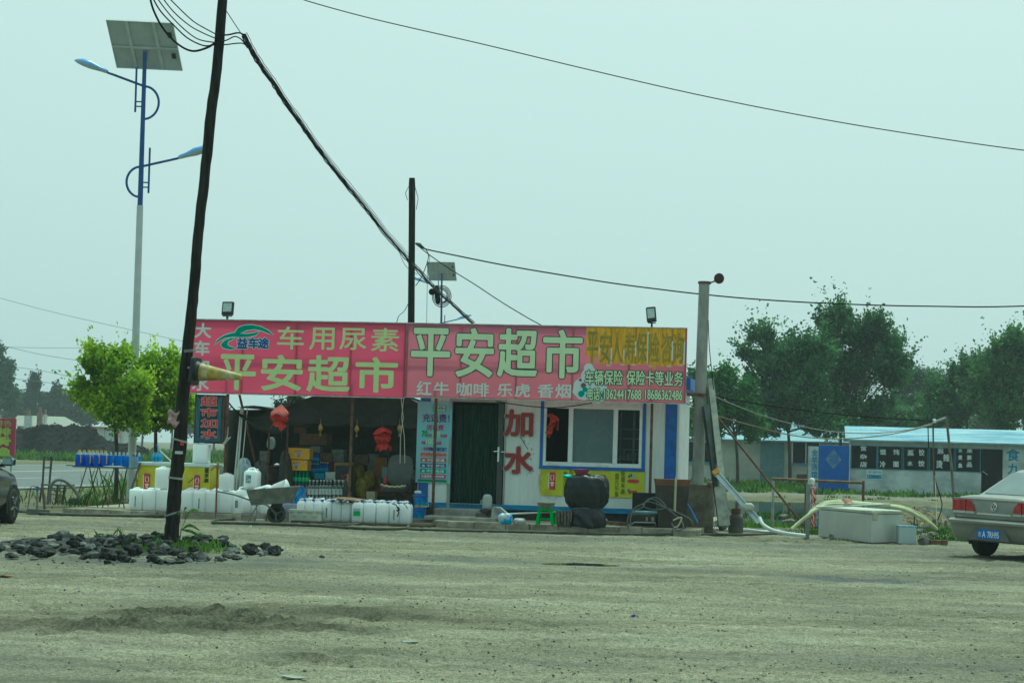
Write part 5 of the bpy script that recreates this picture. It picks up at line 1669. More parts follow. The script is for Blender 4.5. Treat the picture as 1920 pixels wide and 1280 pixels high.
for i, (px, py, w_, h_, lab) in enumerate(((105, 940, .2, .14, 'flat grey concrete block under the iron chair'), (112, 941, .13, .17, 'brown stone behind the iron chair legs'), (225, 946, .15, .1, 'broken grey tile pile right of the table legs'))):
    p = S.g(px, py, 0)
    rr = random.Random(i)
    bm = bmesh.new()
    for k in range(14):
        v = Vector((rr.uniform(-1, 1), rr.uniform(-1, 1), rr.uniform(0, 1)))
        bm.verts.new((v.x * w_, v.y * w_ * .7, v.z * h_ * 1.2))
    bmesh.ops.convex_hull(bm, input=bm.verts)
    mb = MB()
    bm.verts.ensure_lookup_table()
    bm.verts.index_update()
    mb.add([v.co[:] for v in bm.verts if v.link_faces], [])
    idx = {v: i2 for i2, v in enumerate([v for v in bm.verts if v.link_faces])}
    for f in bm.faces:
        mb.f.append([idx[v] for v in f.verts])
        mb.mi.append(0)
    bm.free()
    alone(mb, 'stone_block', mat('grey brown stone %s' % 'abc'[i], ((.16, .15, .12), (.2, .15, .09), (.22, .22, .2))[i], rough=.9, var=.3, scale=7), lab, 'stone', S.w(p.x, p.y, 0), S.yaw)
p = S.g(305, 961, 0)
sack('straw_broom_head', 'flat bundle of straw broom lying before the left jugs', S.w(S.g(258, 961, 0).x, S.g(258, 961, 0).y, .01), .46, .08, .08, mat('brown straw', (.2, .15, .07), rough=.9, var=.4, scale=30, stretch=(.2, 3, 3)), 60, cat='broom', rotz=S.yaw)
# thin red standpipe with a tap
t = thing('standpipe', 'thin red upright pipe with a yellow tap beside the wheelbarrow handles', 'pipe', S.w(S.sp(408, 965, -1.95).x, -1.95, 0), S.yaw)
a = S.sp(408, 872, -1.95)
MB().cyl((a.x, -1.95, 0), (a.x, -1.95, a.z), .018).build('pipe', mat('maroon pipe', (.22, .07, .08), rough=.6, var=.2), t, SM)
MB().tube([(a.x + .01, -1.95, a.z + .07), (a.x, -1.95, a.z), (a.x - .06, -1.95, a.z - .02), (a.x - .13, -1.95, a.z - .1)], [.03, .028, .022, .02], 8).build('tap', mat('brass tap', (.4, .33, .14), rough=.5, var=.2), t, SM, smooth=True)
# ================================================================== POLES, LAMPS, WIRES
wood = mat('tarred pole wood', (.022, .02, .017), rough=.9, var=.5, scale=5, stretch=(4, 4, .35), bump=.8, bscale=14, spec=.15)
def pixtube(pts, Y, n=14):
    """pts: (px, py, width px) on the vertical plane at distance Y"""
    k = Y / F
    return [at(px, py, Y) for px, py, w in pts], [w * k / 2 for px, py, w in pts]
P1Y = 26.9
pp, pr = pixtube([(320, 1030, 28), (322, 1000, 27), (325, 950, 26.5), (331, 890, 26), (337, 835, 25.5), (344, 730, 23.5), (352, 655, 22), (360, 580, 20.5), (367, 500, 19.5), (374, 420, 19), (384, 330, 19.5), (394, 230, 20), (406, 130, 19), (418, 0, 18.5), (425, -90, 18)], P1Y)
b0 = Vector((pp[0].x, P1Y, 0))
pole1 = thing('utility_pole', 'tall dark leaning wooden pole rising from the asphalt rubble with a traffic cone tied on', 'pole', b0)
mb = MB()
o_ = []
rr_ = []
for i in range(len(pp) - 1):
    for k in range(5):
        t = k / 5
        o_.append(pp[i].lerp(pp[i + 1], t) + Vector((rng.uniform(-.006, .006), rng.uniform(-.006, .006), 0)))
        rr_.append((pr[i] + (pr[i + 1] - pr[i]) * t) * rng.uniform(.97, 1.03))
o_.append(pp[-1])
rr_.append(pr[-1])
mb.tube(o_, rr_, 16)
mb.build('shaft', wood, pole1, W, smooth=True)
wirem = mat('pale binding wire', (.35, .37, .35), rough=.5, metal=.4)
def band(cx, cy, w_, tilt, n_, name='wire_band', m=wirem, r=.007):
    c = at(cx, cy, P1Y)
    R = w_ * P1Y / F / 2 + .006
    mb = MB()
    for j in range(n_):
        pts = [c + Vector((R * math.cos(t), R * math.sin(t), tilt * R * math.cos(t) + j * .014)) for t in [6.2832 * k / 18 for k in range(19)]]
        mb.tube(pts, r, 5)
    return mb.build(name, m, pole1, W)
band(337, 826, 27, -.25, 2)
band(330, 897, 27, -.1, 2)
band(323, 964, 28, .35, 2)
band(355, 660, 23, .1, 3, r=.004)
band(361, 690, 23, .1, 2, r=.008)
paper = mat('torn paper', (.62, .5, .5), rough=.8, var=.3, scale=20, col2=(.5, .12, .12), thr=(.5, .6))
c = at(329, 784, P1Y)
mb = MB().sheet(lambda u, v: (c.x - .09 + .16 * u, P1Y - .1 - .03 * math.sin(u * 5) - .02 * math.sin(v * 9), c.z - .1 + .2 * v + .03 * math.sin(u * 7)), 10, 10)
mb.build('torn_notice', paper, pole1, W, smooth=True, recalc=False)
c = at(337, 848, P1Y)
MB().sheet(lambda u, v: (c.x - .05 + .11 * u, P1Y - .1 - .006 * math.sin(u * 3), c.z - .02 + .04 * v), 4, 2).build('paper_scrap', mat('white scrap', (.6, .62, .6), rough=.8), pole1, W, recalc=False)
c = at(343, 832, P1Y)
MB().box(c.x - .02, c.x + .03, P1Y - .115, P1Y - .1, c.z - .02, c.z + .03).build('red_scrap', mat('red scrap', (.5, .06, .04)), pole1, W)
mb = MB()
mb.tube([at(352, 905, P1Y), at(362, 897, P1Y), at(372, 890, P1Y)], .006, 5)
mb.build('loose_wire', ironm, pole1, W)
hose('thin black wire hanging in a loop left of the leaning pole', [(318, 882, -1.2), (303, 895, -1.3), (296, 915, -1.4), (300, 925, -1.5), (316, 922, -1.5)], .009, black, name='wire_loop', cat='wire')
# traffic cone tied sideways
cb, ct = at(366, 696, P1Y - .14), at(453, 707, P1Y - .22)
ax = (ct - cb).normalized()
q_ = ax.to_track_quat('Z', 'Y')
cone = thing('traffic_cone', 'dirty yellow and white traffic cone tied sideways to the leaning pole', 'traffic cone', cb, rot=q_.to_euler())
L_ = (ct - cb).length
cn = mat('dirty cone yellow', (.46, .33, .07), rough=.6, var=.35, scale=5)
cw = mat('dirty cone white', (.48, .4, .2), rough=.6, var=.35, scale=7)
kk = P1Y / F
MB().rrbox(-.2, .2, -.2, .2, -.03, .02, .06).build('base', black, cone)
MB().lathe([(.15, .02), (.125, .08)], (0, 0, 0), 22).build('collar', black, cone, smooth=True)
def crad(t):
    return .125 + (5 * kk - .125) * t
for t0, t1, m in ((0, .06, cn), (.06, .2, cw), (.2, .52, cn), (.52, .86, cw), (.86, 1, cn)):
    z0, z1 = .08 + (L_ - .08) * t0, .08 + (L_ - .08) * t1
    mb = MB()
    mb.lathe([(crad(t0), z0), (crad((t0 + t1) / 2), (z0 + z1) / 2), (crad(t1), z1)] + ([(crad(1) * .6, L_ + .001)] if t1 == 1 else []), (0, 0, 0), 22)
    mb.build('band', m, cone, smooth=True)
# second pole behind the shop
P2Y = 44.5
pp, pr = pixtube([(769, 990, 15), (770.5, 700, 14), (771, 600, 13), (772, 470, 12.5), (772.5, 400, 12.5), (772.5, 345, 12.5), (772.5, 334, 11)], P2Y)
pole2 = thing('utility_pole', 'dark wooden pole standing behind the signboards with a cut top', 'pole', (pp[0].x, P2Y, 0))
pp[0] = Vector((pp[0].x, P2Y, 0))
MB().tube(pp, pr, 14).build('shaft', wood, pole2, W, smooth=True)
mb = MB()
for k in range(4):
    a = at(766 + k * 4, 350, P2Y - .1)
    b = at(764 + k * 5.5, 375 + 6 * k, P2Y - .1)
    mb.tube([a, a.lerp(b, .5) + Vector((-.06 + .04 * k, 0, 0)), b], .008, 5)
mb.build('loose_wire', black, pole2, W)
c = at(789, 460, P2Y)
MB().tube([at(779, 456, P2Y), at(786, 459, P2Y), at(795, 465, P2Y)], [.02, .05, .02], 8).build('insulator', ironm, pole2, W)

cable = mat('black cable', (.01, .011, .011), rough=.8, var=.2, spec=.1)
def smoothpts(q_, n=6):
    o_ = []
    for i in range(len(q_) - 1):
        p0, p1, p2, p3 = q_[max(i - 1, 0)], q_[i], q_[i + 1], q_[min(i + 2, len(q_) - 1)]
        for k in range(n):
            t = k / n
            o_.append(.5 * ((2 * p1) + (p2 - p0) * t + (2 * p0 - 5 * p1 + 4 * p2 - p3) * t * t + (3 * p1 - p0 - 3 * p2 + p3) * t ** 3))
    o_.append(q_[-1])
    return o_
def wire(label, pts, r=.008, Y0=40, Y1=40, group=None, m=cable, name='cable', cat='cable', jit=0.0, sub=6):
    n = len(pts)
    q_ = [at(p[0], p[1], (Y0 + (Y1 - Y0) * i / max(n - 1, 1)) if len(p) < 3 else p[2]) for i, p in enumerate(pts)]
    q_ = smoothpts(q_, sub)
    if jit:
        q_ = [q + Vector((rng.uniform(-jit, jit), 0, rng.uniform(-jit, jit))) for q in q_]
    return alone(MB().tube(q_, r, 6), name, m, label, cat, tuple(q_[0]), space=ID, group=group, smooth=True)
g_ = 'cables sagging to the leaning pole'
wire('thick cable drooping lowest from the upper left corner to the leaning pole', [(200, -160), (240, -85), (275, -20), (288, 20), (306, 54), (332, 82), (360, 96), (388, 90), (404, 80)], .016, 26, 26.9, g_)
wire('thin cable second from below among those sagging to the leaning pole', [(205, -150), (245, -75), (280, -15), (300, 20), (326, 48), (352, 72), (382, 86), (402, 84)], .011, 26, 26.9, g_)
wire('thin cable in the middle of those sagging to the leaning pole', [(195, -150), (245, -75), (284, -18), (315, 24), (345, 55), (372, 74), (402, 80)], .009, 26, 26.9, g_)
wire('thin cable second from above among those sagging to the leaning pole', [(200, -145), (252, -72), (296, -15), (325, 22), (355, 48), (380, 62), (403, 72)], .009, 26, 26.9, g_)
wire('uppermost thin cable sagging to the leaning pole', [(205, -140), (258, -70), (306, -15), (335, 15), (362, 40), (385, 54), (404, 64)], .009, 26, 26.9, g_)
wire('short loop of cable crossing from the leaning pole to the twisted bundle', [(404, 64), (425, 66), (446, 62), (456, 66), (462, 80)], .012, 26.7, 27.3)
wire('second short cable joining the leaning pole to the twisted bundle', [(402, 80), (424, 76), (440, 69), (452, 74), (460, 84)], .009, 26.7, 27.3)
wire('third short slack cable joining the leaning pole to the twisted bundle', [(402, 84), (424, 84), (440, 82), (456, 82), (464, 90)], .009, 26.7, 27.3)
wire('thin straight wire from the pole top to the start of the bundle', [(425, 22), (440, 45), (458, 72)], .006, 26.8, 27.2)
main = [(457, 66), (470, 92), (490, 125), (515, 160), (534, 190), (560, 226), (580, 255), (603, 287), (624, 314), (650, 347), (676, 378), (700, 408), (724, 440), (748, 466), (768, 490)]
m2 = main + [(786, 508), (803, 528), (822, 548), (845, 568), (866, 588), (887, 607)]
def bundle(label, off, r, jit, pts):
    wire(label, [(x + off[0], y + off[1], 27 + (P2Y - .3 - 27) * min(i / 14, 1) - max(i - 14, 0) * .9) for i, (x, y) in enumerate(pts)], r, jit=jit, group='twisted cable bundle to the shop', sub=5)
bundle('thickest cable of the twisted bundle running down to the shop roof', (0, 0), .024, .006, m2)
bundle('upper smooth cable of the twisted bundle down to the second pole', (3, -2), .009, .003, m2)
bundle('lower wavy cable of the twisted bundle down to the second pole', (-2, 3), .011, .008, m2[:17])
bundle('loose wire dangling along the twisted bundle', (5, -5), .005, .006, main)
wire('thin wire from the second pole across the sky to the right edge', [(780, 456), (795, 466), (850, 478), (950, 498), (1050, 515), (1150, 531), (1250, 544), (1320, 552), (1420, 561), (1560, 569), (1740, 574), (1960, 572), (2500, 540), (3200, 470)], .016, P2Y, 44)
wire('thin wire falling from the second pole to the back of the right signboard', [(780, 457), (800, 474), (840, 502), (890, 533), (940, 566), (990, 596), (1016, 610)], .011, P2Y, 41)
wire('long thin wire crossing the upper sky to the right edge', [(-500, -330), (0, -165), (300, -76), (540, -12), (575, 2), (700, 36), (900, 82), (1100, 130), (1300, 176), (1500, 216), (1700, 250), (1960, 287), (2500, 350), (3200, 400)], .011, 40, 40)
wire('short jumper wire hanging below the insulator of the second pole', [(795, 464), (803, 476), (801, 492), (790, 520), (779, 536)], .01, P2Y, P2Y)
wire('second jumper wire looping beside the second pole', [(792, 462), (800, 470), (806, 484), (802, 500), (801, 540), (800, 606)], .006, P2Y, P2Y)
wire('slack wire from the second pole to the roof of the left signboard', [(766, 568), (758, 583), (748, 592), (744, 604)], .008, P2Y, 40)
wire('drooping wire under the twisted bundle left of the second pole', [(748, 466), (752, 482), (762, 500), (775, 510), (782, 514)], .006, P2Y, P2Y)
mb = MB()
cc = at(828, 555, 42.6)
for k in range(4):
    R_ = (.12 + .03 * k)
    mb.tube([cc + Vector((R_ * math.cos(t), .03 * k, R_ * 1.15 * math.sin(t))) for t in [6.2832 * i / 20 for i in range(21)]], .01, 5)
alone(mb, 'cable_coil', cable, 'coil of spare cable hanging on the bundle over the right signboard', 'cable coil', tuple(cc), space=ID)
a, b = at(818, 535, 42.5), at(822, 570, 42.5)
alone(MB().tube([a, a.lerp(b, .2), a.lerp(b, .8), b], [.03, .06, .06, .03], 10), 'cable_joint', cable, 'black cable joint sleeve hanging beside the spare coil', 'cable joint', tuple(a), space=ID, smooth=True)
c = at(810, 547, 42.5)
alone(MB().lathe([(0, -.05), (.07, -.045), (.075, 0), (.07, .045), (0, .05)], (0, 0, 0), 16, Matrix.Translation(c) @ Matrix.Rotation(math.pi / 2, 4, 'X')), 'cable_reel', cable, 'small round black box hanging on the bundle beside the joint', 'junction box', tuple(c), space=ID, smooth=True)
fw_ = mat('far wire', (.22, .24, .24), rough=.6)
wire('far thin wire crossing the left sky above the bright trees', [(-10, 650), (100, 652), (345, 652)], .013, 120, 120, 'far wires across the left sky', fw_)
wire('far thin wire sloping down in the left sky, upper one', [(-10, 556), (120, 590), (345, 640)], .013, 110, 110, 'far wires across the left sky', fw_)
wire('far thin wire sloping down in the left sky, middle one', [(5, 648), (80, 665), (150, 676)], .016, 130, 130, 'far wires across the left sky', fw_)
wire('far thin wire sloping down in the left sky, lower one', [(30, 688), (90, 697), (152, 711)], .016, 130, 130, 'far wires across the left sky', fw_)
wire('far thin wire in the left sky, lowest one', [(28, 710), (90, 717), (152, 726)], .016, 130, 130, 'far wires across the left sky', fw_)

# ---- solar street lamps
lblue = mat('lamp pole blue', (.025, .07, .26), rough=.4, var=.12)
lwhite = mat('lamp pole white', (.55, .57, .57), rough=.45, var=.06)
lampb = mat('lamp head blue', (.18, .36, .68), rough=.3, var=.1)
lampg = mat('lamp head grey', (.5, .52, .52), rough=.4, var=.1)
panelb = mat('solar panel back', (.42, .44, .43), rough=.6, var=.08, scale=2)
def street_lamp(label, Y, topx, topy, base_px, s):
    """s: photograph pixels per photograph pixel of the near lamp"""
    k = Y / F * s
    tp = at(topx, topy, Y)
    bt = at(base_px, 900, Y)
    lean = (tp.x - bt.x) / (tp.z - bt.z)
    base = Vector((tp.x - lean * tp.z, Y, 0))
    t = thing('solar_street_lamp', label, 'street lamp', base, group='solar street lamps along the road')
    H_ = tp.z
    X = lambda dx, z: lean * z + dx * k
    Z = lambda dy: H_ - (dy - 97) * k          # dy: photograph row of the near lamp
    mb = MB().tube([(lean * 0, 0, 0), (X(0, 0.9), 0, .9)], [.14, .14], 16)
    zc = Z(390)
    MB().tube([(0, 0, 0), (X(0, zc), 0, zc)], [.1, .075], 16).build('lower_pole', lwhite, t, smooth=True)
    MB().tube([(X(0, zc), 0, zc), (X(0, H_), 0, H_)], [.062, .045], 14).build('upper_pole', lblue, t, smooth=True)
    for z0, z1, c in ((Z(836), Z(812), 1), (Z(866), Z(850), 1)):
        if s == 1:
            MB().lathe([(.092, 0), (.092, z1 - z0)], (X(0, z0), 0, z0), 16).build('orange_band', mat('orange band', (.55, .26, .03), rough=.5, var=.15), t)
    def arm(side, y0, y1, yarm, xh, yh, xb, label_=None):
        r = .028
        pts = [(X(0, Z(y1)), 0, Z(y1))]
        bul = 29 if side > 0 else 27
        for i in range(1, 9):
            a_ = math.pi * i / 9
            pts.append((X(side * bul * math.sin(a_), 0) + lean * Z((y0 + y1) / 2), 0, Z((y0 + y1) / 2 + (y1 - y0) / 2 * math.cos(a_))))
        pts.append((X(0, Z(y0)), 0, Z(y0)))
        pts.append((X(-side * 70, 0) + lean * Z(yarm), 0, Z(yarm)))
        MB().tube(smoothpts([Vector(p) for p in pts[:-1]], 3) + [Vector(pts[-1])], r, 8).build('arm', lblue, t, smooth=True)
        # brace bar with two rungs
        yb0, yb1 = (128, 213) if side > 0 else (280, 366)
        bx = -side * 15
        xx = lambda z: X(bx, z)
        m = MB().cyl((xx(Z(yb0)), 0, Z(yb0)), (xx(Z(yb1)), 0, Z(yb1)), .024)
        for yy in (yb1 - 20, yb1 - 11):
            m.cyl((xx(Z(yy)), 0, Z(yy)), (X(0, Z(yy)), 0, Z(yy)), .016)
        m.build('brace', lblue, t)
        # lamp head
        a = Vector(pts[-1])
        tip = Vector((X(-side * 133, 0) + lean * Z(yarm), 0, Z(yh)))
        d = tip - a
        R_ = Matrix.Translation(a) @ d.to_track_quat('X', 'Z').to_matrix().to_4x4()
        ln = d.length
        m = MB()
        secs = [(0, .06, .05), (.06, .075, .07), (.2, .09, .075), (.5, .15, .13), (.75, .15, .12), (.92, .09, .07), (1, .02, .02)]
        vs, fs = [], []
        for u, w_, h_ in secs:
            for q in range(9):
                a_ = math.pi * q / 8
                vs.append((u * ln, w_ * math.cos(a_), h_ * math.sin(a_)))
        for i in range(len(secs) - 1):
            for q in range(8):
                fs.append((i * 9 + q, i * 9 + q + 1, (i + 1) * 9 + q + 1, (i + 1) * 9 + q))
        m.add(vs, fs, R_)
        hd = m.build('lamp_head', lampb, t, smooth=True)
        m = MB()
        vs, fs = [], []
        for u, w_, h_ in secs:
            for q in range(7):
                a_ = math.pi * q / 6
                vs.append((u * ln, -w_ * math.cos(a_), -h_ * .45 * math.sin(a_)))
        for i in range(len(secs) - 1):
            for q in range(6):
                fs.append((i * 7 + q, i * 7 + q + 1, (i + 1) * 7 + q + 1, (i + 1) * 7 + q))
        m.add(vs, fs, R_)
        m.build('diffuser', lampg, hd, smooth=True)
    arm(1, 163, 226, 139, 0, 118, 0)
    arm(-1, 316, 374, 298, 0, 277, 0)
    # tilted panel
    hw = 61 * k
    tilt = rad(48)
    hl = 37 * k / math.sin(tilt)
    Pm = Matrix.Translation((lean * H_, -.02, H_ + .04)) @ Matrix.Rotation(rad(4 if s == 1 else -6), 4, 'Z') @ Matrix.Rotation(rad(.2 if s == 1 else -.5), 4, 'Y') @ Matrix.Rotation(-tilt, 4, 'X') @ Matrix.Translation((0 if s == 1 else 0, -.12 * k / .0122, 0))
    Sh = Matrix.Identity(4)
    Sh[0][1] = .14 if s == 1 else .02
    Pm = Pm @ Sh
    pn = MB().box(-hw, hw, -hl, hl, 0, .012, Pm).build('solar_panel', [panelb], t)
    MB().box(-hw - .015, hw + .015, -hl - .02, -hl, -.03, .03, Pm).box(-hw - .015, hw + .015, hl, hl + .02, -.03, .03, Pm).box(-hw - .015, -hw, -hl, hl, -.03, .03, Pm).box(hw, hw + .015, -hl, hl, -.03, .03, Pm).build('frame', lwhite, pn)
    MB().box(-hw * .46, -hw * .36, -hl, hl, -.035, -.005, Pm).box(hw * .36, hw * .46, -hl, hl, -.035, -.005, Pm).box(-hw, hw, .02, .07, -.06, -.036, Pm).build('rail', mat('rail grey', (.5, .5, .5), rough=.5), pn)
    MB().box(hw * .78, hw * .9, hl * .3, hl * .5, -.04, -.004, Pm).box(hw * .78, hw * .9, -hl * .6, -hl * .4, -.04, -.004, Pm).build('junction_box', black, pn)
    MB().box(-hw + .01, hw - .01, -hl + .01, hl - .01, .014, .018, Pm).build('cells', mat('solar cells', (.01, .02, .07), rough=.1), pn)
    return t
street_lamp('near tall blue and white solar street lamp with two curved arms behind the yellow freezer', 44, 272, 97, 246, 1.0)
street_lamp('distant solar street lamp whose panel shows above the right signboard', 101, 828.5, 513, 824, .425)

# ================================================================== RIGHT OF THE SHOP
concp = mat('grey concrete post', (.3, .3, .27), rough=.85, var=.22, scale=3, stretch=(1, 1, .4), bump=.3)
CY = 37.3
pp, pr = pixtube([(1308, 908, 22.5), (1312, 800, 22), (1316, 660, 21), (1320.5, 532, 20)], CY)
cp = thing('concrete_post', 'thick round grey concrete post with a disc lamp on top at the shop end', 'post', (pp[0].x, CY, pp[0].z))
MB().tube(pp, pr, 20).build('shaft', concp, cp, W, smooth=True)
tp = pp[-1]
MB().lathe([(0, 0), (.125, 0), (.12, .045), (0, .05)], (tp.x, tp.y, tp.z), 20).build('cap', rust, cp, W)
c = at(1348, 522, CY - .05)
arm0 = at(1331, 533, CY)
R_ = Matrix.Translation(c) @ (Vector((.25, -1, -.1)).to_track_quat('Z', 'Y').to_matrix().to_4x4())
MB().tube([arm0, arm0 + Vector((.02, 0, .04)), at(1338, 528, CY), c], .016, 7).build('bracket', ironm, cp, W)
MB().lathe([(0, -.06), (.05, -.055), (.1, -.01), (.105, .01), (.095, .015), (0, .012)], (0, 0, 0), 22, R_).build('disc_lamp', mat('dark red disc', (.04, .015, .015), rough=.5, var=.3), cp, W, smooth=True)
a, b = at(1288, 739, CY - .1), at(1324, 740, CY - .13)
alone(MB().box(a.x, b.x, CY - .16, CY - .11, a.z - .03, a.z + .025), 'iron_bar', rust, 'short rusty bar clamping the concrete post to the shop roof', 'bar', tuple(a), space=ID)
muc = mat('mossy concrete block', (.17, .15, .105), rough=.95, var=.35, scale=3, bump=.5, bscale=20)
a = gp(1293, 984, .05)
def boxpx(px0, py0, px1, py1, Y, depth):
    p, q = at(px0, py0, Y), at(px1, py1, Y)
    return p.x, q.x, Y, Y + depth, q.z, p.z
x0, x1, y0, y1, z0, z1 = boxpx(1291, 906, 1338, 985, 36.9, .8)
alone(MB().rrbox(x0, x1, y0, y1, 0, z1, .05), 'concrete_block', muc, 'big stained concrete block carrying the concrete post', 'concrete block', ((x0 + x1) / 2, y0, 0), space=ID, bevel=.02)
# brown planter box with terracotta rim
x0, x1, y0, y1, z0, z1 = boxpx(1229, 897, 1290, 986, 36.3, .55)
pt_ = thing('planter_box', 'tall dark brown tapered box with a terracotta rim at the shop corner', 'planter', ((x0 + x1) / 2, 36.3, .1))
hw = (x1 - x0) / 2
mb = MB()
loft(mb, [(0, hw * .82, .2, .02), (z1 - .22, hw * .96, .26, .02)])
mb.build('body', mat('brown box', (.055, .042, .035), rough=.7, var=.3), pt_)
mb = MB()
loft(mb, [(z1 - .22, hw * .97, .265, .02), (z1 - .1, hw * 1.03, .285, .02)])
mb.build('rim', mat('terracotta rim', (.16, .075, .045), rough=.8, var=.2), pt_)
hose('cream hose end standing upright before the brown planter', [(1265, 958, -1.75), (1266, 930, -1.75), (1267, 905, -1.75), (1268, 894, -1.72)], .022, mat('cream hose', (.45, .42, .28), rough=.5))
x0, x1, y0, y1, z0, z1 = boxpx(1187, 923, 1233, 975, 36.6, .05)
alone(MB().box(x0, x1, 36.75, 36.8, .11, z1), 'black_board', mat('black board', (.012, .012, .013), rough=.5), 'flat black board standing behind the pressure washer', 'board', ((x0 + x1) / 2, 36.7, .11), space=ID, bevel=.004)
# pressure washer
x0, x1, y0, y1, z0, z1 = boxpx(1183, 958, 1260, 990, 36.0, .5)
pw = thing('pressure_washer', 'black pressure washer with a pale blue top plate and coiled hose', 'pressure washer', ((x0 + x1) / 2, 36.15, .115))
hw = (x1 - x0) / 2
MB().rrbox(-hw, hw * .3, 0, .4, .03, .25, .04).build('body', mat('black washer case', (.02, .022, .024), rough=.4, var=.3), pw, smooth=True)
MB().rrbox(-hw * .9, hw * .85, .03, .38, .255, .3, .02).build('top_plate', mat('pale blue plate', (.22, .38, .42), rough=.5, var=.3), pw)
MB().lathe([(0, -.16), (.1, -.15), (.11, 0), (.1, .15), (0, .16)], (0, 0, 0), 16, Matrix.Translation((hw * .55, .2, .13)) @ Matrix.Rotation(math.pi / 2, 4, 'Y')).build('motor', mat('dark motor', (.03, .03, .025), rough=.5, var=.4, scale=20), pw, smooth=True)
MB().box(-hw * .25, -hw * .16, -.004, .0, .12, .19).box(hw * .02, hw * .16, -.004, .0, .12, .19).build('label', mat('washer label', (.35, .3, .15), var=.4, scale=30), pw)
MB().tube([(-hw * .95, -.02, .05), (-hw * .8, -.03, .09), (hw * .2, -.03, .09), (hw * .25, -.02, .05)], .012, 6).build('rail', steel, pw)
grey_h = mat('grey thin hose', (.12, .13, .125), rough=.5)
hose('grey thin hose coiled over the pressure washer, arched upward', [(1178, 990, -2.0), (1177, 970, -1.95), (1190, 952, -1.9), (1210, 942, -1.85), (1222, 935, -1.8), (1240, 945, -1.8), (1262, 962, -1.85), (1277, 975, -1.9), (1281, 990, -2.0), (1268, 993, -2.02), (1259, 980, -1.95)], .013, grey_h)
hose('second grey hose loop lying around the pressure washer', [(1181, 982, -2.05), (1186, 960, -1.95), (1205, 950, -1.9), (1213, 937, -1.8), (1232, 933, -1.8), (1248, 950, -1.85), (1225, 955, -1.9), (1206, 948, -1.9), (1216, 940, -1.82), (1245, 950, -1.9), (1290, 970, -1.9), (1300, 985, -1.9)], .011, grey_h)
hose('cream spray lance crossing at the right of the pressure washer', [(1262, 975, -2.0), (1274, 970, -2.0), (1278, 972, -2.0), (1271, 986, -2.02), (1264, 988, -2.02)], .014, mat('cream hose', (.45, .42, .28)))
# gas cylinder
g0 = gp(1338, 987, 0)
gc = thing('gas_cylinder', 'squat dark grey gas cylinder beside the concrete block', 'gas cylinder', (g0.x, 36.6, 0))
MB().lathe([(0, 0), (.11, 0), (.135, .03), (.145, .08), (.145, .3), (.13, .36), (.08, .4), (.05, .41), (.05, .43), (0, .43)], (0, 0, 0), 22).build('body', mat('gas cylinder grey', (.11, .105, .09), rough=.7, var=.3), gc, smooth=True)
MB().lathe([(.085, .4), (.09, .5), (.082, .5), (.078, .4)], (0, 0, 0), 18).build('collar', rust, gc, smooth=True)
MB().cyl((0, 0, .42), (0, 0, .48), .02).cyl((-.04, 0, .46), (.04, 0, .46), .014).build('valve', steel, gc)
sack('flower_pot', 'withered reddish flowers lying on the concrete block corner', at(1331, 912, 36.85), .06, .06, .1, mat('withered flowers', (.2, .1, .12), var=.5, scale=30), 66, cat='flowers')
# leaning beams
bmA, bmB = mat('dark steel beam', (.07, .08, .075), rough=.6, metal=.3, var=.3), mat('pale grey beam', (.3, .31, .26), rough=.7, var=.25, scale=4)
def ibeam(label, a_, b_, Ya, Yb, w_, m):
    a, b = at(*a_, Ya), at(*b_, Yb)
    d = b - a
    R_ = Matrix.Translation(a) @ d.to_track_quat('Z', 'Y').to_matrix().to_4x4()
    L_ = d.length
    h = w_ / 2
    mb = MB().box(-h, h, -h, -h + .012, 0, L_, R_).box(-h, h, h - .012, h, 0, L_, R_).box(-.006, .006, -h + .0125, h - .0125, 0, L_, R_)
    return alone(mb, 'steel_beam', m, label, 'beam', tuple(a), space=ID)
ibeam('dark steel beam leaning on the concrete post', (1355, 993), (1322, 760), 36.2, 37.1, .11, bmA)
ibeam('taller pale grey beam leaning on the concrete post', (1362, 986), (1331, 712), 36.0, 37.4, .12, bmB)
x0, x1, y0, y1, z0, z1 = boxpx(1346, 910, 1366, 985, 35.9, .1)
a = at(1369, 985, 35.9)
alone(MB().bar(at(1358, 985, 35.9), at(1349, 912, 36.1), .2, .03), 'metal_plate', bmB, 'narrow pale metal plate at the foot of the leaning beams', 'plate', (a.x, 35.9, 0), space=ID)
ppipe = at(1505, 985, 34.6)
alone(MB().cyl(at(1507, 985, 36.0), at(1334, 768, 37.2), .022), 'leaning_pole', rust, 'long thin rusty pole slanting down from the concrete post to the grass', 'pole', tuple(at(1507, 985, 36.0)), space=ID)
a, b = at(1424, 978, 36.0), at(1345, 888, 36.4)
gt = thing('gutter_channel', 'pale metal gutter channel with an orange end leaning toward the ground', 'gutter', a)
gm2 = mat('pale gutter metal', (.5, .55, .57), rough=.35, metal=.4, var=.15)
MB().bar(a, b, .12, .012, up=(0, -1, .3)).bar(a + Vector((0, .02, .045)), b + Vector((0, .02, .045)), .012, .09, up=(0, -1, .3)).build('channel', gm2, gt, W)
MB().bar(b, b + (b - a).normalized() * .09, .125, .1, up=(0, -1, .3)).build('end_cap', mat('orange end', (.6, .3, .04)), gt, W)
hose('bent white plastic pipe lying on the grass below the gutter', [(1424, 970, -2.2), (1430, 982, -2.3), (1445, 992, -2.4), (1470, 999, -2.6), (1510, 1004, -2.7)], .035, mat('white pipe', (.65, .67, .64), rough=.4), name='plastic_pipe', cat='pipe')
sack('plastic_scrap', 'crumpled pale plastic caught on the middle of the gutter', at(1404, 955, 36.0), .1, .05, .12, mat('pale scrap', (.55, .55, .45), rough=.6), 68, cat='plastic')
hose('short blue stick leaning on the concrete block', [(1308, 980, -1.6), (1299, 962, -1.5), (1289, 944, -1.4)], .02, blue, name='blue_stick', cat='stick')
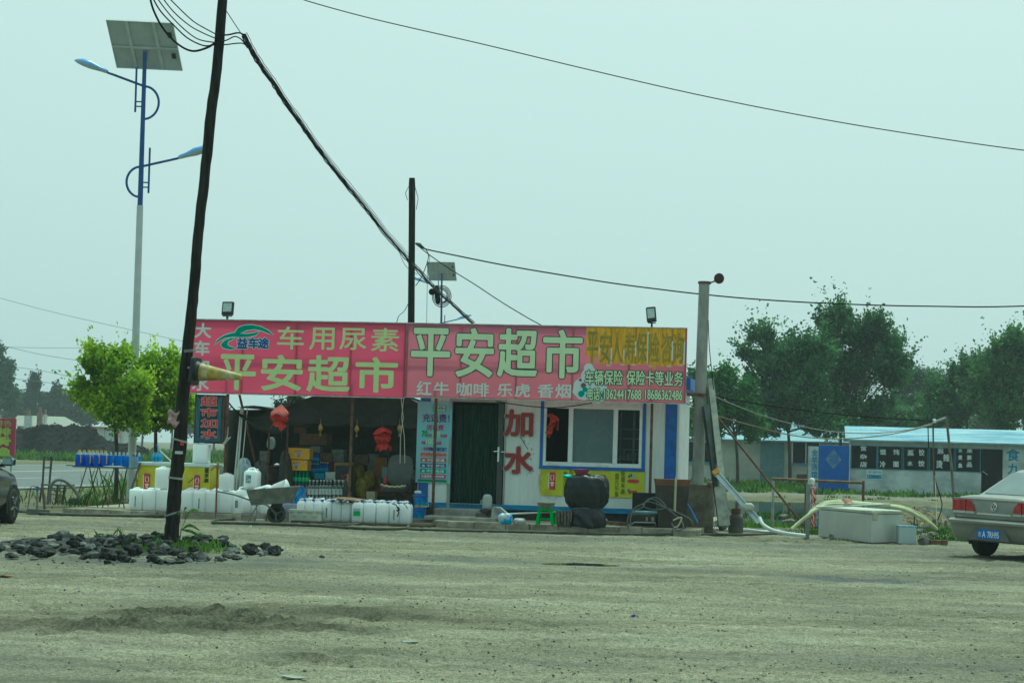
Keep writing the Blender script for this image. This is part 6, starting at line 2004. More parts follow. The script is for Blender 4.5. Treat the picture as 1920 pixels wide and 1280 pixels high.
c = gp(1395, 993, .01)
alone(MB().sheet(lambda u, v: (c.x - .75 + 1.5 * u, c.y + .5 * v, .012 + .012 * math.sin(u * 14) + .01 * math.sin(v * 7 + u * 5)), 24, 6), 'plastic_film', mat('pale blue film', (.4, .45, .5), rough=.4, var=.3, scale=9), 'crumpled pale blue plastic film lying at the kerb end', 'plastic sheet', (c.x, c.y, 0), space=ID, recalc=False)

# ---- rail, striped post
RY = 41.0
rl = thing('pipe_rail', 'rusty brown pipe rail with two legs beyond the striped post', 'rail', (at(1450, 960, RY).x, RY, 0))
MB().cyl(at(1448, 897, RY), at(1621, 905, RY), .03).build('top_rail', mat('brown rail', (.17, .1, .055), rough=.7, var=.3), rl, W)
for px in (1450, 1619):
    a = at(px, 901, RY)
    MB().cyl((a.x, RY, -.1), a, .028).build('leg', rust if px > 1500 else steel, rl, W)
SY = 35.6
sp0 = at(1516, 1000, SY)
sw = thing('striped_post', 'grey post bundled with red and white striped barrier tape', 'post', (sp0.x, SY, 0))
a = at(1516, 906, SY)
MB().box(a.x - .035, a.x + .035, SY, SY + .07, 0, a.z).build('post', mat('grey post', (.22, .24, .24), rough=.6, var=.2), sw, W)
MB().box(at(1533, 0, SY).x - .02, at(1533, 0, SY).x + .02, SY + .2, SY + .24, 0, a.z).build('post', rust, sw, W)
st_r = mat('tape red', (.4, .03, .04), rough=.6, var=.2)
mb = MB()
def tapef(u, v):
    p, q = at(1519.5, 988, SY), at(1531.5, 908, SY)
    return (p.x + (q.x - p.x) * u + .01 * math.sin(v * 30), SY - .02 + .12 * u + .02 * math.sin(v * 22 + u * 3), p.z + (q.z - p.z) * v)
mb.sheet(tapef, 6, 40)
for i in range(len(mb.f)):
    r_, c_ = i // 6, i % 6
    mb.mi[i] = 1 if (r_ + c_ * 2) % 7 < 3 and 0 < c_ < 5 or r_ in (17, 18, 37) else 0
mb.build('tape', [st_r, mat('tape white', (.62, .6, .56), rough=.6, var=.15)], sw, W, recalc=False)
hose('white curved pipe hooked over the top of the striped post', [(1517, 906, -2.6), (1520, 899, -2.65), (1525, 900, -2.7), (1524, 908, -2.7)], .03, mat('white pipe', (.65, .67, .64)), name='plastic_pipe', cat='pipe')

# ---- old chest freezer on the lot
FZY = 34.9
a, b, c_, d_ = gp(1534, 1006, 0), gp(1634, 1018, 0), gp(1693, 1016.5, 0), gp(1600, 998, 0)
of = thing('old_freezer', 'old white chest freezer lying by the kerb with hoses across its lid', 'freezer', ((a.x + c_.x) / 2, a.y, 0))
top_z = at(1634, 957, b.y).z
wf = mat('dull white enamel', (.55, .56, .53), rough=.45, var=.08, scale=1.2)
n_ = (b - a).cross(Vector((0, 0, 1))).normalized()
dd = Vector((c_.x - b.x, c_.y - b.y, 0))
P_ = [a, b, b + dd, a + dd]
vs = [(p.x, p.y, .0) for p in P_] + [(p.x, p.y, top_z - .06) for p in P_]
MB().add(vs, [(0, 3, 2, 1), (4, 5, 6, 7), (0, 1, 5, 4), (1, 2, 6, 5), (2, 3, 7, 6), (3, 0, 4, 7)]).build('body', wf, of, W, bevel=.02)
ctr = sum(P_, Vector()) / 4
L2 = [ctr + (p - ctr) * 1.02 for p in P_]
vs = [(p.x, p.y, top_z - .055) for p in L2] + [(p.x, p.y, top_z + .0) for p in L2]
MB().add(vs, [(0, 3, 2, 1), (4, 5, 6, 7), (0, 1, 5, 4), (1, 2, 6, 5), (2, 3, 7, 6), (3, 0, 4, 7)]).build('lid', mat('yellowed lid', (.5, .5, .41), rough=.5, var=.1), of, W, bevel=.012)
q = b.lerp(c_, .05)
MB().box(q.x - .02, q.x + .07, q.y - .035, q.y - .01, top_z - .17, top_z - .03).build('hinge', mat('yellowed plastic', (.42, .41, .28), rough=.5), of, W, bevel=.006)
beig = mat('cream fire hose', (.52, .52, .30), rough=.6, var=.18, scale=6)
hz_ = [(1492, 986), (1508, 972), (1522, 962)]
def hoseY(label, pts, r, m, Y0=34.3, Y1=35.2):
    q_ = smoothpts([at(px, py, Y0 + (Y1 - Y0) * i / (len(pts) - 1)) for i, (px, py) in enumerate(pts)], 6)
    return alone(MB().tube(q_, r, 9), 'hose', m, label, 'hose', tuple(q_[0]), space=ID, smooth=True)
hoseY('cream hose arching over the old freezer, lower front one', [(1484, 992), (1500, 978), (1518, 964), (1535, 953), (1556, 946), (1590, 945), (1630, 945), (1660, 948), (1692, 954), (1720, 966), (1742, 980), (1756, 992)], .034, beig)
hoseY('cream hose arching over the old freezer, middle one', [(1516, 964), (1536, 950), (1560, 942), (1595, 942), (1640, 945), (1675, 949), (1705, 957), (1733, 974), (1752, 989)], .032, beig, 34.6, 35.3)
hoseY('cream hose arching highest over the old freezer', [(1518, 960), (1540, 945), (1566, 939), (1600, 941), (1650, 946), (1690, 950), (1722, 962), (1745, 980), (1757, 992)], .03, beig, 34.8, 35.4)
hoseY('white slim tube lying across the freezer lid', [(1530, 950), (1590, 948), (1660, 945), (1668, 946)], .016, mat('white pipe', (.65, .67, .64)), 34.4, 34.6)
a, b = at(1580, 938, 34.7), at(1601, 947, 34.5)
alone(MB().sheet(lambda u, v: (a.x + (b.x - a.x) * u - .06 * v, 34.42 + .1 * v, b.z + .02 + (a.z - b.z) * v + .03 * math.sin(u * 3)), 8, 5), 'tape_wrap', mat('red striped tape', (.45, .3, .25), rough=.6, var=.5, scale=3, stretch=(8, 1, 3), col2=(.42, .08, .06), thr=(.48, .52)), 'red and white striped tape wrapped on the hoses above the freezer', 'tape', tuple(b), space=ID, recalc=False)
x0, x1, y0, y1, z0, z1 = boxpx(1693, 981, 1711, 1016, 34.9, .4)
fb = thing('foam_box', 'white foam box with a blue edge at the right end of the old freezer', 'box', ((x0 + x1) / 2, 34.9, 0))
p = gp(1702, 1015, 0)
MB().rrbox(-.16, .16, 0, .3, 0, .3, .015).build('body', mat('white foam', (.6, .63, .62), rough=.8, var=.15, scale=9, col2=(.45, .55, .58)), fb)
MB().rrbox(-.165, .165, -.005, .305, .3, .33, .015).build('lid', mat('foam lid blue edge', (.35, .5, .6), rough=.7, var=.3, scale=12), fb)
alone(MB().cyl(gp(1714, 1000, 0), at(1715, 949, gp(1714, 1000, 0).y), .014), 'iron_rod', rust, 'short rusty rod standing behind the foam box', 'rod', tuple(gp(1714, 1000, 0)), space=ID)

# ---- chunks: rocks and broken asphalt
def hull(seed, n=16, sx=1, sy=1, sz=1, flat=.0):
    rr = random.Random(seed)
    bm = bmesh.new()
    for k in range(n):
        v = Vector((rr.gauss(0, 1), rr.gauss(0, 1), rr.gauss(0, 1))).normalized() * rr.uniform(.75, 1)
        bm.verts.new((v.x * sx, v.y * sy, v.z * sz))
    bmesh.ops.convex_hull(bm, input=bm.verts)
    for v in [v for v in bm.verts if not v.link_faces]:
        bm.verts.remove(v)
    bmesh.ops.subdivide_edges(bm, edges=bm.edges, cuts=2, use_grid_fill=True)
    from mathutils import noise as mn
    for v in bm.verts:
        v.co += v.co.normalized() * (mn.noise(v.co * (5 / max(sx, .05)) * .35 + Vector((seed, 0, 0))) * .14 * sx + mn.noise(v.co * (14 / max(sx, .05)) * .35 + Vector((0, seed, 0))) * .06 * sx)
    bm.verts.index_update()
    mb = MB()
    mb.add([v.co[:] for v in bm.verts], [[v.index for v in f.verts] for f in bm.faces])
    bm.free()
    return mb
asph_d = mat('broken asphalt dark', (.026, .027, .027), rough=.95, var=.4, scale=14, bump=1.0, bscale=45, spec=.2, col2=(.10, .10, .092), thr=(.45, .7))
asph_l = mat('broken asphalt dusty', (.15, .15, .14), rough=.95, var=.35, scale=10, bump=.9, bscale=45, spec=.2)
rockm = mat('grey rock', (.17, .165, .14), rough=.95, var=.35, scale=6, bump=1.0, bscale=20)
def chunk(label, px, py, wpx, hpx, m, seed, group, name='asphalt_chunk', cat='rubble', sink=.25, pts=16, lift=0.0):
    g = gp(px, py, 0)
    k = g.y / F
    sx, sz = wpx * k / 2, hpx * k * (1 + sink) / 2
    mb = hull(seed, pts, sx, sx * .8, sz)
    return alone(mb, name, m, label, cat, (g.x, g.y + sx * .3, sz * (1 - sink * 2) + lift), rotz=random.Random(seed).uniform(0, 1), group=group)
GR = 'broken asphalt chunks around the leaning pole'
big = [(113, 1015, 44, 27, 1, 'big rounded asphalt lump, tallest at the left of the rubble heap'), (78, 1020, 26, 15, 0, 'dark asphalt lump just left of the tallest lump'), (10, 1020, 26, 10, 0, 'dark lump at the far left edge of the photo'),
       (204, 1020, 30, 24, 0, 'upright dark lump in the middle of the rubble left of the pole'), (246, 1007, 28, 12, 1, 'flat grey slab piece at the back of the rubble'), (292, 1015, 28, 24, 0, 'black lump touching the left foot of the pole'),
       (345, 1016, 20, 12, 0, 'small black lump just right of the pole foot'), (363, 1026, 22, 22, 0, 'black lump second right of the pole foot'), (394, 1020, 42, 14, 0, 'long low black slab right of the pole'),
       (472, 1040, 42, 27, 0, 'large tilted black slab near the right end of the rubble'), (512, 1042, 42, 22, 0, 'last large black slab at the right end of the rubble'), (434, 1040, 40, 16, 1, 'low grey slab between the pole and the right slabs'),
       (282, 1030, 42, 20, 1, 'dusty grey slab leaning at the front left of the pole'), (307, 1040, 34, 24, 1, 'pale triangular slab in front of the pole'), (374, 1051, 38, 22, 1, 'pale tilted slab right of the pole front'),
       (316, 1055, 46, 12, 1, 'flat pale slab lying at the very front of the rubble'), (252, 1042, 40, 26, 0, 'dark jagged lump left of the pale triangular slab'), (196, 1046, 36, 22, 0, 'dark rounded lump in the front middle of the heap'),
       (150, 1040, 38, 18, 0, 'dark lump in the front left of the heap'), (603, 1047, 16, 8, 0, 'single dark stone lying apart on the lot right of the rubble')]
for i, (px, py, w_, h_, c, lab) in enumerate(big):
    chunk(lab, px, py, w_, h_, (asph_d, asph_l)[c], 100 + i, GR)
rr = random.Random(5)
n = 0
def moundf(u, v):
    t = u * 6.2832
    r = v
    x, y = b0.x - .8 + 2.05 * r * math.cos(t), 26.8 + 2.7 * r * math.sin(t)
    h = .07 * max(0, 1 - r ** 2.2) * (.5 + float(fbm(np.array(x * 2.6), np.array(y * 1.5), 5)))
    return (x, y, -.03 + h + .05 * float(vnoise(np.array(x * 9.), np.array(y * 9.), 8)) * (1 - r * r))
struct(MB().sheet(moundf, 90, 30).build('rubble_mound', mat('crumbled asphalt', (.022, .022, .022), rough=.95, var=.5, scale=16, bump=1.0, bscale=40, col2=(.06, .06, .055)), recalc=False), 'stuff', 'low heap of crumbled black asphalt around the leaning pole')
while n < 165:
    px, py = rr.uniform(-20, 530), rr.uniform(1006, 1058)
    e = ((px - 248) / 285) ** 2 + ((py - 1032) / 25) ** 2
    if e > 1 or (px > 430 and py < 1026):
        continue
    w_ = rr.uniform(14, 38)
    chunk('smaller dark broken asphalt lump in the rubble heap around the leaning pole', px, py, w_, w_ * rr.uniform(.28, .55), asph_d if rr.random() < .75 else asph_l, 200 + n, GR, lift=.07 * (1 - e))
    n += 1
for i in range(70):
    a_ = rr.uniform(0, 6.2832)
    q = rr.uniform(.75, 1.12)
    px, py, w_ = 235 + 245 * q * math.cos(a_), 1035 + 23 * q * math.sin(a_), rr.uniform(4, 11)
    chunk('small loose asphalt bit at the rim of the rubble heap', px, py, w_, w_ * .55, asph_d if rr.random() < .6 else asph_l, 400 + i, 'loose bits at the rim of the rubble', sink=.15)
chunk('large rough grey rock beside the foam box', 1735, 1021, 32, 26, rockm, 301, None, 'rock', 'rock')
for i, (px, py, w_, h_, lab) in enumerate(((1728, 998, 26, 10, 'flat grey stone behind the large rock'), (1750, 1004, 34, 9, 'long flat stone slab behind the bricks'), (1716, 985, 16, 8, 'small pale stone under the cream hoses'), (1756, 988, 26, 22, 'brown earthy lump left of the parked car'),
       (1774, 990, 22, 18, 'brown earthy lump touching the parked car outline'), (1700, 972, 22, 12, 'grey lump behind the old freezer'), (1470, 973, 24, 12, 'pale broken block in the grass before the water'), (1480, 978, 30, 8, 'flat rubble piece in the grass before the water'),
       (1342, 1000, 22, 8, 'small brown stone at the foot of the beams'), (1560, 1012, 14, 14, 'small brown brick piece at the freezer foot'))):
    chunk(lab, px, py, w_, h_, rockm, 310 + i, 'loose stones right of the shop', 'stone', 'stone')
brick = mat('red brown brick', (.16, .09, .06), rough=.9, var=.3, scale=9)
for i, (px, py, yaw, lab) in enumerate(((1752, 1021, .2, 'red brown brick lying right of the large rock'), (1766, 1021, -.1, 'brick at the right end beside the car bumper'), (1733, 1013, .5, 'brick wedged behind the large rock'))):
    g = gp(px, py, 0)
    alone(MB().box(-.1, .1, -.05, .05, 0, .09), 'brick', brick, lab, 'brick', (g.x, g.y, 0), yaw, bevel=.006)

dg = gp(1748, 986)
def dmound(u, v):
    t = u * 6.2832
    x, y = dg.x + 1.0 * v * math.cos(t), dg.y + 1.3 + 1.5 * v * math.sin(t)
    return (x, y, -.03 + .36 * max(0, 1 - v ** 1.6) * (.45 + float(fbm(np.array(x * 3.), np.array(y * 2.), 15))) + .05 * float(vnoise(np.array(x * 11.), np.array(y * 11.), 18)))
struct(MB().sheet(dmound, 60, 24).build('dirt_mound', mat('brown rubble dirt', (.09, .075, .045), rough=.95, var=.4, scale=9, bump=1.0, bscale=25, col2=(.24, .19, .11)), recalc=False), 'structure', 'brown heap of rubble and dry weeds at the water edge')
# ---- things before the shop wall
g0 = S.sp(913, 950, -.75)
zst = .186
for i, (dx, dz, yw, lab) in enumerate(((-.13, 0, 0, 'grey brown brick at the lower left under the jar'), (.1, 0, .1, 'grey brown brick at the lower right under the jar'), (-.02, .075, -.1, 'grey brown brick in the upper course under the jar'))):
    p = S.sp(915, 965, -1.0)
    alone(MB().box(-.11, .11, -.055, .055, 0, .072), 'brick', mat('grey brown brick', (.15, .12, .09), rough=.9, var=.3, scale=9), lab, 'brick', S.w(p.x + dx, -.98, .187 + dz), S.yaw + yw, bevel=.006)
p = S.sp(914, 950, -1.0)
jr = thing('ceramic_jar', 'pale grey upturned jug standing on bricks at the doorway', 'jar', S.w(p.x - .01, -.98, .336), S.yaw)
MB().lathe([(0, .0), (.07, 0), (.09, .02), (.098, .1), (.095, .2), (.08, .26), (.05, .285), (0, .29)], (0, 0, 0), 22).build('body', mat('pale grey glaze', (.4, .43, .42), rough=.4, var=.15), jr, smooth=True)
MB().tube([(-.09, 0, .1), (-.13, 0, .12), (-.12, 0, .16), (-.09, 0, .17)], .012, 6).build('handle', mat('pale grey glaze', (.4, .43, .42)), jr, smooth=True)
sack('black_shoes', 'pair of small dark cloth lumps below the jar', S.w(p.x - .02, -1.1, .26), .1, .04, .09, black, 70, cat='cloth', rotz=S.yaw)
a, b = S.sp(925, 955, -1.3), S.sp(1050, 959, -1.75)
mp = thing('mop', 'mop with a white handle lying across the green stool and a grey rag head', 'mop', S.w(a.x, -1.3, .12), S.yaw)
h0, h1 = S.sp(952, 963, -1.5), S.sp(1048, 959, -1.9)
MB().cyl(h0, h1, .016).build('stick', mat('white stick', (.62, .64, .62), rough=.4), mp, SM)
mb = MB()
for k in range(14):
    e = S.sp(925 + k * 1.5, 950 + k * 1.6, -1.1)
    mb.tube([h0, h0.lerp(e, .5) + Vector((0, 0, .05)), e, Vector((e.x, -1.25, .14))], .018, 6)
mb.build('rag_head', mat('grey mop rag', (.42, .43, .41), rough=.95, var=.25, scale=12), mp, SM, smooth=True)
MB().cyl(S.sp(1046, 957, -1.9), S.sp(1052, 957, -1.9), .02).build('tip', mat('green tip', (.03, .35, .15)), mp, SM)
p = S.g(945, 983, .12)
sack('plastic_bag', 'bright blue and white plastic bag lying on the pavement before the door', S.w(p.x, p.y + .1, .12), .14, .1, .2, mat('blue white bag', (.55, .6, .62), rough=.35, var=.2, scale=4, col2=(.05, .32, .75), thr=(.5, .54)), 71, cat='bag', rotz=S.yaw)
sack('plastic_bag', 'grey striped plastic bag lying right of the blue bag', S.w(p.x + .26, p.y + .12, .12), .12, .08, .12, mat('striped bag', (.4, .41, .4), rough=.5, var=.4, scale=3, stretch=(9, 1, 9)), 72, cat='bag', rotz=S.yaw)
p = S.g(1021, 983, .12)
gs = thing('plastic_stool', 'bright green plastic stool with a metal basin on it', 'stool', S.w(p.x, p.y + .15, .12), S.yaw)
grs = mat('bright green plastic', (.05, .45, .04), rough=.4, var=.1)
MB().rrbox(-.13, .13, -.13, .13, .25, .285, .03).build('seat', grs, gs, smooth=True)
for sx in (-1, 1):
    for sy in (-1, 1):
        MB().bar((sx * .15, sy * .15, 0), (sx * .11, sy * .11, .26), .05, .03).build('leg', grs, gs)
MB().bar((-.14, -.135, .1), (.14, -.135, .1), .03, .02).bar((-.14, .135, .1), (.14, .135, .1), .03, .02).bar((-.135, -.12, .12), (-.135, .12, .12), .02, .03).bar((.135, -.12, .12), (.135, .12, .12), .02, .03).build('brace', grs, gs)
alone(MB().lathe([(0, 0), (.11, .0), (.15, .05), (.17, .11), (.175, .115), (.165, .11), (.14, .05), (.1, .012), (0, .012)], (0, 0, 0), 26), 'metal_basin', mat('dull basin', (.3, .29, .24), rough=.4, metal=.5, var=.2), 'dull metal washbasin standing on the green stool', 'basin', S.w(p.x, p.y + .15, .407), S.yaw, smooth=True)
p = S.g(1055, 988, .12)
bk_ = thing('bucket', 'dark grey bucket hung with wet rags beside the black covered object', 'bucket', S.w(p.x, p.y + .15, .12), S.yaw)
MB().lathe([(0, 0), (.12, 0), (.155, .28), (.16, .285), (.15, .28), (.115, .01), (0, .01)], (0, 0, 0), 22).build('body', mat('dark grey pail', (.06, .06, .055), rough=.7, var=.2), bk_, smooth=True)
mb = MB()
for k in range(6):
    t = -2.4 + k * .36
    x, y = .162 * math.cos(t), .162 * math.sin(t)
    mb.tube([(x * .7, y * .7, .26), (x, y, .29), (x * 1.02, y * 1.03, .2), (x * .97, y * .99, .04 + .03 * (k % 3))], [.02, .024, .022, .016], 7)
mb.build('rag', mat('wet rag', (.13, .115, .09), rough=.9, var=.4, scale=12), bk_, smooth=True)
# black covered machine
p = S.g(1094, 989, .12)
bgm = mat('black bin liner', (.009, .011, .013), rough=.34, var=.3, scale=5, bump=1.0, bscale=9, stretch=(1.6, 1.6, .5))
cv = thing('covered_machine', 'bulky machine wrapped in black plastic before the yellow banner', 'covered machine', S.w(p.x, p.y + .3, .12), S.yaw)
def wrapf(prof, seed, n=40, nz=26, cx=0, sx=1, sy=.7):
    def f(u, v):
        t = u * 6.2832
        z = prof[0][1] + (prof[-1][1] - prof[0][1]) * v
        r = float(np.interp(z, [q[1] for q in prof], [q[0] for q in prof]))
        k = 1 + .05 * math.sin(3 * t + seed + 2 * v) + .035 * math.sin(7 * t + seed * 2 + 5 * v) + .03 * math.sin(13 * t + 9 * v + 3 * math.sin(t * 2)) + .02 * abs(math.sin(19 * t - 7 * v))
        return (cx + r * sx * math.cos(t) * k, r * sy * math.sin(t) * k, z + .015 * math.sin(3 * t + seed))
    return f, n, nz
f, n, nz = wrapf([(.05, .33), (.29, .345), (.31, .37), (.37, .46), (.40, .6), (.40, .76), (.37, .88), (.31, .93), (.2, .95), (.001, .96)], 1)
MB().sheet(f, n * 2, nz * 2).build('cover', bgm, cv, smooth=True)
f, n, nz = wrapf([(.33, 0), (.35, .05), (.33, .2), (.28, .3), (.25, .345)], 2, cx=.02, sy=.8)
MB().sheet(f, n * 2, 14).build('lower_cover', bgm, cv, smooth=True)
MB().tube([(.27 * math.cos(t) , .2 * math.sin(t), .345 + .01 * math.sin(3 * t)) for t in [6.2832 * k / 24 for k in range(25)]], .014, 6).build('tie_cord', mat('grey tie', (.15, .17, .17)), cv)
p2 = S.sp(1103, 893, -1.4)
alone(MB().lathe([(0, 0), (.1, 0), (.155, .1), (.165, .105), (.15, .1), (.095, .012), (0, .012)], (0, 0, 0), 26), 'plastic_basin', mat('magenta basin', (.32, .07, .16), rough=.45, var=.1), 'magenta plastic basin upside on top of the black covered machine', 'basin', S.w(p2.x, S.i.__matmul__(cv.location).y, 1.07), S.yaw, smooth=True)
sack('plastic_bag', 'teal plastic bag tucked under the magenta basin', S.w(S.sp(1080, 893, -1.4).x, S.i.__matmul__(cv.location).y - .12, 1.0), .09, .08, .07, mat('teal plastic', (.05, .42, .35), rough=.4), 75, cat='bag', rotz=S.yaw)
sack('plastic_scrap', 'white plastic scrap on the pavement right of the covered machine', S.w(S.g(1136, 980, .12).x, S.g(1136, 982, .12).y + .2, .12), .06, .05, .1, mat('white scrap', (.6, .62, .6)), 76, cat='plastic', rotz=S.yaw)
for i, (px, w_) in enumerate(((1150, .22), (1165, .2), (1180, .2))):
    p = S.g(px, 978, .12)
    alone(MB().box(-w_ / 2, w_ / 2, -.1, .1, 0, .06), 'brick', mat('grey brown brick', (.15, .12, .09)), 'flat brown brick under the base beam, %s of three right of the covered machine' % ('left', 'middle', 'right')[i], 'brick', S.w(p.x, -.5 - .2 * i, .116), S.yaw + .3 * i, bevel=.006)
# ================================================================== TREES
bark = mat('tree bark', (.06, .05, .038), rough=.95, var=.4, scale=6, stretch=(3, 3, .5), bump=.5)
def leafmat(name, c, c2, trans=.4):
    return mat(name, c, rough=.6, var=.3, scale=.9, col2=c2, trans=trans, island=.35, spec=.25)
elm = leafmat('elm leaves', (.055, .135, .05), (.15, .28, .10), .5)
elm2 = leafmat('bluish leaves', (.04, .10, .05), (.085, .165, .08))
brightl = leafmat('young bright leaves', (.20, .38, .02), (.56, .70, .06), .55)
farl = leafmat('far dark leaves', (.02, .045, .022), (.04, .07, .03), .3)
def leaves(rs, org, dirs, lens, per, s0, s1, jit):
    n = len(org)
    t = rs.rand(n, per, 1)
    P = org[:, None, :] + dirs[:, None, :] * (lens[:, None, None] * t) + rs.normal(0, jit, (n, per, 3))
    P = P.reshape(-1, 3)
    m = len(P)
    a = rs.normal(0, 1, (m, 3)) + np.repeat(dirs, per, 0) * .8
    a /= np.linalg.norm(a, axis=1, keepdims=True)
    b = np.cross(a, rs.normal(0, 1, (m, 3)))
    b /= np.linalg.norm(b, axis=1, keepdims=True) + 1e-9
    s = (s0 + (s1 - s0) * rs.rand(m, 1))
    V = np.stack([P - a * s * .5, P + b * s * .3, P + a * s * .5, P - b * s * .3], 1).reshape(-1, 3)
    return V
def tree(name, label, px_base, Y, blobs, m, n_twig, leaf, group=None, trunk_px=None, seed=0, tw=.35, per=9, trunk_w=.11, up=.5, jit=.05, basez=0.0, droop=0.0):
    """blobs: (px, py, rx px, ry px) seen on the plane Y"""
    rs = np.random.RandomState(seed)
    k = Y / F
    bx = at(px_base, 860, Y).x
    base = Vector((bx, Y, basez))
    t = thing(name, label, 'tree', base, group=group)
    C = [at(b[0], b[1], Y) + Vector((0, rs.uniform(-.5, .5) * b[2] * k, 0)) for b in blobs]
    R_ = [(b[2] * k, b[2] * k * .85, b[3] * k) for b in blobs]
    # trunk and limbs
    low = min(c.z - r[2] for c, r in zip(C, R_))
    mean = sum(C, Vector()) / len(C)
    top = Vector((mean.x, Y, mean.z + .2))
    fork = Vector((bx + (mean.x - bx) * .25, Y, basez + max((low - basez) * 1.15, 0.6)))
    mb = MB()
    tr = [base, base.lerp(fork, .5) + Vector((.04, 0, 0)), fork]
    mb.tube(smoothpts(tr, 4), [trunk_w * (1 - .35 * i / 8) for i in range(9)], 9)
    for c, r in zip(C, R_):
        mid = fork.lerp(c, .5) + Vector((rs.uniform(-.2, .2), rs.uniform(-.2, .2), .15))
        end = c + Vector((0, 0, r[2] * .5))
        pts = smoothpts([fork, mid, end], 4)
        mb.tube(pts, [trunk_w * .55 * (1 - .85 * i / (len(pts) - 1)) for i in range(len(pts))], 6)
        for q in range(5):
            v = Vector((rs.normal() * r[0] * .6, rs.normal() * r[1] * .6, rs.normal() * r[2] * .5))
            mb.tube([mid.lerp(end, rs.uniform(.1, .9)), c + v * .6, c + v], [trunk_w * .2, trunk_w * .12, .006], 5)
    vol = np.array([r[0] * r[2] for r in R_])
    big = vol / vol.sum()
    C2, R2, cnt = [], [], []
    for c, r, f in zip(C, R_, big):
        q = 9 if k > .02 else 5
        for i in range(q):
            v = rs.normal(0, 1, 3)
            v /= np.linalg.norm(v)
            v = v * (.35 + .5 * rs.rand()) if i else v * 0
            C2.append(c + Vector((v[0] * r[0], v[1] * r[1], v[2] * r[2])))
            sc = rs.uniform(.3, .48)
            R2.append((r[0] * sc, r[1] * sc, r[2] * sc))
            cnt.append(max(int(n_twig * .62 * f / q * rs.uniform(.6, 1.3)), 3))
    OV = []
    core = np.array(fork)
    for c, r, n in zip(C2, R2, cnt):
        v = rs.normal(0, 1, (n, 3))
        v /= np.linalg.norm(v, axis=1, keepdims=True)
        rad_ = rs.rand(n, 1) ** .6
        o = np.array(c) + v * rad_ * np.array(r) * .92
        d = o - core
        d /= np.linalg.norm(d, axis=1, keepdims=True) + 1e-9
        d = d + v * .5 + np.array([0, 0, up]) + rs.normal(0, .3, (n, 3))
        d /= np.linalg.norm(d, axis=1, keepdims=True)
        ln = tw * (.5 + rs.rand(n)) * (1 + (rs.rand(n) > .93) * 1.2)
        OV.append(leaves(rs, o, d, ln, per, leaf * .6, leaf * 1.25, jit))
        ns = max(n // 9, 2)
        v = rs.normal(0, 1, (ns, 3)) + np.array([0, 0, .35])
        v /= np.linalg.norm(v, axis=1, keepdims=True)
        o = np.array(c) + v * np.array(r) * .72
        d = v + np.array([0, 0, up * .8]) + rs.normal(0, .2, (ns, 3))
        d /= np.linalg.norm(d, axis=1, keepdims=True)
        OV.append(leaves(rs, o, d, np.full(ns, 1.0) * (r[0] + r[2]) * .5 * (lnf := rs.uniform(.3, .8, ns)), per * 4, leaf * .5, leaf * 1.1, jit))
        for q in range(ns):
            L_ = (r[0] + r[2]) * .5 * lnf[q]
            mb.tube([o[q] - d[q] * L_ * .5, o[q] + d[q] * L_ * .95], [.018 * trunk_w / .1, .004], 3)
    for c in C2:
        mb.tube([fork.lerp(mean, rs.uniform(.2, .9)), fork.lerp(c, .6) + Vector((0, 0, .1)), c], [trunk_w * .16, trunk_w * .1, .008], 4)
    mb.build('trunk', bark, t, W, smooth=True)
    V = np.concatenate(OV) - np.array(base)
    me = fast_mesh('crown', V, np.arange(len(V)).reshape(-1, 4), m)
    o = bpy.data.objects.new('crown', me)
    COL.objects.link(o)
    o.parent = t
    return t
GT = 'small bright street trees by the road'
tree('street_tree', 'small bright green tree left of the solar lamp pole', 219, 42.6, [(205, 700, 46, 40), (192, 745, 46, 40), (235, 740, 42, 52), (168, 757, 24, 18), (215, 784, 36, 20), (185, 690, 24, 26), (252, 772, 26, 30), (180, 668, 12, 16), (160, 730, 16, 22)], brightl, 4300, .105, GT, seed=1, tw=.24, per=9, trunk_w=.055, up=.25, jit=.035)
tree('street_tree', 'small bright green tree between the solar lamp pole and the leaning pole', 287, 43.6, [(285, 712, 40, 40), (322, 732, 34, 42), (300, 765, 44, 36), (268, 755, 30, 42), (338, 768, 26, 34), (282, 682, 22, 20), (318, 688, 18, 22), (290, 797, 34, 16)], brightl, 4300, .105, GT, seed=2, tw=.24, per=9, trunk_w=.055, up=.25, jit=.035)
GE = 'trees behind the roadside restaurant'
tree('elm_tree', 'dark elm with wide ragged crown left of the tallest elm', 1482, 101, [(1440, 690, 46, 40), (1480, 655, 46, 34), (1430, 640, 34, 22), (1500, 710, 55, 50), (1445, 735, 45, 42), (1405, 665, 26, 12), (1425, 770, 34, 26), (1490, 770, 55, 34), (1530, 680, 34, 40), (1440, 803, 44, 18), (1530, 806, 46, 18)], elm, 3400, .22, GE, seed=3, tw=.75, per=11, jit=.09)
tree('elm_tree', 'tallest dark elm with a pointed top behind the blue gate', 1568, 104, [(1580, 640, 50, 44), (1575, 600, 20, 30), (1545, 605, 16, 14), (1625, 640, 44, 44), (1660, 660, 40, 34), (1650, 700, 50, 40), (1590, 710, 66, 56), (1680, 690, 24, 26), (1640, 620, 26, 22), (1560, 770, 60, 34), (1640, 765, 55, 32), (1540, 660, 34, 40), (1580, 798, 44, 20)], elm, 4200, .22, GE, seed=4, tw=.75, per=11, jit=.09)
tree('elm_tree', 'small tree with a forked trunk right of the concrete post', 1384, 92, [(1355, 720, 26, 28), (1335, 740, 26, 30), (1380, 760, 34, 36), (1350, 790, 42, 34), (1395, 800, 40, 28), (1330, 800, 30, 30), (1400, 740, 20, 22)], leafmat('mid green leaves', (.05, .15, .03), (.13, .27, .06), .5), 2300, .19, GE, seed=5, tw=.5, per=10, trunk_w=.09, jit=.08)
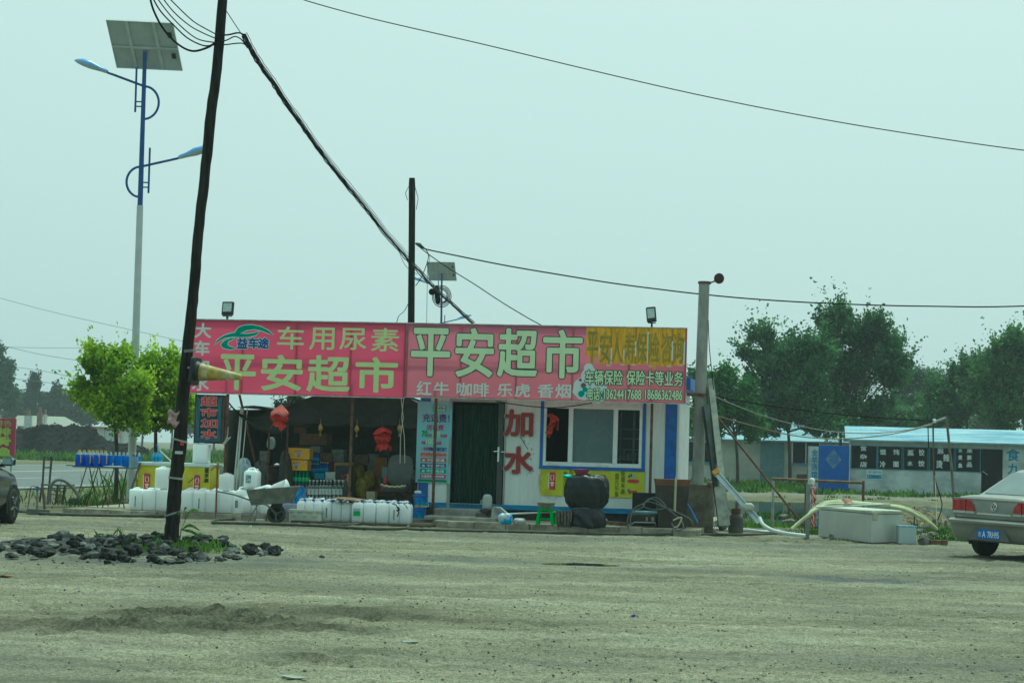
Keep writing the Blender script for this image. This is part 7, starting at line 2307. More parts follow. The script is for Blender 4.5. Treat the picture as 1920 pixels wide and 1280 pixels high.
tree('elm_tree', 'young elm in the gap between the concrete post and the first dark elm', 1312, 96, [(1303, 720, 16, 22), (1320, 760, 24, 40), (1300, 800, 24, 34)], elm2, 800, .19, GE, seed=6, tw=.5)
tree('elm_tree', 'light tipped tree reaching the right edge of the photo', 1885, 112, [(1880, 665, 28, 30), (1910, 660, 30, 34), (1850, 700, 40, 34), (1890, 720, 55, 46), (1930, 700, 40, 50), (1870, 765, 60, 40), (1940, 760, 44, 44)], leafmat('light tipped leaves', (.06, .15, .045), (.16, .29, .08), .5), 3200, .22, GE, seed=7, tw=.75, per=11, jit=.09)
tree('elm_tree', 'bushy tree behind the restaurant roof left of the right edge tree', 1815, 116, [(1820, 700, 34, 26), (1790, 725, 38, 34), (1830, 750, 50, 44), (1775, 770, 44, 34)], elm, 2200, .22, GE, seed=8, tw=.7, per=11, jit=.09)
tree('round_tree', 'round bluish far tree above the restaurant roof', 1715, 170, [(1712, 722, 46, 28), (1690, 745, 50, 36), (1735, 745, 50, 40), (1760, 720, 24, 16)], elm2, 2600, .22, GE, seed=9, tw=.6, per=9, jit=.14, up=.2)
tree('elm_tree', 'low dense tree behind the middle of the restaurant roof', 1735, 120, [(1700, 785, 50, 30), (1750, 785, 48, 36), (1790, 790, 44, 26)], elm, 1800, .22, GE, seed=10, tw=.6, per=10, jit=.09)
tree('elm_tree', 'low dark tree filling the gap above the left end of the restaurant roof', 1620, 118, [(1600, 790, 44, 22), (1660, 790, 50, 24)], elm, 1300, .22, GE, seed=11, tw=.6, per=10)
tree('elm_tree', 'tree top showing under the left signboard above the tent', 552, 75, [(553, 750, 14, 10), (540, 765, 26, 14)], elm2, 300, .16, GE, seed=12, tw=.3)
GF = 'far trees beyond the coal heap'
FX = [(-12, 255, [(-8, 690, 22, 30), (10, 700, 18, 24), (0, 745, 34, 40), (15, 735, 18, 20), (-10, 660, 12, 16)], 'tall loose willow like tree at the far left edge', elm2),
      (65, 290, [(65, 712, 4, 8), (65, 725, 9, 10), (64, 742, 14, 14), (65, 770, 20, 26)], 'far pointed conifer rising above the tree line', farl),
      (104, 290, [(104, 740, 12, 14), (102, 770, 22, 26)], 'far round tree right of the pointed conifer', farl),
      (126, 300, [(128, 745, 16, 12), (130, 775, 24, 26)], 'far tree in the tree line left of the bright trees', farl),
      (40, 300, [(40, 752, 18, 16), (35, 780, 26, 20)], 'far tree between the willow and the conifer', farl),
      (160, 300, [(158, 758, 20, 14), (160, 782, 28, 24)], 'far tree partly hidden by the left bright tree', farl),
      (85, 310, [(86, 755, 18, 16), (84, 785, 26, 18)], 'far low tree behind the chimneys', farl),
      (215, 300, [(215, 770, 34, 24), (240, 785, 34, 22)], 'far tree between the two bright trees', farl),
      (320, 300, [(310, 775, 34, 26), (345, 785, 34, 24)], 'far tree behind the leaning pole', farl),
      (265, 310, [(270, 778, 30, 22)], 'far low tree right of the lamp pole', farl),
      (400, 310, [(400, 785, 34, 24)], 'far tree behind the lightbox', farl)]
for i, (px, Y, bl, lab, m) in enumerate(FX):
    tree('conifer_tree' if 'conifer' in lab else 'far_tree', lab, px, Y, bl, m, 500 if i else 900, .55, GF, seed=40 + i, tw=.7, per=9, jit=.25, trunk_w=.2, up=.3)
# trees between the shop and the restaurant ground, far right band
for i, (px, Y, bl, lab) in enumerate(((1420, 190, [(1400, 800, 60, 30), (1460, 800, 60, 30)], 'far tree behind the blue roofed house, left one'), (1540, 190, [(1540, 800, 70, 34)], 'far tree behind the blue roofed house, right one'),
        (1700, 210, [(1690, 800, 70, 34)], 'far tree behind the restaurant, left one'), (1850, 210, [(1850, 790, 80, 44)], 'far tree behind the restaurant, middle one'), (1960, 205, [(1960, 780, 70, 50)], 'far tree behind the restaurant beyond the right edge'))):
    tree('far_tree', lab, px, Y, bl, farl, 700, .42, 'far trees on the right', seed=70 + i, tw=.7, per=9, jit=.2, trunk_w=.2, up=.3)

# ================================================================== RIGHT BUILDINGS
o = gp(1600, 924)
RF = Frame((o.x, o.y, 0), rad(-9))
RM = RF.m
def rbox(px0, py0, px1, py1, d=0.0):
    a, b = RF.sp(px0, py0, d), RF.sp(px1, py1, d)
    return a.x, b.x, b.z, a.z
rw = mat('greyish white board', (.46, .49, .48), rough=.7, var=.28, scale=.7, stretch=(1, 1, 1.6))
rtrim = mat('pale eave board', (.42, .44, .42), rough=.7, var=.15)
roofb = mat('sky blue roof sheet', (.12, .29, .46), rough=.55, var=.25, scale=.9, stretch=(.4, 2, 1), col2=(.34, .48, .57), ribs=('X', .22, .5))
bluefr = mat('dusty blue frame', (.06, .16, .25), rough=.6, var=.2)
rest = thing('restaurant_building', 'low roadside restaurant with a pale blue roof and white dish names on dark windows', 'restaurant', RF.w(6, 0, 0), RF.yaw)
X0, X1 = RF.sp(1594, 900).x, RF.sp(1594, 900).x + 15
zw0, zw1 = RF.sp(1700, 881).z, RF.sp(1700, 837).z
ze = RF.sp(1700, 826).z
xd0, xd1 = RF.sp(1840, 880).x, RF.sp(1880, 880).x
mb = MB()
mb.box(X0, xd0, 0, .1, 0, zw0).box(xd1, X1, 0, .1, 0, ze).box(X0, xd1, 0, .1, zw1, ze).box(X0, X0 + .1, .1, 5, 0, ze).box(X1 - .1, X1, .1, 5, 0, ze).box(X0 + .1, X1 - .1, 4.9, 5, 0, ze)
mb.build('wall', rw, rest, RM)
zr = RF.sp(1700, 801, 2.6).z
MB().add([(X0 - .25, -.35, ze), (X1 + .3, -.35, ze), (X1 + .3, 2.6, zr), (X0 - .25, 2.6, zr), (X0 - .25, 5.4, ze), (X1 + .3, 5.4, ze),
          (X0 - .25, -.35, ze - .06), (X1 + .3, -.35, ze - .06), (X1 + .3, 2.6, zr - .06), (X0 - .25, 2.6, zr - .06), (X0 - .25, 5.4, ze - .06), (X1 + .3, 5.4, ze - .06)],
         [(0, 1, 2, 3), (3, 2, 5, 4), (6, 9, 8, 7), (9, 10, 11, 8), (0, 6, 7, 1), (4, 5, 11, 10), (0, 3, 9, 6), (3, 4, 10, 9), (1, 7, 8, 2), (2, 8, 11, 5)]).build('roof', roofb, rest, RM)
MB().box(X0 - .05, X1, -.02, .0, ze - .24, ze - .03).build('eave_board', rtrim, rest, RM)
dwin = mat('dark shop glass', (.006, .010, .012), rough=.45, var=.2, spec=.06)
panes = [(1597, 1643), (1647, 1690), (1695, 1739), (1744, 1788), (1793, 1837)]
wins = []
for i, (a, b) in enumerate(panes):
    xa, xb = RF.sp(a, 860).x, RF.sp(b, 860).x
    w_ = MB().box(xa - .04, xa, -.03, .08, zw0, zw1).box(xb, xb + .04, -.03, .08, zw0, zw1).box(xa, xb, -.03, .08, zw1 - .03, zw1).box(xa, xb, -.03, .08, zw0, zw0 + .03).build('window', bluefr, rest, RM)
    wins.append(w_)
    MB().box(xa, xb, .0, .02, zw0 + .03, zw1 - .03).build('pane', dwin, w_, RM)
whp = mat('white painted letter', (.62, .66, .64), rough=.7)
LT = (('食', (1613, 834), (1625, 845)), ('杂', (1613, 851), (1625, 860)), ('店', (1613, 865), (1625, 875)), ('馄', (1650, 842), (1661, 852)), ('饨', (1675, 842), (1686, 852)), ('冷', (1650, 864), (1660, 876)), ('面', (1675, 865), (1685, 875)),
                   ('蒸', (1702, 843), (1713, 854)), ('饺', (1723, 842), (1733, 854)), ('水', (1702, 864), (1711, 873)), ('饺', (1722, 863), (1733, 874)), ('麻', (1758, 838), (1769, 851)), ('辣', (1769, 851), (1780, 865)), ('烫', (1756, 863), (1767, 877)),
                   ('水', (1797, 840), (1804, 848)), ('煮', (1797, 853), (1804, 861)), ('鱼', (1797, 868), (1804, 876)), ('果', (1813, 839), (1823, 849)), ('茶', (1813, 853), (1822, 862)), ('品', (1813, 866), (1822, 875)))
for (a, b), w_ in zip(panes, wins):
    for ch, c0, c1 in LT:
        if a - 4 < c0[0] < b + 3:
            mb = MB()
            ptext(mb, RF, ch, *c0, *c1, -.008, bold=.01)
            mb.build('lettering', whp, w_, RM)
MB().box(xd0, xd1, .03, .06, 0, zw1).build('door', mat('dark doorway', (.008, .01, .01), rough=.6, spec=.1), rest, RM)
a, b = RF.sp(1842, 883, -.03), RF.sp(1852, 890, -.03)
MB().bar(a, b, .1, .03).build('door_handle', steel, rest, RM)
mb = MB()
bl_p = mat('blue painted letter', (.04, .2, .36), rough=.7)
for ch, c0, c1 in (('食', (1888, 840), (1911, 864)), ('九', (1890, 868), (1912, 888))):
    ptext(mb, RF, ch, *c0, *c1, -.012, bold=.012)
mb.build('lettering', bl_p, rest, RM)
a = rbox(1625, 880, 1654, 899, -.02)
hp = thing('phone_notice', 'small white notice with blue characters and a phone number on the restaurant wall', 'notice', RF.w((a[0] + a[1]) / 2, -.02, a[2]), RF.yaw)
MB().box(a[0], a[1], -.02, -.002, a[2], a[3]).build('sheet', mat('white notice', (.6, .66, .68)), hp, RM)
mb = MB()
ptext(mb, RF, '彩钢房', 1628, 882, 1653, 887.5, -.024)
ptext(mb, RF, '13258888855', 1626.5, 889.5, 1653, 897, -.024, bold=.012)
mb.build('lettering', bl_p, hp, RM)
# blue gate leaf and text board beside it
a = rbox(1535.5, 834, 1591, 922, -.3)
gl = thing('blue_gate', 'bright blue metal gate leaf with a pale diamond character panel', 'gate', RF.w((a[0] + a[1]) / 2, -.3, 0), RF.yaw)
MB().box(a[0], a[1], -.3, -.26, .05, a[3]).build('leaf', mat('bright blue gate', (.012, .09, .42), rough=.4, var=.12), gl, RM, bevel=.01)
p = RF.sp(1563, 861, -.31)
dm = MB().prism([(p.x - .36, p.z), (p.x, p.z - .42), (p.x + .36, p.z), (p.x, p.z + .44)], -.306, -.301)
dm.cur = 1
put_text(dm, '福', p.x - .2, p.z - .22, p.x + .2, p.z + .22, -.31, bold=.01)
dm.build('diamond', [mat('pale pattern', (.35, .46, .56), rough=.6, var=.5, scale=9, col2=(.08, .2, .5), thr=(.5, .6)), mat('blue character', (.04, .14, .45))], gl, RM)
a = rbox(1516, 836, 1534, 902, -.25)
tb = thing('text_board', 'narrow upright grey board with blue handwritten characters beside the blue gate', 'sign board', RF.w((a[0] + a[1]) / 2, -.25, 0), RF.yaw)
MB().box(a[0], a[1], -.25, -.22, .0, a[3]).build('board', rw, tb, RM)
MB().box(a[0] - .04, a[0], -.26, -.2, 0, a[3] + .02).box(a[1], a[1] + .04, -.26, -.2, 0, a[3] + .02).build('frame', bluefr, tb, RM)
mb = MB()
ptext(mb, RF, '全羊汤馆', 1522, 841, 1532, 896, -.256, bold=.01, vert=True)
mb.build('lettering', bl_p, tb, RM)
# house behind
o = gp(1440, 907)
HF = Frame((o.x, o.y, 0), rad(-6))
HM = HF.m
hx0, hx1 = HF.sp(1262, 860).x, HF.sp(1600, 860).x
hze, hzr = HF.sp(1450, 827).z, HF.sp(1450, 788, 3).z
hs_ = thing('blue_roofed_house', 'long low white house with a bright blue roof behind the elm trees', 'house', HF.w((hx0 + hx1) / 2, 0, 0), HF.yaw)
MB().box(hx0, hx1, 0, 6, 0, hze).build('wall', mat('pale house wall', (.5, .49, .44), rough=.8, var=.15, scale=.8), hs_, HM)
MB().prism([(-.4, hze - .02), (3, hzr), (6.4, hze - .02), (6.4, hze + .05), (3, hzr + .08), (-.4, hze + .05)], 0, hx1 - hx0 + .6, Matrix.Translation((hx0 - .3, 0, 0)) @ Matrix(((0, 1, 0, 0), (1, 0, 0, 0), (0, 0, 1, 0), (0, 0, 0, 1)))).build('roof', roofb, hs_, HM)
def hwin(px0, py0, px1, py1):
    a, b = HF.sp(px0, py0), HF.sp(px1, py1)
    f = MB().box(a.x - .06, a.x, -.06, .04, b.z, a.z).box(b.x, b.x + .06, -.06, .04, b.z, a.z).box(a.x, b.x, -.06, .04, a.z - .05, a.z).box((a.x + b.x) / 2 - .03, (a.x + b.x) / 2 + .03, -.06, .04, b.z, a.z - .05).build('window', upvc, hs_, HM)
    MB().box(a.x, b.x, -.03, -.012, b.z, a.z - .05).build('pane', dwin, f, HM)
    MB().box(a.x - .1, b.x + .1, -.1, .02, b.z - .1, b.z - .005).build('sill', mat('blue sill', (.12, .28, .5)), f, HM)
hwin(1487, 826, 1535, 869)
hwin(1292, 826, 1342, 866)
a, b = HF.sp(1426, 828), HF.sp(1469, 905)
d_ = MB().box(a.x, b.x, -.05, .02, .05, a.z).build('door', mat('grey blue door', (.16, .25, .3), rough=.5, var=.15, ribs=('Z', .2, .2)), hs_, HM)
MB().box(b.x - .16, b.x - .1, -.09, -.052, 1.0, 1.15).build('handle', steel, d_, HM)
a = HF.sp(1494, 905)
alone(MB().rrbox(-.35, .35, -.3, .2, 0, .6, .03), 'wooden_crate', mat('red brown crate', (.12, .06, .045), rough=.8, var=.3), 'red brown crate below the window of the blue roofed house', 'crate', HF.w(HF.sp(1505, 905).x, -.5, 0), HF.yaw)
# bicycle behind the concrete post
c = gp(1330, 893)
by = thing('bicycle', 'bicycle parked before the house wall behind the concrete post', 'bicycle', (c.x, c.y, 0))
Rx = Matrix.Rotation(math.pi / 2, 4, 'X')
for x in (-.5, .5):
    w_ = MB().tube([(x + .33 * math.cos(t), 0, .34 + .33 * math.sin(t)) for t in [6.2832 * i / 24 for i in range(25)]], .03, 6).build('wheel', black, by)
    m_ = MB()
    for i in range(6):
        m_.cyl((x, 0, .34), (x + .31 * math.cos(i * 1.05), 0, .34 + .31 * math.sin(i * 1.05)), .008, n=4)
    m_.build('spokes', steel, w_)
MB().cyl((-.5, 0, .34), (-.15, 0, .8), .02).cyl((-.15, 0, .8), (.38, 0, .82), .02).cyl((.5, 0, .34), (.36, 0, .95), .02).cyl((-.5, 0, .34), (0, 0, .34), .02).cyl((0, 0, .34), (-.17, 0, .88), .02).cyl((0, 0, .34), (.38, 0, .78), .02).build('frame', lwhite, by)
MB().rrbox(-.28, -.06, -.06, .06, .88, .94, .03).build('saddle', black, by)
MB().cyl((.34, -.25, .98), (.34, .25, .98), .015).build('handlebar', steel, by)
# leaning iron poles with insulators in front of the restaurant
SPY = 43
a, b = at(1790, 962, SPY), at(1774, 778, SPY)
ip = thing('leaning_pole', 'grey iron pole with a white insulator arm before the restaurant windows', 'pole', (a.x, SPY, -.1))
MB().tube([a, a.lerp(b, .5) + Vector((.02, 0, 0)), b], .03, 8).build('shaft', mat('grey iron', (.14, .13, .11), rough=.7, var=.4, scale=5), ip, W, smooth=True)
MB().cyl(at(1774, 783, SPY), at(1752, 791, SPY), .03).build('cross_arm', mat('pale arm', (.3, .31, .29)), ip, W)
MB().lathe([(0, -.05), (.04, -.04), (.05, 0), (.03, .04), (0, .05)], tuple(at(1752, 789, SPY)), 12).build('insulator', capw, ip, W, smooth=True)
a = at(1750, 792, SPY)
alone(MB().tube(smoothpts([at(1750, 795, SPY), at(1751, 860, SPY), at(1754, 900, SPY), at(1763, 930, SPY), at(1766, 950, SPY), at(1758, 975, SPY)], 5), .012, 6), 'cable', cable, 'black cable hanging down from the white insulator', 'cable', tuple(a), space=ID, smooth=True)
alone(MB().cyl(at(1749, 794, SPY), at(1752, 930, SPY), .016), 'bamboo_rod', mat('brown rod', (.14, .09, .05)), 'thin brown rod hanging upright from the white insulator', 'rod', tuple(at(1752, 930, SPY)), space=ID)
alone(MB().cyl(at(1753, 890, SPY), at(1757, 985, 37.5), .004), 'yellow_string', mat('yellow string', (.32, .3, .1)), 'thin yellow string running to the ground below the insulator', 'string', tuple(at(1757, 985, 37.5)), space=ID)
alone(MB().cyl(at(1740, 800, SPY), at(1741, 840, SPY), .012), 'cable', cable, 'short vertical wire left of the white insulator', 'cable', tuple(at(1741, 840, SPY)), space=ID)
gw = 'low wires between the concrete post and the insulator pole'
wire('dark low wire from the concrete post to the insulator pole, upper one', [(1312, 728), (1345, 742), (1420, 757), (1540, 773), (1650, 783), (1752, 789)], .012, 37.2, SPY, gw)
wire('pale low wire from the concrete post to the insulator pole, middle one', [(1330, 738), (1380, 760), (1450, 785), (1540, 806), (1625, 812), (1700, 806), (1750, 793)], .011, 37.2, SPY, gw, mat('pale wire', (.3, .3, .27)))
wire('brown low wire sagging from the signboard corner to the insulator pole', [(1287, 756), (1335, 776), (1420, 800), (1500, 818), (1590, 822), (1680, 812), (1748, 796)], .012, 37, SPY, gw, mat('brown wire', (.25, .19, .09)))
wire('thin wire dropping along the right side of the concrete post', [(1328, 600), (1330, 650), (1335, 700), (1338, 730)], .008, 37.2, 37.2, None)
wire('slack black wire under the right signboard from the door to the window', [(930, 752), (960, 757), (1000, 762), (1040, 764), (1080, 760), (1110, 755)], .01, 37.3, 37.0, None)
for i, (px, d) in enumerate(((752, -.6), (757, -.58))):
    a, b = S.sp(px, 746, d), S.sp(px - 2 + 4 * i, 868, d)
    alone(MB().tube([a, a.lerp(b, .3) + Vector((.05 - .1 * i, 0, 0)), a.lerp(b, .6), b], .008, 5), 'rope', mat('pale rope', (.5, .48, .42)), 'thin pale rope hanging from the joint of the signboards, %s one' % ('left', 'right')[i], 'rope', S.w(b.x, d, b.z), S.yaw, space=SM)

# ================================================================== FAR LEFT
SGY = 75
a, b = at(-16, 783, SGY), at(27, 855, SGY)
rs_ = thing('roadside_sign', 'red upright roadside sign with yellow green characters at the left edge of the photo', 'sign', ((a.x + b.x) / 2, SGY, 0))
MB().box(a.x, b.x, SGY, SGY + .12, b.z, a.z).build('panel', mat('crimson sign', (.32, .03, .07), rough=.5, var=.08), rs_, W, bevel=.01)
MB().box(a.x + .1, a.x + .16, SGY + .03, SGY + .09, 0, b.z).box(b.x - .16, b.x - .1, SGY + .03, SGY + .09, 0, b.z).build('post', steel, rs_, W)
PF = Frame((0, SGY, 0), 0)
mb = MB()
ptext(mb, PF, '特色', -8, 787, 21, 799, -.06)
for ch, y in (('排', 801), ('骨', 819), ('鱼', 838)):
    ptext(mb, PF, ch, -3, y, 19.5, y + 16, -.06, bold=.015)
mb.build('lettering', mat('lime lettering', (.4, .48, .08), rough=.5), rs_, PF.m)
coalm = mat('coal', (.009, .009, .01), rough=.8, var=.5, scale=2.5, bump=1.0, bscale=5, spec=.04, island=.4)
CY_ = 150
hx = [-60, 20, 45, 60, 100, 145, 165, 185, 215, 250, 265]
ht = [806, 806, 803, 800, 799, 801, 812, 826, 832, 842, 852]
def coalf(u, v):
    px = -60 + 325 * u
    top = at(px, float(np.interp(px, hx, ht)), CY_).z
    y = CY_ - 7 + 22 * v
    prof = max(0, math.sin(math.pi * min(v * 1.1, 1))) ** .7
    z = top * prof * (1 + .08 * math.sin(px * .31 + v * 9) + .05 * math.sin(px * .9 + v * 23))
    return (at(px, 850, CY_).x + .5 * math.sin(v * 5 + u * 20), y, z - .05)
alone(MB().sheet(coalf, 110, 40), 'coal_heap', coalm, 'large black coal heap beyond the road', 'coal heap', (at(100, 850, CY_).x, CY_, 0), space=ID, smooth=False)
rs = np.random.RandomState(3)
pts = []
mb = MB()
for i in range(900):
    u, v = rs.rand(), rs.uniform(.0, .55)
    p = coalf(u, v)
    s = rs.uniform(.06, .2)
    mb.add([(p[0] + s * a_, p[1] + s * b_, p[2] + s * c_) for a_, b_, c_ in ((1, 0, 0), (-.6, .8, 0), (-.6, -.9, 0), (.1, .1, .9))], [(0, 1, 3), (1, 2, 3), (2, 0, 3)])
struct(mb.build('loose_coal', coalm), 'stuff', 'black lumps of loose coal covering the heap slope')
o = gp(90, 836)
LY = 250
k = LY / F
hm = thing('far_house', 'far low house with a pale grey roof and two chimneys behind the coal heap', 'house', (at(75, 830, LY).x, LY, 0))
a, b = at(28, 798, LY), at(134, 798, LY)
ridge_z = at(75, 779, LY).z
MB().box(a.x + .3, b.x - .3, LY, LY + 8, 0, a.z).build('wall', mat('far wall', (.4, .36, .3), rough=.9), hm, W)
c0, c1 = at(18, 779, LY).x, at(108, 780, LY).x
MB().add([(a.x - .5, LY - .6, a.z), (b.x, LY - .6, a.z), (c1, LY + 4, ridge_z), (c0, LY + 4, ridge_z), (a.x - .5, LY + 8.5, a.z), (b.x, LY + 8.5, a.z)], [(0, 1, 2, 3), (3, 2, 5, 4), (0, 3, 4), (1, 5, 2), (0, 4, 5, 1)]).build('roof', mat('pale tile roof', (.33, .33, .28), rough=.85, var=.12), hm, W)
for px, y0, y1, w_, m, l in ((53, 779, 800, 12, rw, 8), (75, 773, 800, 8, mat('brick chimney', (.2, .1, .07)), 4), (85, 777, 800, 4, rw, 2)):
    p, q = at(px, y0, LY - .8), at(px, y1, LY - .8)
    c = MB().box(p.x - w_ * k / 2, p.x + w_ * k / 2, LY - 1.2, LY - .3, q.z - .5, p.z).build('chimney', m, hm, W)
    MB().box(p.x - w_ * k / 4, p.x + w_ * k / 4, LY - 1, LY - .5, p.z, p.z + .7).build('chimney_pot', mat('brick chimney', (.2, .1, .07)), c, W)
SHY = 200
k = SHY / F
a, b = at(142, 801, SHY), at(232, 828, SHY)
sh = thing('far_shed', 'long far white shed with a red roof edge right of the coal heap', 'shed', ((a.x + b.x) / 2, SHY, 0))
MB().box(a.x, b.x, SHY, SHY + 5, 0, a.z).build('wall', mat('far shed white', (.55, .57, .54), rough=.8, var=.1), sh, W)
MB().box(a.x - .3, b.x + .3, SHY - .3, SHY + 5.3, a.z, a.z + .15).build('roof', mat('far shed red edge', (.4, .12, .1)), sh, W)
for i in range(1, 5):
    xx = a.x + (b.x - a.x) * i / 5
    MB().box(xx - .05, xx + .05, SHY - .06, SHY - .003, 0, a.z - .01).build('post', steel, sh, W)
a, b = at(216, 803, 180), at(228, 820, 180)
bb_ = thing('billboard', 'small far pink board standing on posts right of the white shed', 'board', ((a.x + b.x) / 2, 180, 0))
MB().box(a.x, b.x, 180, 180.1, b.z, a.z).build('panel', mat('pink board', (.5, .3, .32)), bb_, W)
MB().box(a.x + .05, a.x + .13, 180.02, 180.08, 0, b.z).box(b.x - .13, b.x - .05, 180.02, 180.08, 0, b.z).build('post', steel, bb_, W)

# ================================================================== CARS
def sedan(label, paint, wheel_local, wheel_px, yaw, roll, plate=None, wide=1.0):
    wheel_local = (wheel_local[0] * wide, wheel_local[1])
    c, s = math.cos(yaw), math.sin(yaw)
    g = gp(*wheel_px)
    loc = Vector((g.x - (wheel_local[0] * c - wheel_local[1] * s), g.y - (wheel_local[0] * s + wheel_local[1] * c), 0))
    t = thing('parked_car', label, 'car', loc, rot=(0, roll, yaw))
    t.scale = (wide, 1, 1)
    glass = mat('car glass dusty', (.16, .2, .2), rough=.15, var=.1, spec=.6)
    dk = mat('car rubber', (.015, .015, .015), rough=.7, var=.1)
    st_ = [(-2.14, .70, .42, .90), (-2.12, .79, .38, .94), (-2.06, .825, .34, .965), (-1.8, .84, .28, .985), (-1.45, .845, .24, .99), (-.6, .85, .22, .975), (.3, .855, .22, .965), (1.0, .85, .22, .95), (1.5, .835, .24, .88), (1.8, .78, .28, .81), (2.0, .68, .32, .73), (2.12, .52, .38, .65)]
    vs, fs = [], []
    def half(hw, zb, zd):
        return [(hw * .8, zb), (hw * .95, zb + .05), (hw, zb + .16), (hw * 1.0, zb + (zd - zb) * .55), (hw * .985, zd - .16), (hw * .95, zd - .06), (hw * .87, zd - .012), (hw * .5, zd + .012)]
    for y, hw, zb, zd in st_:
        h = half(hw, zb, zd)
        ring = [(x, y, z) for x, z in h] + [(-x, y, z) for x, z in reversed(h)]
        vs += ring
    m = 16
    for i in range(len(st_) - 1):
        for k in range(m):
            k2 = (k + 1) % m
            fs.append((i * m + k, i * m + k2, (i + 1) * m + k2, (i + 1) * m + k))
    fs.append(tuple(range(m)))
    fs.append(tuple((len(st_) - 1) * m + k for k in range(m - 1, -1, -1)))
    body = MB().add(vs, fs).build('body', paint, t, smooth=True)
    mb = MB()
    gh = [(.955, -1.62, 1.12, .79), (1.0, -1.5, 1.02, .775), (1.2, -1.14, .62, .69), (1.345, -.86, .33, .615), (1.39, -.72, .2, .58), (1.415, -.5, .02, .5), (1.42, -.35, -.1, .4)]
    loft(mb, [(z, hw, (y1 - y0) / 2, .1, 0, (y0 + y1) / 2) for z, y0, y1, hw in gh], n=4)
    roof = mb.build('cabin', paint, t, smooth=True)
    def gi(z):
        return [float(np.interp(z, [q[0] for q in gh], [q[j] for q in gh])) for j in (1, 2, 3)]
    def panel(name, pts, off):
        o = [Vector(p) for p in pts]
        n = (o[1] - o[0]).cross(o[2] - o[0]).normalized()
        if n.dot(Vector(off)) < 0:
            n = -n
        q = [p + n * .012 for p in o]
        mb = MB().add(q + [p - n * .01 for p in o], [tuple(range(len(q)))] + [(i, (i + 1) % len(q), len(q) + (i + 1) % len(q), len(q) + i) for i in range(len(q))])
        return mb.build(name, glass, t)
    z0, z1 = 1.0, 1.345
    a, b = gi(z0), gi(z1)
    panel('rear_window', [(-.66, a[0], z0), (.66, a[0], z0), (.54, b[0], z1), (-.54, b[0], z1)], (0, -1, .3))
    panel('windscreen', [(-.66, a[1], z0), (.66, a[1], z0), (.54, b[1], z1), (-.54, b[1], z1)], (0, 1, .3))
    for sd in (-1, 1):
        for ya, yb, yc, yd in ((-1.2, -.36, -.36, -.78), (-.3, .82, .2, -.3)):
            panel('side_window', [(sd * (a[2] - .004), ya, z0), (sd * (a[2] - .004), yb, z0), (sd * (b[2] - .004), yc, z1 - .02), (sd * (b[2] - .004), yd, z1 - .02)], (sd, 0, .2))
    # bumpers
    mb = MB()
    loft(mb, [(.27, .74, .14, .1, 0, -2.02), (.33, .80, .19, .13, 0, -2.03), (.46, .835, .215, .14, 0, -2.035), (.535, .842, .228, .14, 0, -2.04), (.55, .86, .25, .14, 0, -2.04), (.585, .862, .252, .14, 0, -2.04), (.605, .845, .235, .14, 0, -2.035), (.618, .80, .17, .1, 0, -2.02)])
    bump = mb.build('rear_bumper', paint, t, smooth=True)
    MB().prism([(-.4, .3), (.4, .3), (.3, .485), (-.3, .485)], -2.266, -2.235).build('plate_recess', mat('car shade recess', (.13, .13, .118), rough=.5), bump)
    mb = MB()
    loft(mb, [(.24, .6, .24, .22, 0, 1.9), (.4, .70, .3, .28, 0, 1.9), (.54, .70, .3, .28, 0, 1.9), (.58, .66, .25, .24, 0, 1.88)])
    mb.build('front_bumper', paint, t, smooth=True)
    red = mat('tail lamp red', (.33, .014, .02), rough=.15, var=.4, scale=12, coat=.6)
    wht = mat('tail lamp white', (.5, .48, .46), rough=.2)
    for sd in (-1, 1):
        for (xa, xb, za) in ((.55, .80, .03), (.375, .535, 0)):
            top_in, top_out = (.905, .935) if xa > .5 else (.80, .90)
            p = [(sd * xa, .735), (sd * xb, .735), (sd * (xb - .02), .90 if xa > .5 else .905), (sd * (xa + (.0 if xa > .5 else .06)), .915 if xa > .5 else .89)]
            if xa < .5:
                p = [(sd * .37, .735), (sd * .535, .735), (sd * .535, .915), (sd * .46, .90), (sd * .40, .84)]
            lp = MB().prism(p, -2.165, -2.11).build('tail_lamp', red, t, bevel=.006)
            MB().box(min(sd * xa, sd * xb), max(sd * xa, sd * xb), -2.16, -2.11, .695, .732).build('reverse_lamp', wht, lp)
        MB().prism([(sd * .80, .70), (sd * .835, .72), (sd * .83, .89), (sd * .785, .90)], -2.13, -1.9).build('tail_lamp', red, t)
        MB().rrbox(sd * .48 - .14, sd * .48 + .14, 1.9, 2.1, .6, .7, .04).build('headlight', wht, t)
    MB().box(-.33, .33, -2.152, -2.13, .69, .715).build('chrome_strip', mat('chrome', (.8, .8, .8)), t)
    MB().box(-.8, .8, -2.146, -2.13, .905, .935).build('trunk_lip', paint, t, bevel=.008)
    MB().box(-.78, .78, -2.1435, -2.13, .622, .632).build('trunk_gap', dk, t)
    if plate:
        MB().box(-.22, .22, -2.272, -2.263, .325, .465).build('number_plate', mat('plate blue', (.02, .14, .55), rough=.35, var=.08), bump)
        mb = MB()
        put_text(mb, plate[0], -.2, .355, -.14, .43, -2.274)
        put_text(mb, plate[1], -.12, .345, -.06, .44, -2.274, bold=.0018)
        put_text(mb, plate[2], -.02, .345, .2, .44, -2.274, bold=.0018)
        mb.build('lettering', mat('plate white', (.75, .77, .75)), bump)
        # round emblem: ring with strokes
        cz, R_ = .815, .058
        mb = MB()
        mb.tube([(R_ * math.cos(q), -2.15, cz + R_ * math.sin(q)) for q in [6.2832 * i / 28 for i in range(29)]], .007, 6)
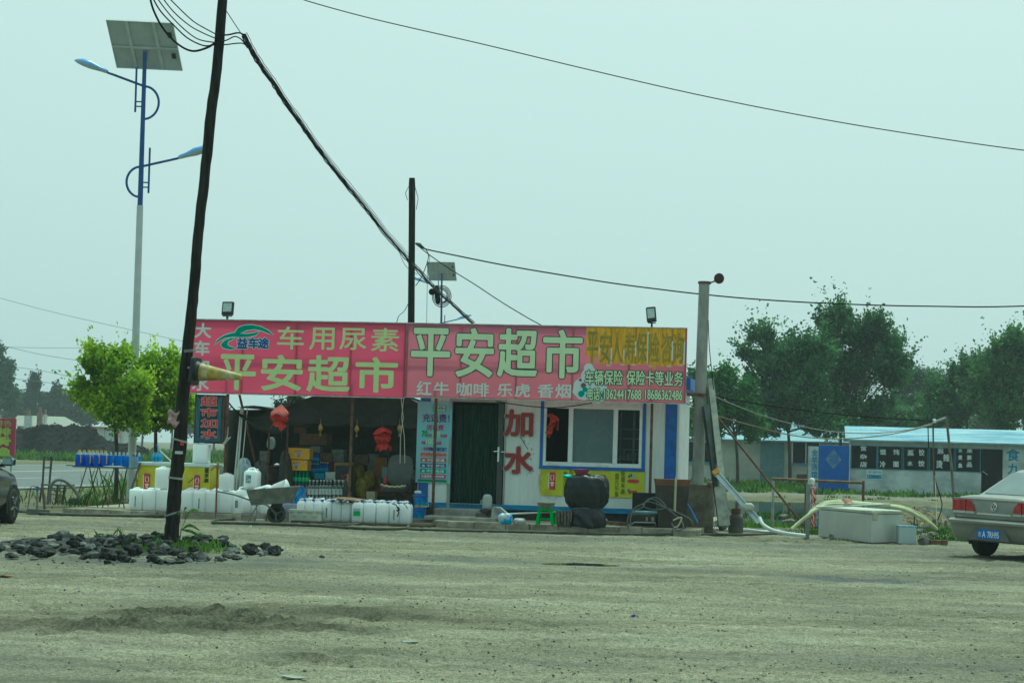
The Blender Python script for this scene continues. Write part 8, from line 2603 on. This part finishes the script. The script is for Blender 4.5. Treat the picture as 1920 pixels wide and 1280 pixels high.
        for x0, z0_, x1, z1_ in ((-.03, .045, 0, .006), (.03, .045, 0, .006), (-.05, .02, -.022, -.042), (.05, .02, .022, -.042), (-.022, -.042, 0, -.004), (.022, -.042, 0, -.004)):
            mb.bar((x0, -2.15, cz + z0_), (x1, -2.15, cz + z1_), .013, .008, up=(0, 1, 0))
        mb.cur = 1
        mb.lathe([(0, -.004), (R_, -.003), (R_, .003), (0, .004)], (0, 0, 0), 24, Matrix.Translation((0, -2.146, cz)) @ Matrix.Rotation(math.pi / 2, 4, 'X'))
        mb.build('emblem', [mat('chrome', (.8, .8, .8)), mat('emblem dark', (.05, .055, .055), rough=.4)], t)
        mb = MB()
        put_text(mb, '一汽大众', -.78, .64, -.6, .67, -2.1445)
        mb.build('lettering', mat('chrome', (.8, .8, .8)), t)
    tyre = mat('car tyre', (.022, .022, .02), rough=.85, var=.2)
    rimm = mat('alloy rim', (.4, .4, .39), rough=.35, metal=.8, var=.1)
    for sx in (-1, 1):
        for y in (-1.3, 1.3):
            Rw = Matrix.Translation((sx * .775, y, .3)) @ Matrix.Rotation(math.pi / 2, 4, 'Y')
            w_ = MB().lathe([(.2, -.09), (.27, -.1), (.3, -.075), (.305, 0), (.3, .075), (.27, .1), (.2, .09)], (0, 0, 0), 30, Rw).build('wheel', tyre, t, smooth=True)
            m_ = MB().lathe([(0, .05 * sx), (.05, .06 * sx), (.19, .085 * sx), (.2, .09 * sx), (.2, .05 * sx)], (0, 0, 0), 24, Rw)
            for k in range(5):
                q = 6.2832 * k / 5
                m_.bar(Rw @ Vector((.03 * math.cos(q), .03 * math.sin(q), .085 * sx)), Rw @ Vector((.19 * math.cos(q), .19 * math.sin(q), .095 * sx)), .05, .02)
            m_.build('rim', rimm, w_)
            MB().prism([(y + .37 * math.cos(q), .3 + .37 * math.sin(q)) for q in [math.pi * (-.1 + 1.2 * i / 16) for i in range(17)]], 0, .014, Matrix(((0, 1, 0, sx * .845 - .003), (1, 0, 0, 0), (0, 0, 1, 0), (0, 0, 0, 1)))).build('wheel_arch', dk, t)
    for sd in (-1, 1):
        mb = MB()
        loft(mb, [(.985, .05, .03, .02, sd * .93, .62), (1.0, .1, .06, .04, sd * .96, .62), (1.09, .105, .065, .04, sd * .96, .62), (1.12, .07, .04, .03, sd * .95, .62)])
        mr_ = mb.build('mirror', paint, t, smooth=True)
        MB().rrbox(sd * .96 - .085, sd * .96 + .085, .552, .558, 1.005, 1.1, .003).build('mirror_glass', mat('mirror glass', (.5, .55, .56), rough=.03, metal=1.0, var=.02), mr_)
        MB().bar((sd * .8, .62, .98), (sd * .93, .62, 1.03), .05, .05).build('mirror_arm', dk, mr_)
        for y in (-.05, -.95):
            MB().box(min(sd * .85, sd * .868), max(sd * .85, sd * .868), y - .1, y + .05, .78, .81).build('door_handle', paint, t)
    return t
paintA = mat('dusty greige car paint', (.235, .23, .205), rough=.4, var=.08, scale=3, metal=.25, coat=.35)
paintB = mat('black car paint', (.012, .013, .013), rough=.22, var=.1, spec=.25, coat=.25)
sedan('grey beige saloon car seen from behind at the right edge, blue number plate', paintA, (-.77, -1.3), (1847, 1042), rad(-49), rad(1.0), ('吉', 'A', '7RH95'), .95)
sedan('black saloon car cut by the left edge, only mirror and front wheel in view', paintB, (.80, 1.3), (17, 981), rad(-2), 0)

# ================================================================== GRASS AND WEEDS
def grass_obj(name, areas, m, seed, label):
    rs = np.random.RandomState(seed)
    VV, FF = [], []
    n0 = 0
    for (x0, x1, y0, y1, n, h0, h1, w_) in areas:
        # clumped positions
        nc = max(int(n / 24), 1)
        cx, cy = rs.uniform(x0, x1, nc), rs.uniform(y0, y1, nc)
        idx = rs.randint(0, nc, n)
        spread = max(h1 * .9, .08)
        x = cx[idx] + rs.normal(0, spread, n)
        y = cy[idx] + rs.normal(0, spread, n)
        h = h0 + (h1 - h0) * rs.rand(n) * rs.rand(nc)[idx]
        th = rs.rand(n) * 6.283
        le = rs.normal(0, .35, (n, 2)) * h[:, None]
        dx, dy = np.cos(th) * w_ / 2, np.sin(th) * w_ / 2
        V = np.stack([np.stack([x - dx, y - dy, np.full(n, -.02)], -1), np.stack([x + dx, y + dy, np.full(n, -.02)], -1),
                      np.stack([x + dx * .7 + le[:, 0] * .4, y + dy * .7 + le[:, 1] * .4, h * .6], -1), np.stack([x + le[:, 0], y + le[:, 1], h], -1)], 1).reshape(-1, 3)
        VV.append(V)
        FF.append(np.arange(len(V)).reshape(-1, 4) + n0)
        n0 += len(V)
    o = bpy.data.objects.new(name, fast_mesh(name, np.concatenate(VV), np.concatenate(FF), m))
    COL.objects.link(o)
    return struct(o, 'stuff', label)
grm = mat('grass blades', (.04, .11, .012), rough=.6, var=.3, scale=.6, col2=(.17, .28, .04), trans=.45, island=.35, spec=.2)
def px_area(px, py, rx, ry, n, h0, h1, w_=.018):
    g = gp(px, py)
    return (g.x - rx, g.x + rx, g.y - ry, g.y + ry, n, h0, h1, w_)
ar = [px_area(262, 1015, .45, .3, 90, .05, .22), px_area(222, 1012, .25, .2, 50, .05, .2), px_area(175, 1022, .3, .2, 60, .05, .16), px_area(285, 1035, .3, .3, 70, .04, .16), px_area(345, 1035, .45, .3, 160, .06, .24), px_area(385, 1035, .35, .3, 90, .05, .2), px_area(322, 1030, .15, .15, 50, .05, .25)]
grass_obj('weeds', ar, grm, 1, 'sparse bright green grass tufts among the asphalt rubble')
ar = [px_area(190, 945, .7, .5, 200, .05, .36, .025), px_area(165, 945, .3, .4, 60, .05, .25, .025), px_area(215, 950, .3, .3, 120, .05, .35, .03), px_area(265, 930, .4, 1, 160, .1, .6, .03)]
grass_obj('weeds', ar, grm, 2, 'green weeds growing under the roadside bottle table')
ar = [px_area(1400, 985, .75, .7, 700, .05, .24, .025), px_area(1300, 990, .35, .3, 200, .04, .18, .02), px_area(1470, 985, .6, .7, 350, .03, .15, .02), px_area(1560, 995, .3, .4, 100, .03, .2), px_area(1780, 1000, .3, .7, 260, .04, .18, .02), px_area(1500, 1000, .5, .4, 120, .03, .12), px_area(1700, 1000, .4, .4, 70, .03, .2), px_area(1560, 1012, .2, .1, 60, .03, .14), px_area(1765, 990, .25, .6, 50, .1, .38, .02), px_area(1440, 970, .7, .6, 300, .05, .25, .03), px_area(1525, 998, .45, .5, 220, .04, .18), px_area(1725, 998, .5, .4, 160, .04, .16), px_area(1780, 1012, .25, .5, 420, .04, .17)]
grass_obj('weeds', ar, grm, 3, 'rank green weeds along the water right of the shop')
ar = [(5, 34, 79, 92, 11000, .08, .36, .08), (8, 17, 86, 104, 4500, .08, .45, .08), (5, 32, 70, 78, 500, .04, .15, .05)]
grass_obj('grass', ar, grm, 4, 'band of green grass before the restaurant and house')
ar = [(-42, -22, 118, 141, 9000, .1, .7, .12), (-22, -14, 128, 190, 3500, .1, .8, .14), (-40, -12, 142, 240, 3000, .2, .8, .2), (-12, -8.3, 40, 60, 900, .05, .5, .03), (-11.5, -7.5, 54, 75, 900, .1, .9, .05)]
grass_obj('grass', ar, grm, 5, 'green verge beyond the road before the coal heap')
dry = mat('dry straw grass', (.28, .2, .09), rough=.8, var=.3, scale=2, col2=(.36, .28, .13), island=.3)
ar = [px_area(1720, 978, .8, .8, 520, .06, .34, .02), px_area(1490, 972, .5, .5, 160, .04, .25, .025), px_area(230, 948, .4, .25, 160, .05, .28, .025), px_area(1770, 985, .3, .5, 160, .1, .45, .025)]
grass_obj('dry_grass', ar, dry, 6, 'dry brown grass and straw along the water edge')
# corn like sprout at the pole foot
g = at(340, 990, 26.8)
mb = MB()
for a_, l_, hz in ((.3, .25, .25), (2.6, .1, .2), (.1, .34, -.15), (.5, .3, -.02), (1.2, .2, .28)):
    d = Vector((math.cos(a_), -.2 * math.sin(a_), 0))
    pts = [g + Vector((0, 0, -.02)), g + d * l_ * .45 + Vector((0, 0, hz * .7 + .06)), g + d * l_ + Vector((0, 0, hz))]
    pts = smoothpts(pts, 4)
    for i in range(len(pts) - 1):
        w0, w1 = .022 * math.sin(math.pi * (i + .6) / (len(pts) + .4)), .022 * math.sin(math.pi * (i + 1.6) / (len(pts) + .4))
        mb.add([pts[i] - Vector((0, 0, w0)), pts[i] + Vector((0, 0, w0)), pts[i + 1] + Vector((0, 0, max(w1, .001))), pts[i + 1] - Vector((0, 0, max(w1, .001)))], [(0, 1, 2, 3)])
mb.tube([(g.x - .02, 26.8, 0), (g.x - .01, 26.8, .15), g], .007, 5)
alone(mb, 'sprout', grm, 'bright green maize like sprout growing beside the leaning pole', 'plant', (g.x, 26.8, 0), space=ID, recalc=False)
# litter on the lot
for i, (px, py, w_, h_, c, lab) in enumerate(((470, 987, .05, .02, (.6, .6, .58), 'small white paper scrap on the lot near the wheelbarrow'), (768, 1205, .09, .02, (.3, .3, .25), 'flat grey cardboard scrap in the foreground'), (10, 1081, .1, .02, (.25, .14, .07), 'brown leaf scrap at the left edge of the lot'),
        (1188, 1155, .03, .02, (.04, .1, .4), 'tiny blue bottle cap on the lot'), (545, 1273, .13, .03, (.32, .32, .27), 'pale cardboard scrap at the bottom of the photo'), (1020, 1134, .08, .02, (.4, .38, .2), 'pale yellowish scrap in the middle of the lot'), (83, 977, .05, .02, (.5, .25, .08), 'small orange scrap near the black car'))):
    g = gp(px, py)
    alone(hull(500 + i, 10, w_, w_ * .6, h_), 'litter', mat('litter %s' % 'abcdefg'[i], c, rough=.8, var=.2), lab, 'litter', (g.x, g.y, .008))
q_ = [gp(1353, 1181, .01), gp(1380, 1184, .015), gp(1400, 1188, .012), gp(1413, 1192, .01)]
alone(MB().tube(q_, .008, 5), 'twig', mat('dry twig', (.2, .17, .11)), 'thin dry twig lying on the right part of the lot', 'twig', tuple(q_[0]), space=ID)

# ================================================================== HAZE
hz = bpy.data.materials.new('thin haze')
hz.use_nodes = True
nt = hz.node_tree
nt.nodes.remove(nt.nodes['Principled BSDF'])
pv = nt.nodes.new('ShaderNodeVolumePrincipled')
pv.inputs['Color'].default_value = (.9, .95, .97, 1)
pv.inputs['Density'].default_value = 0.00055
pv.inputs['Anisotropy'].default_value = 0.2
nt.links.new(pv.outputs['Volume'], nt.nodes['Material Output'].inputs['Volume'])
hb = MB().box(-640, 640, -80, 960, -1.6, 19).build('haze', hz)
struct(hb, 'stuff', 'thin pale summer haze over the whole place')
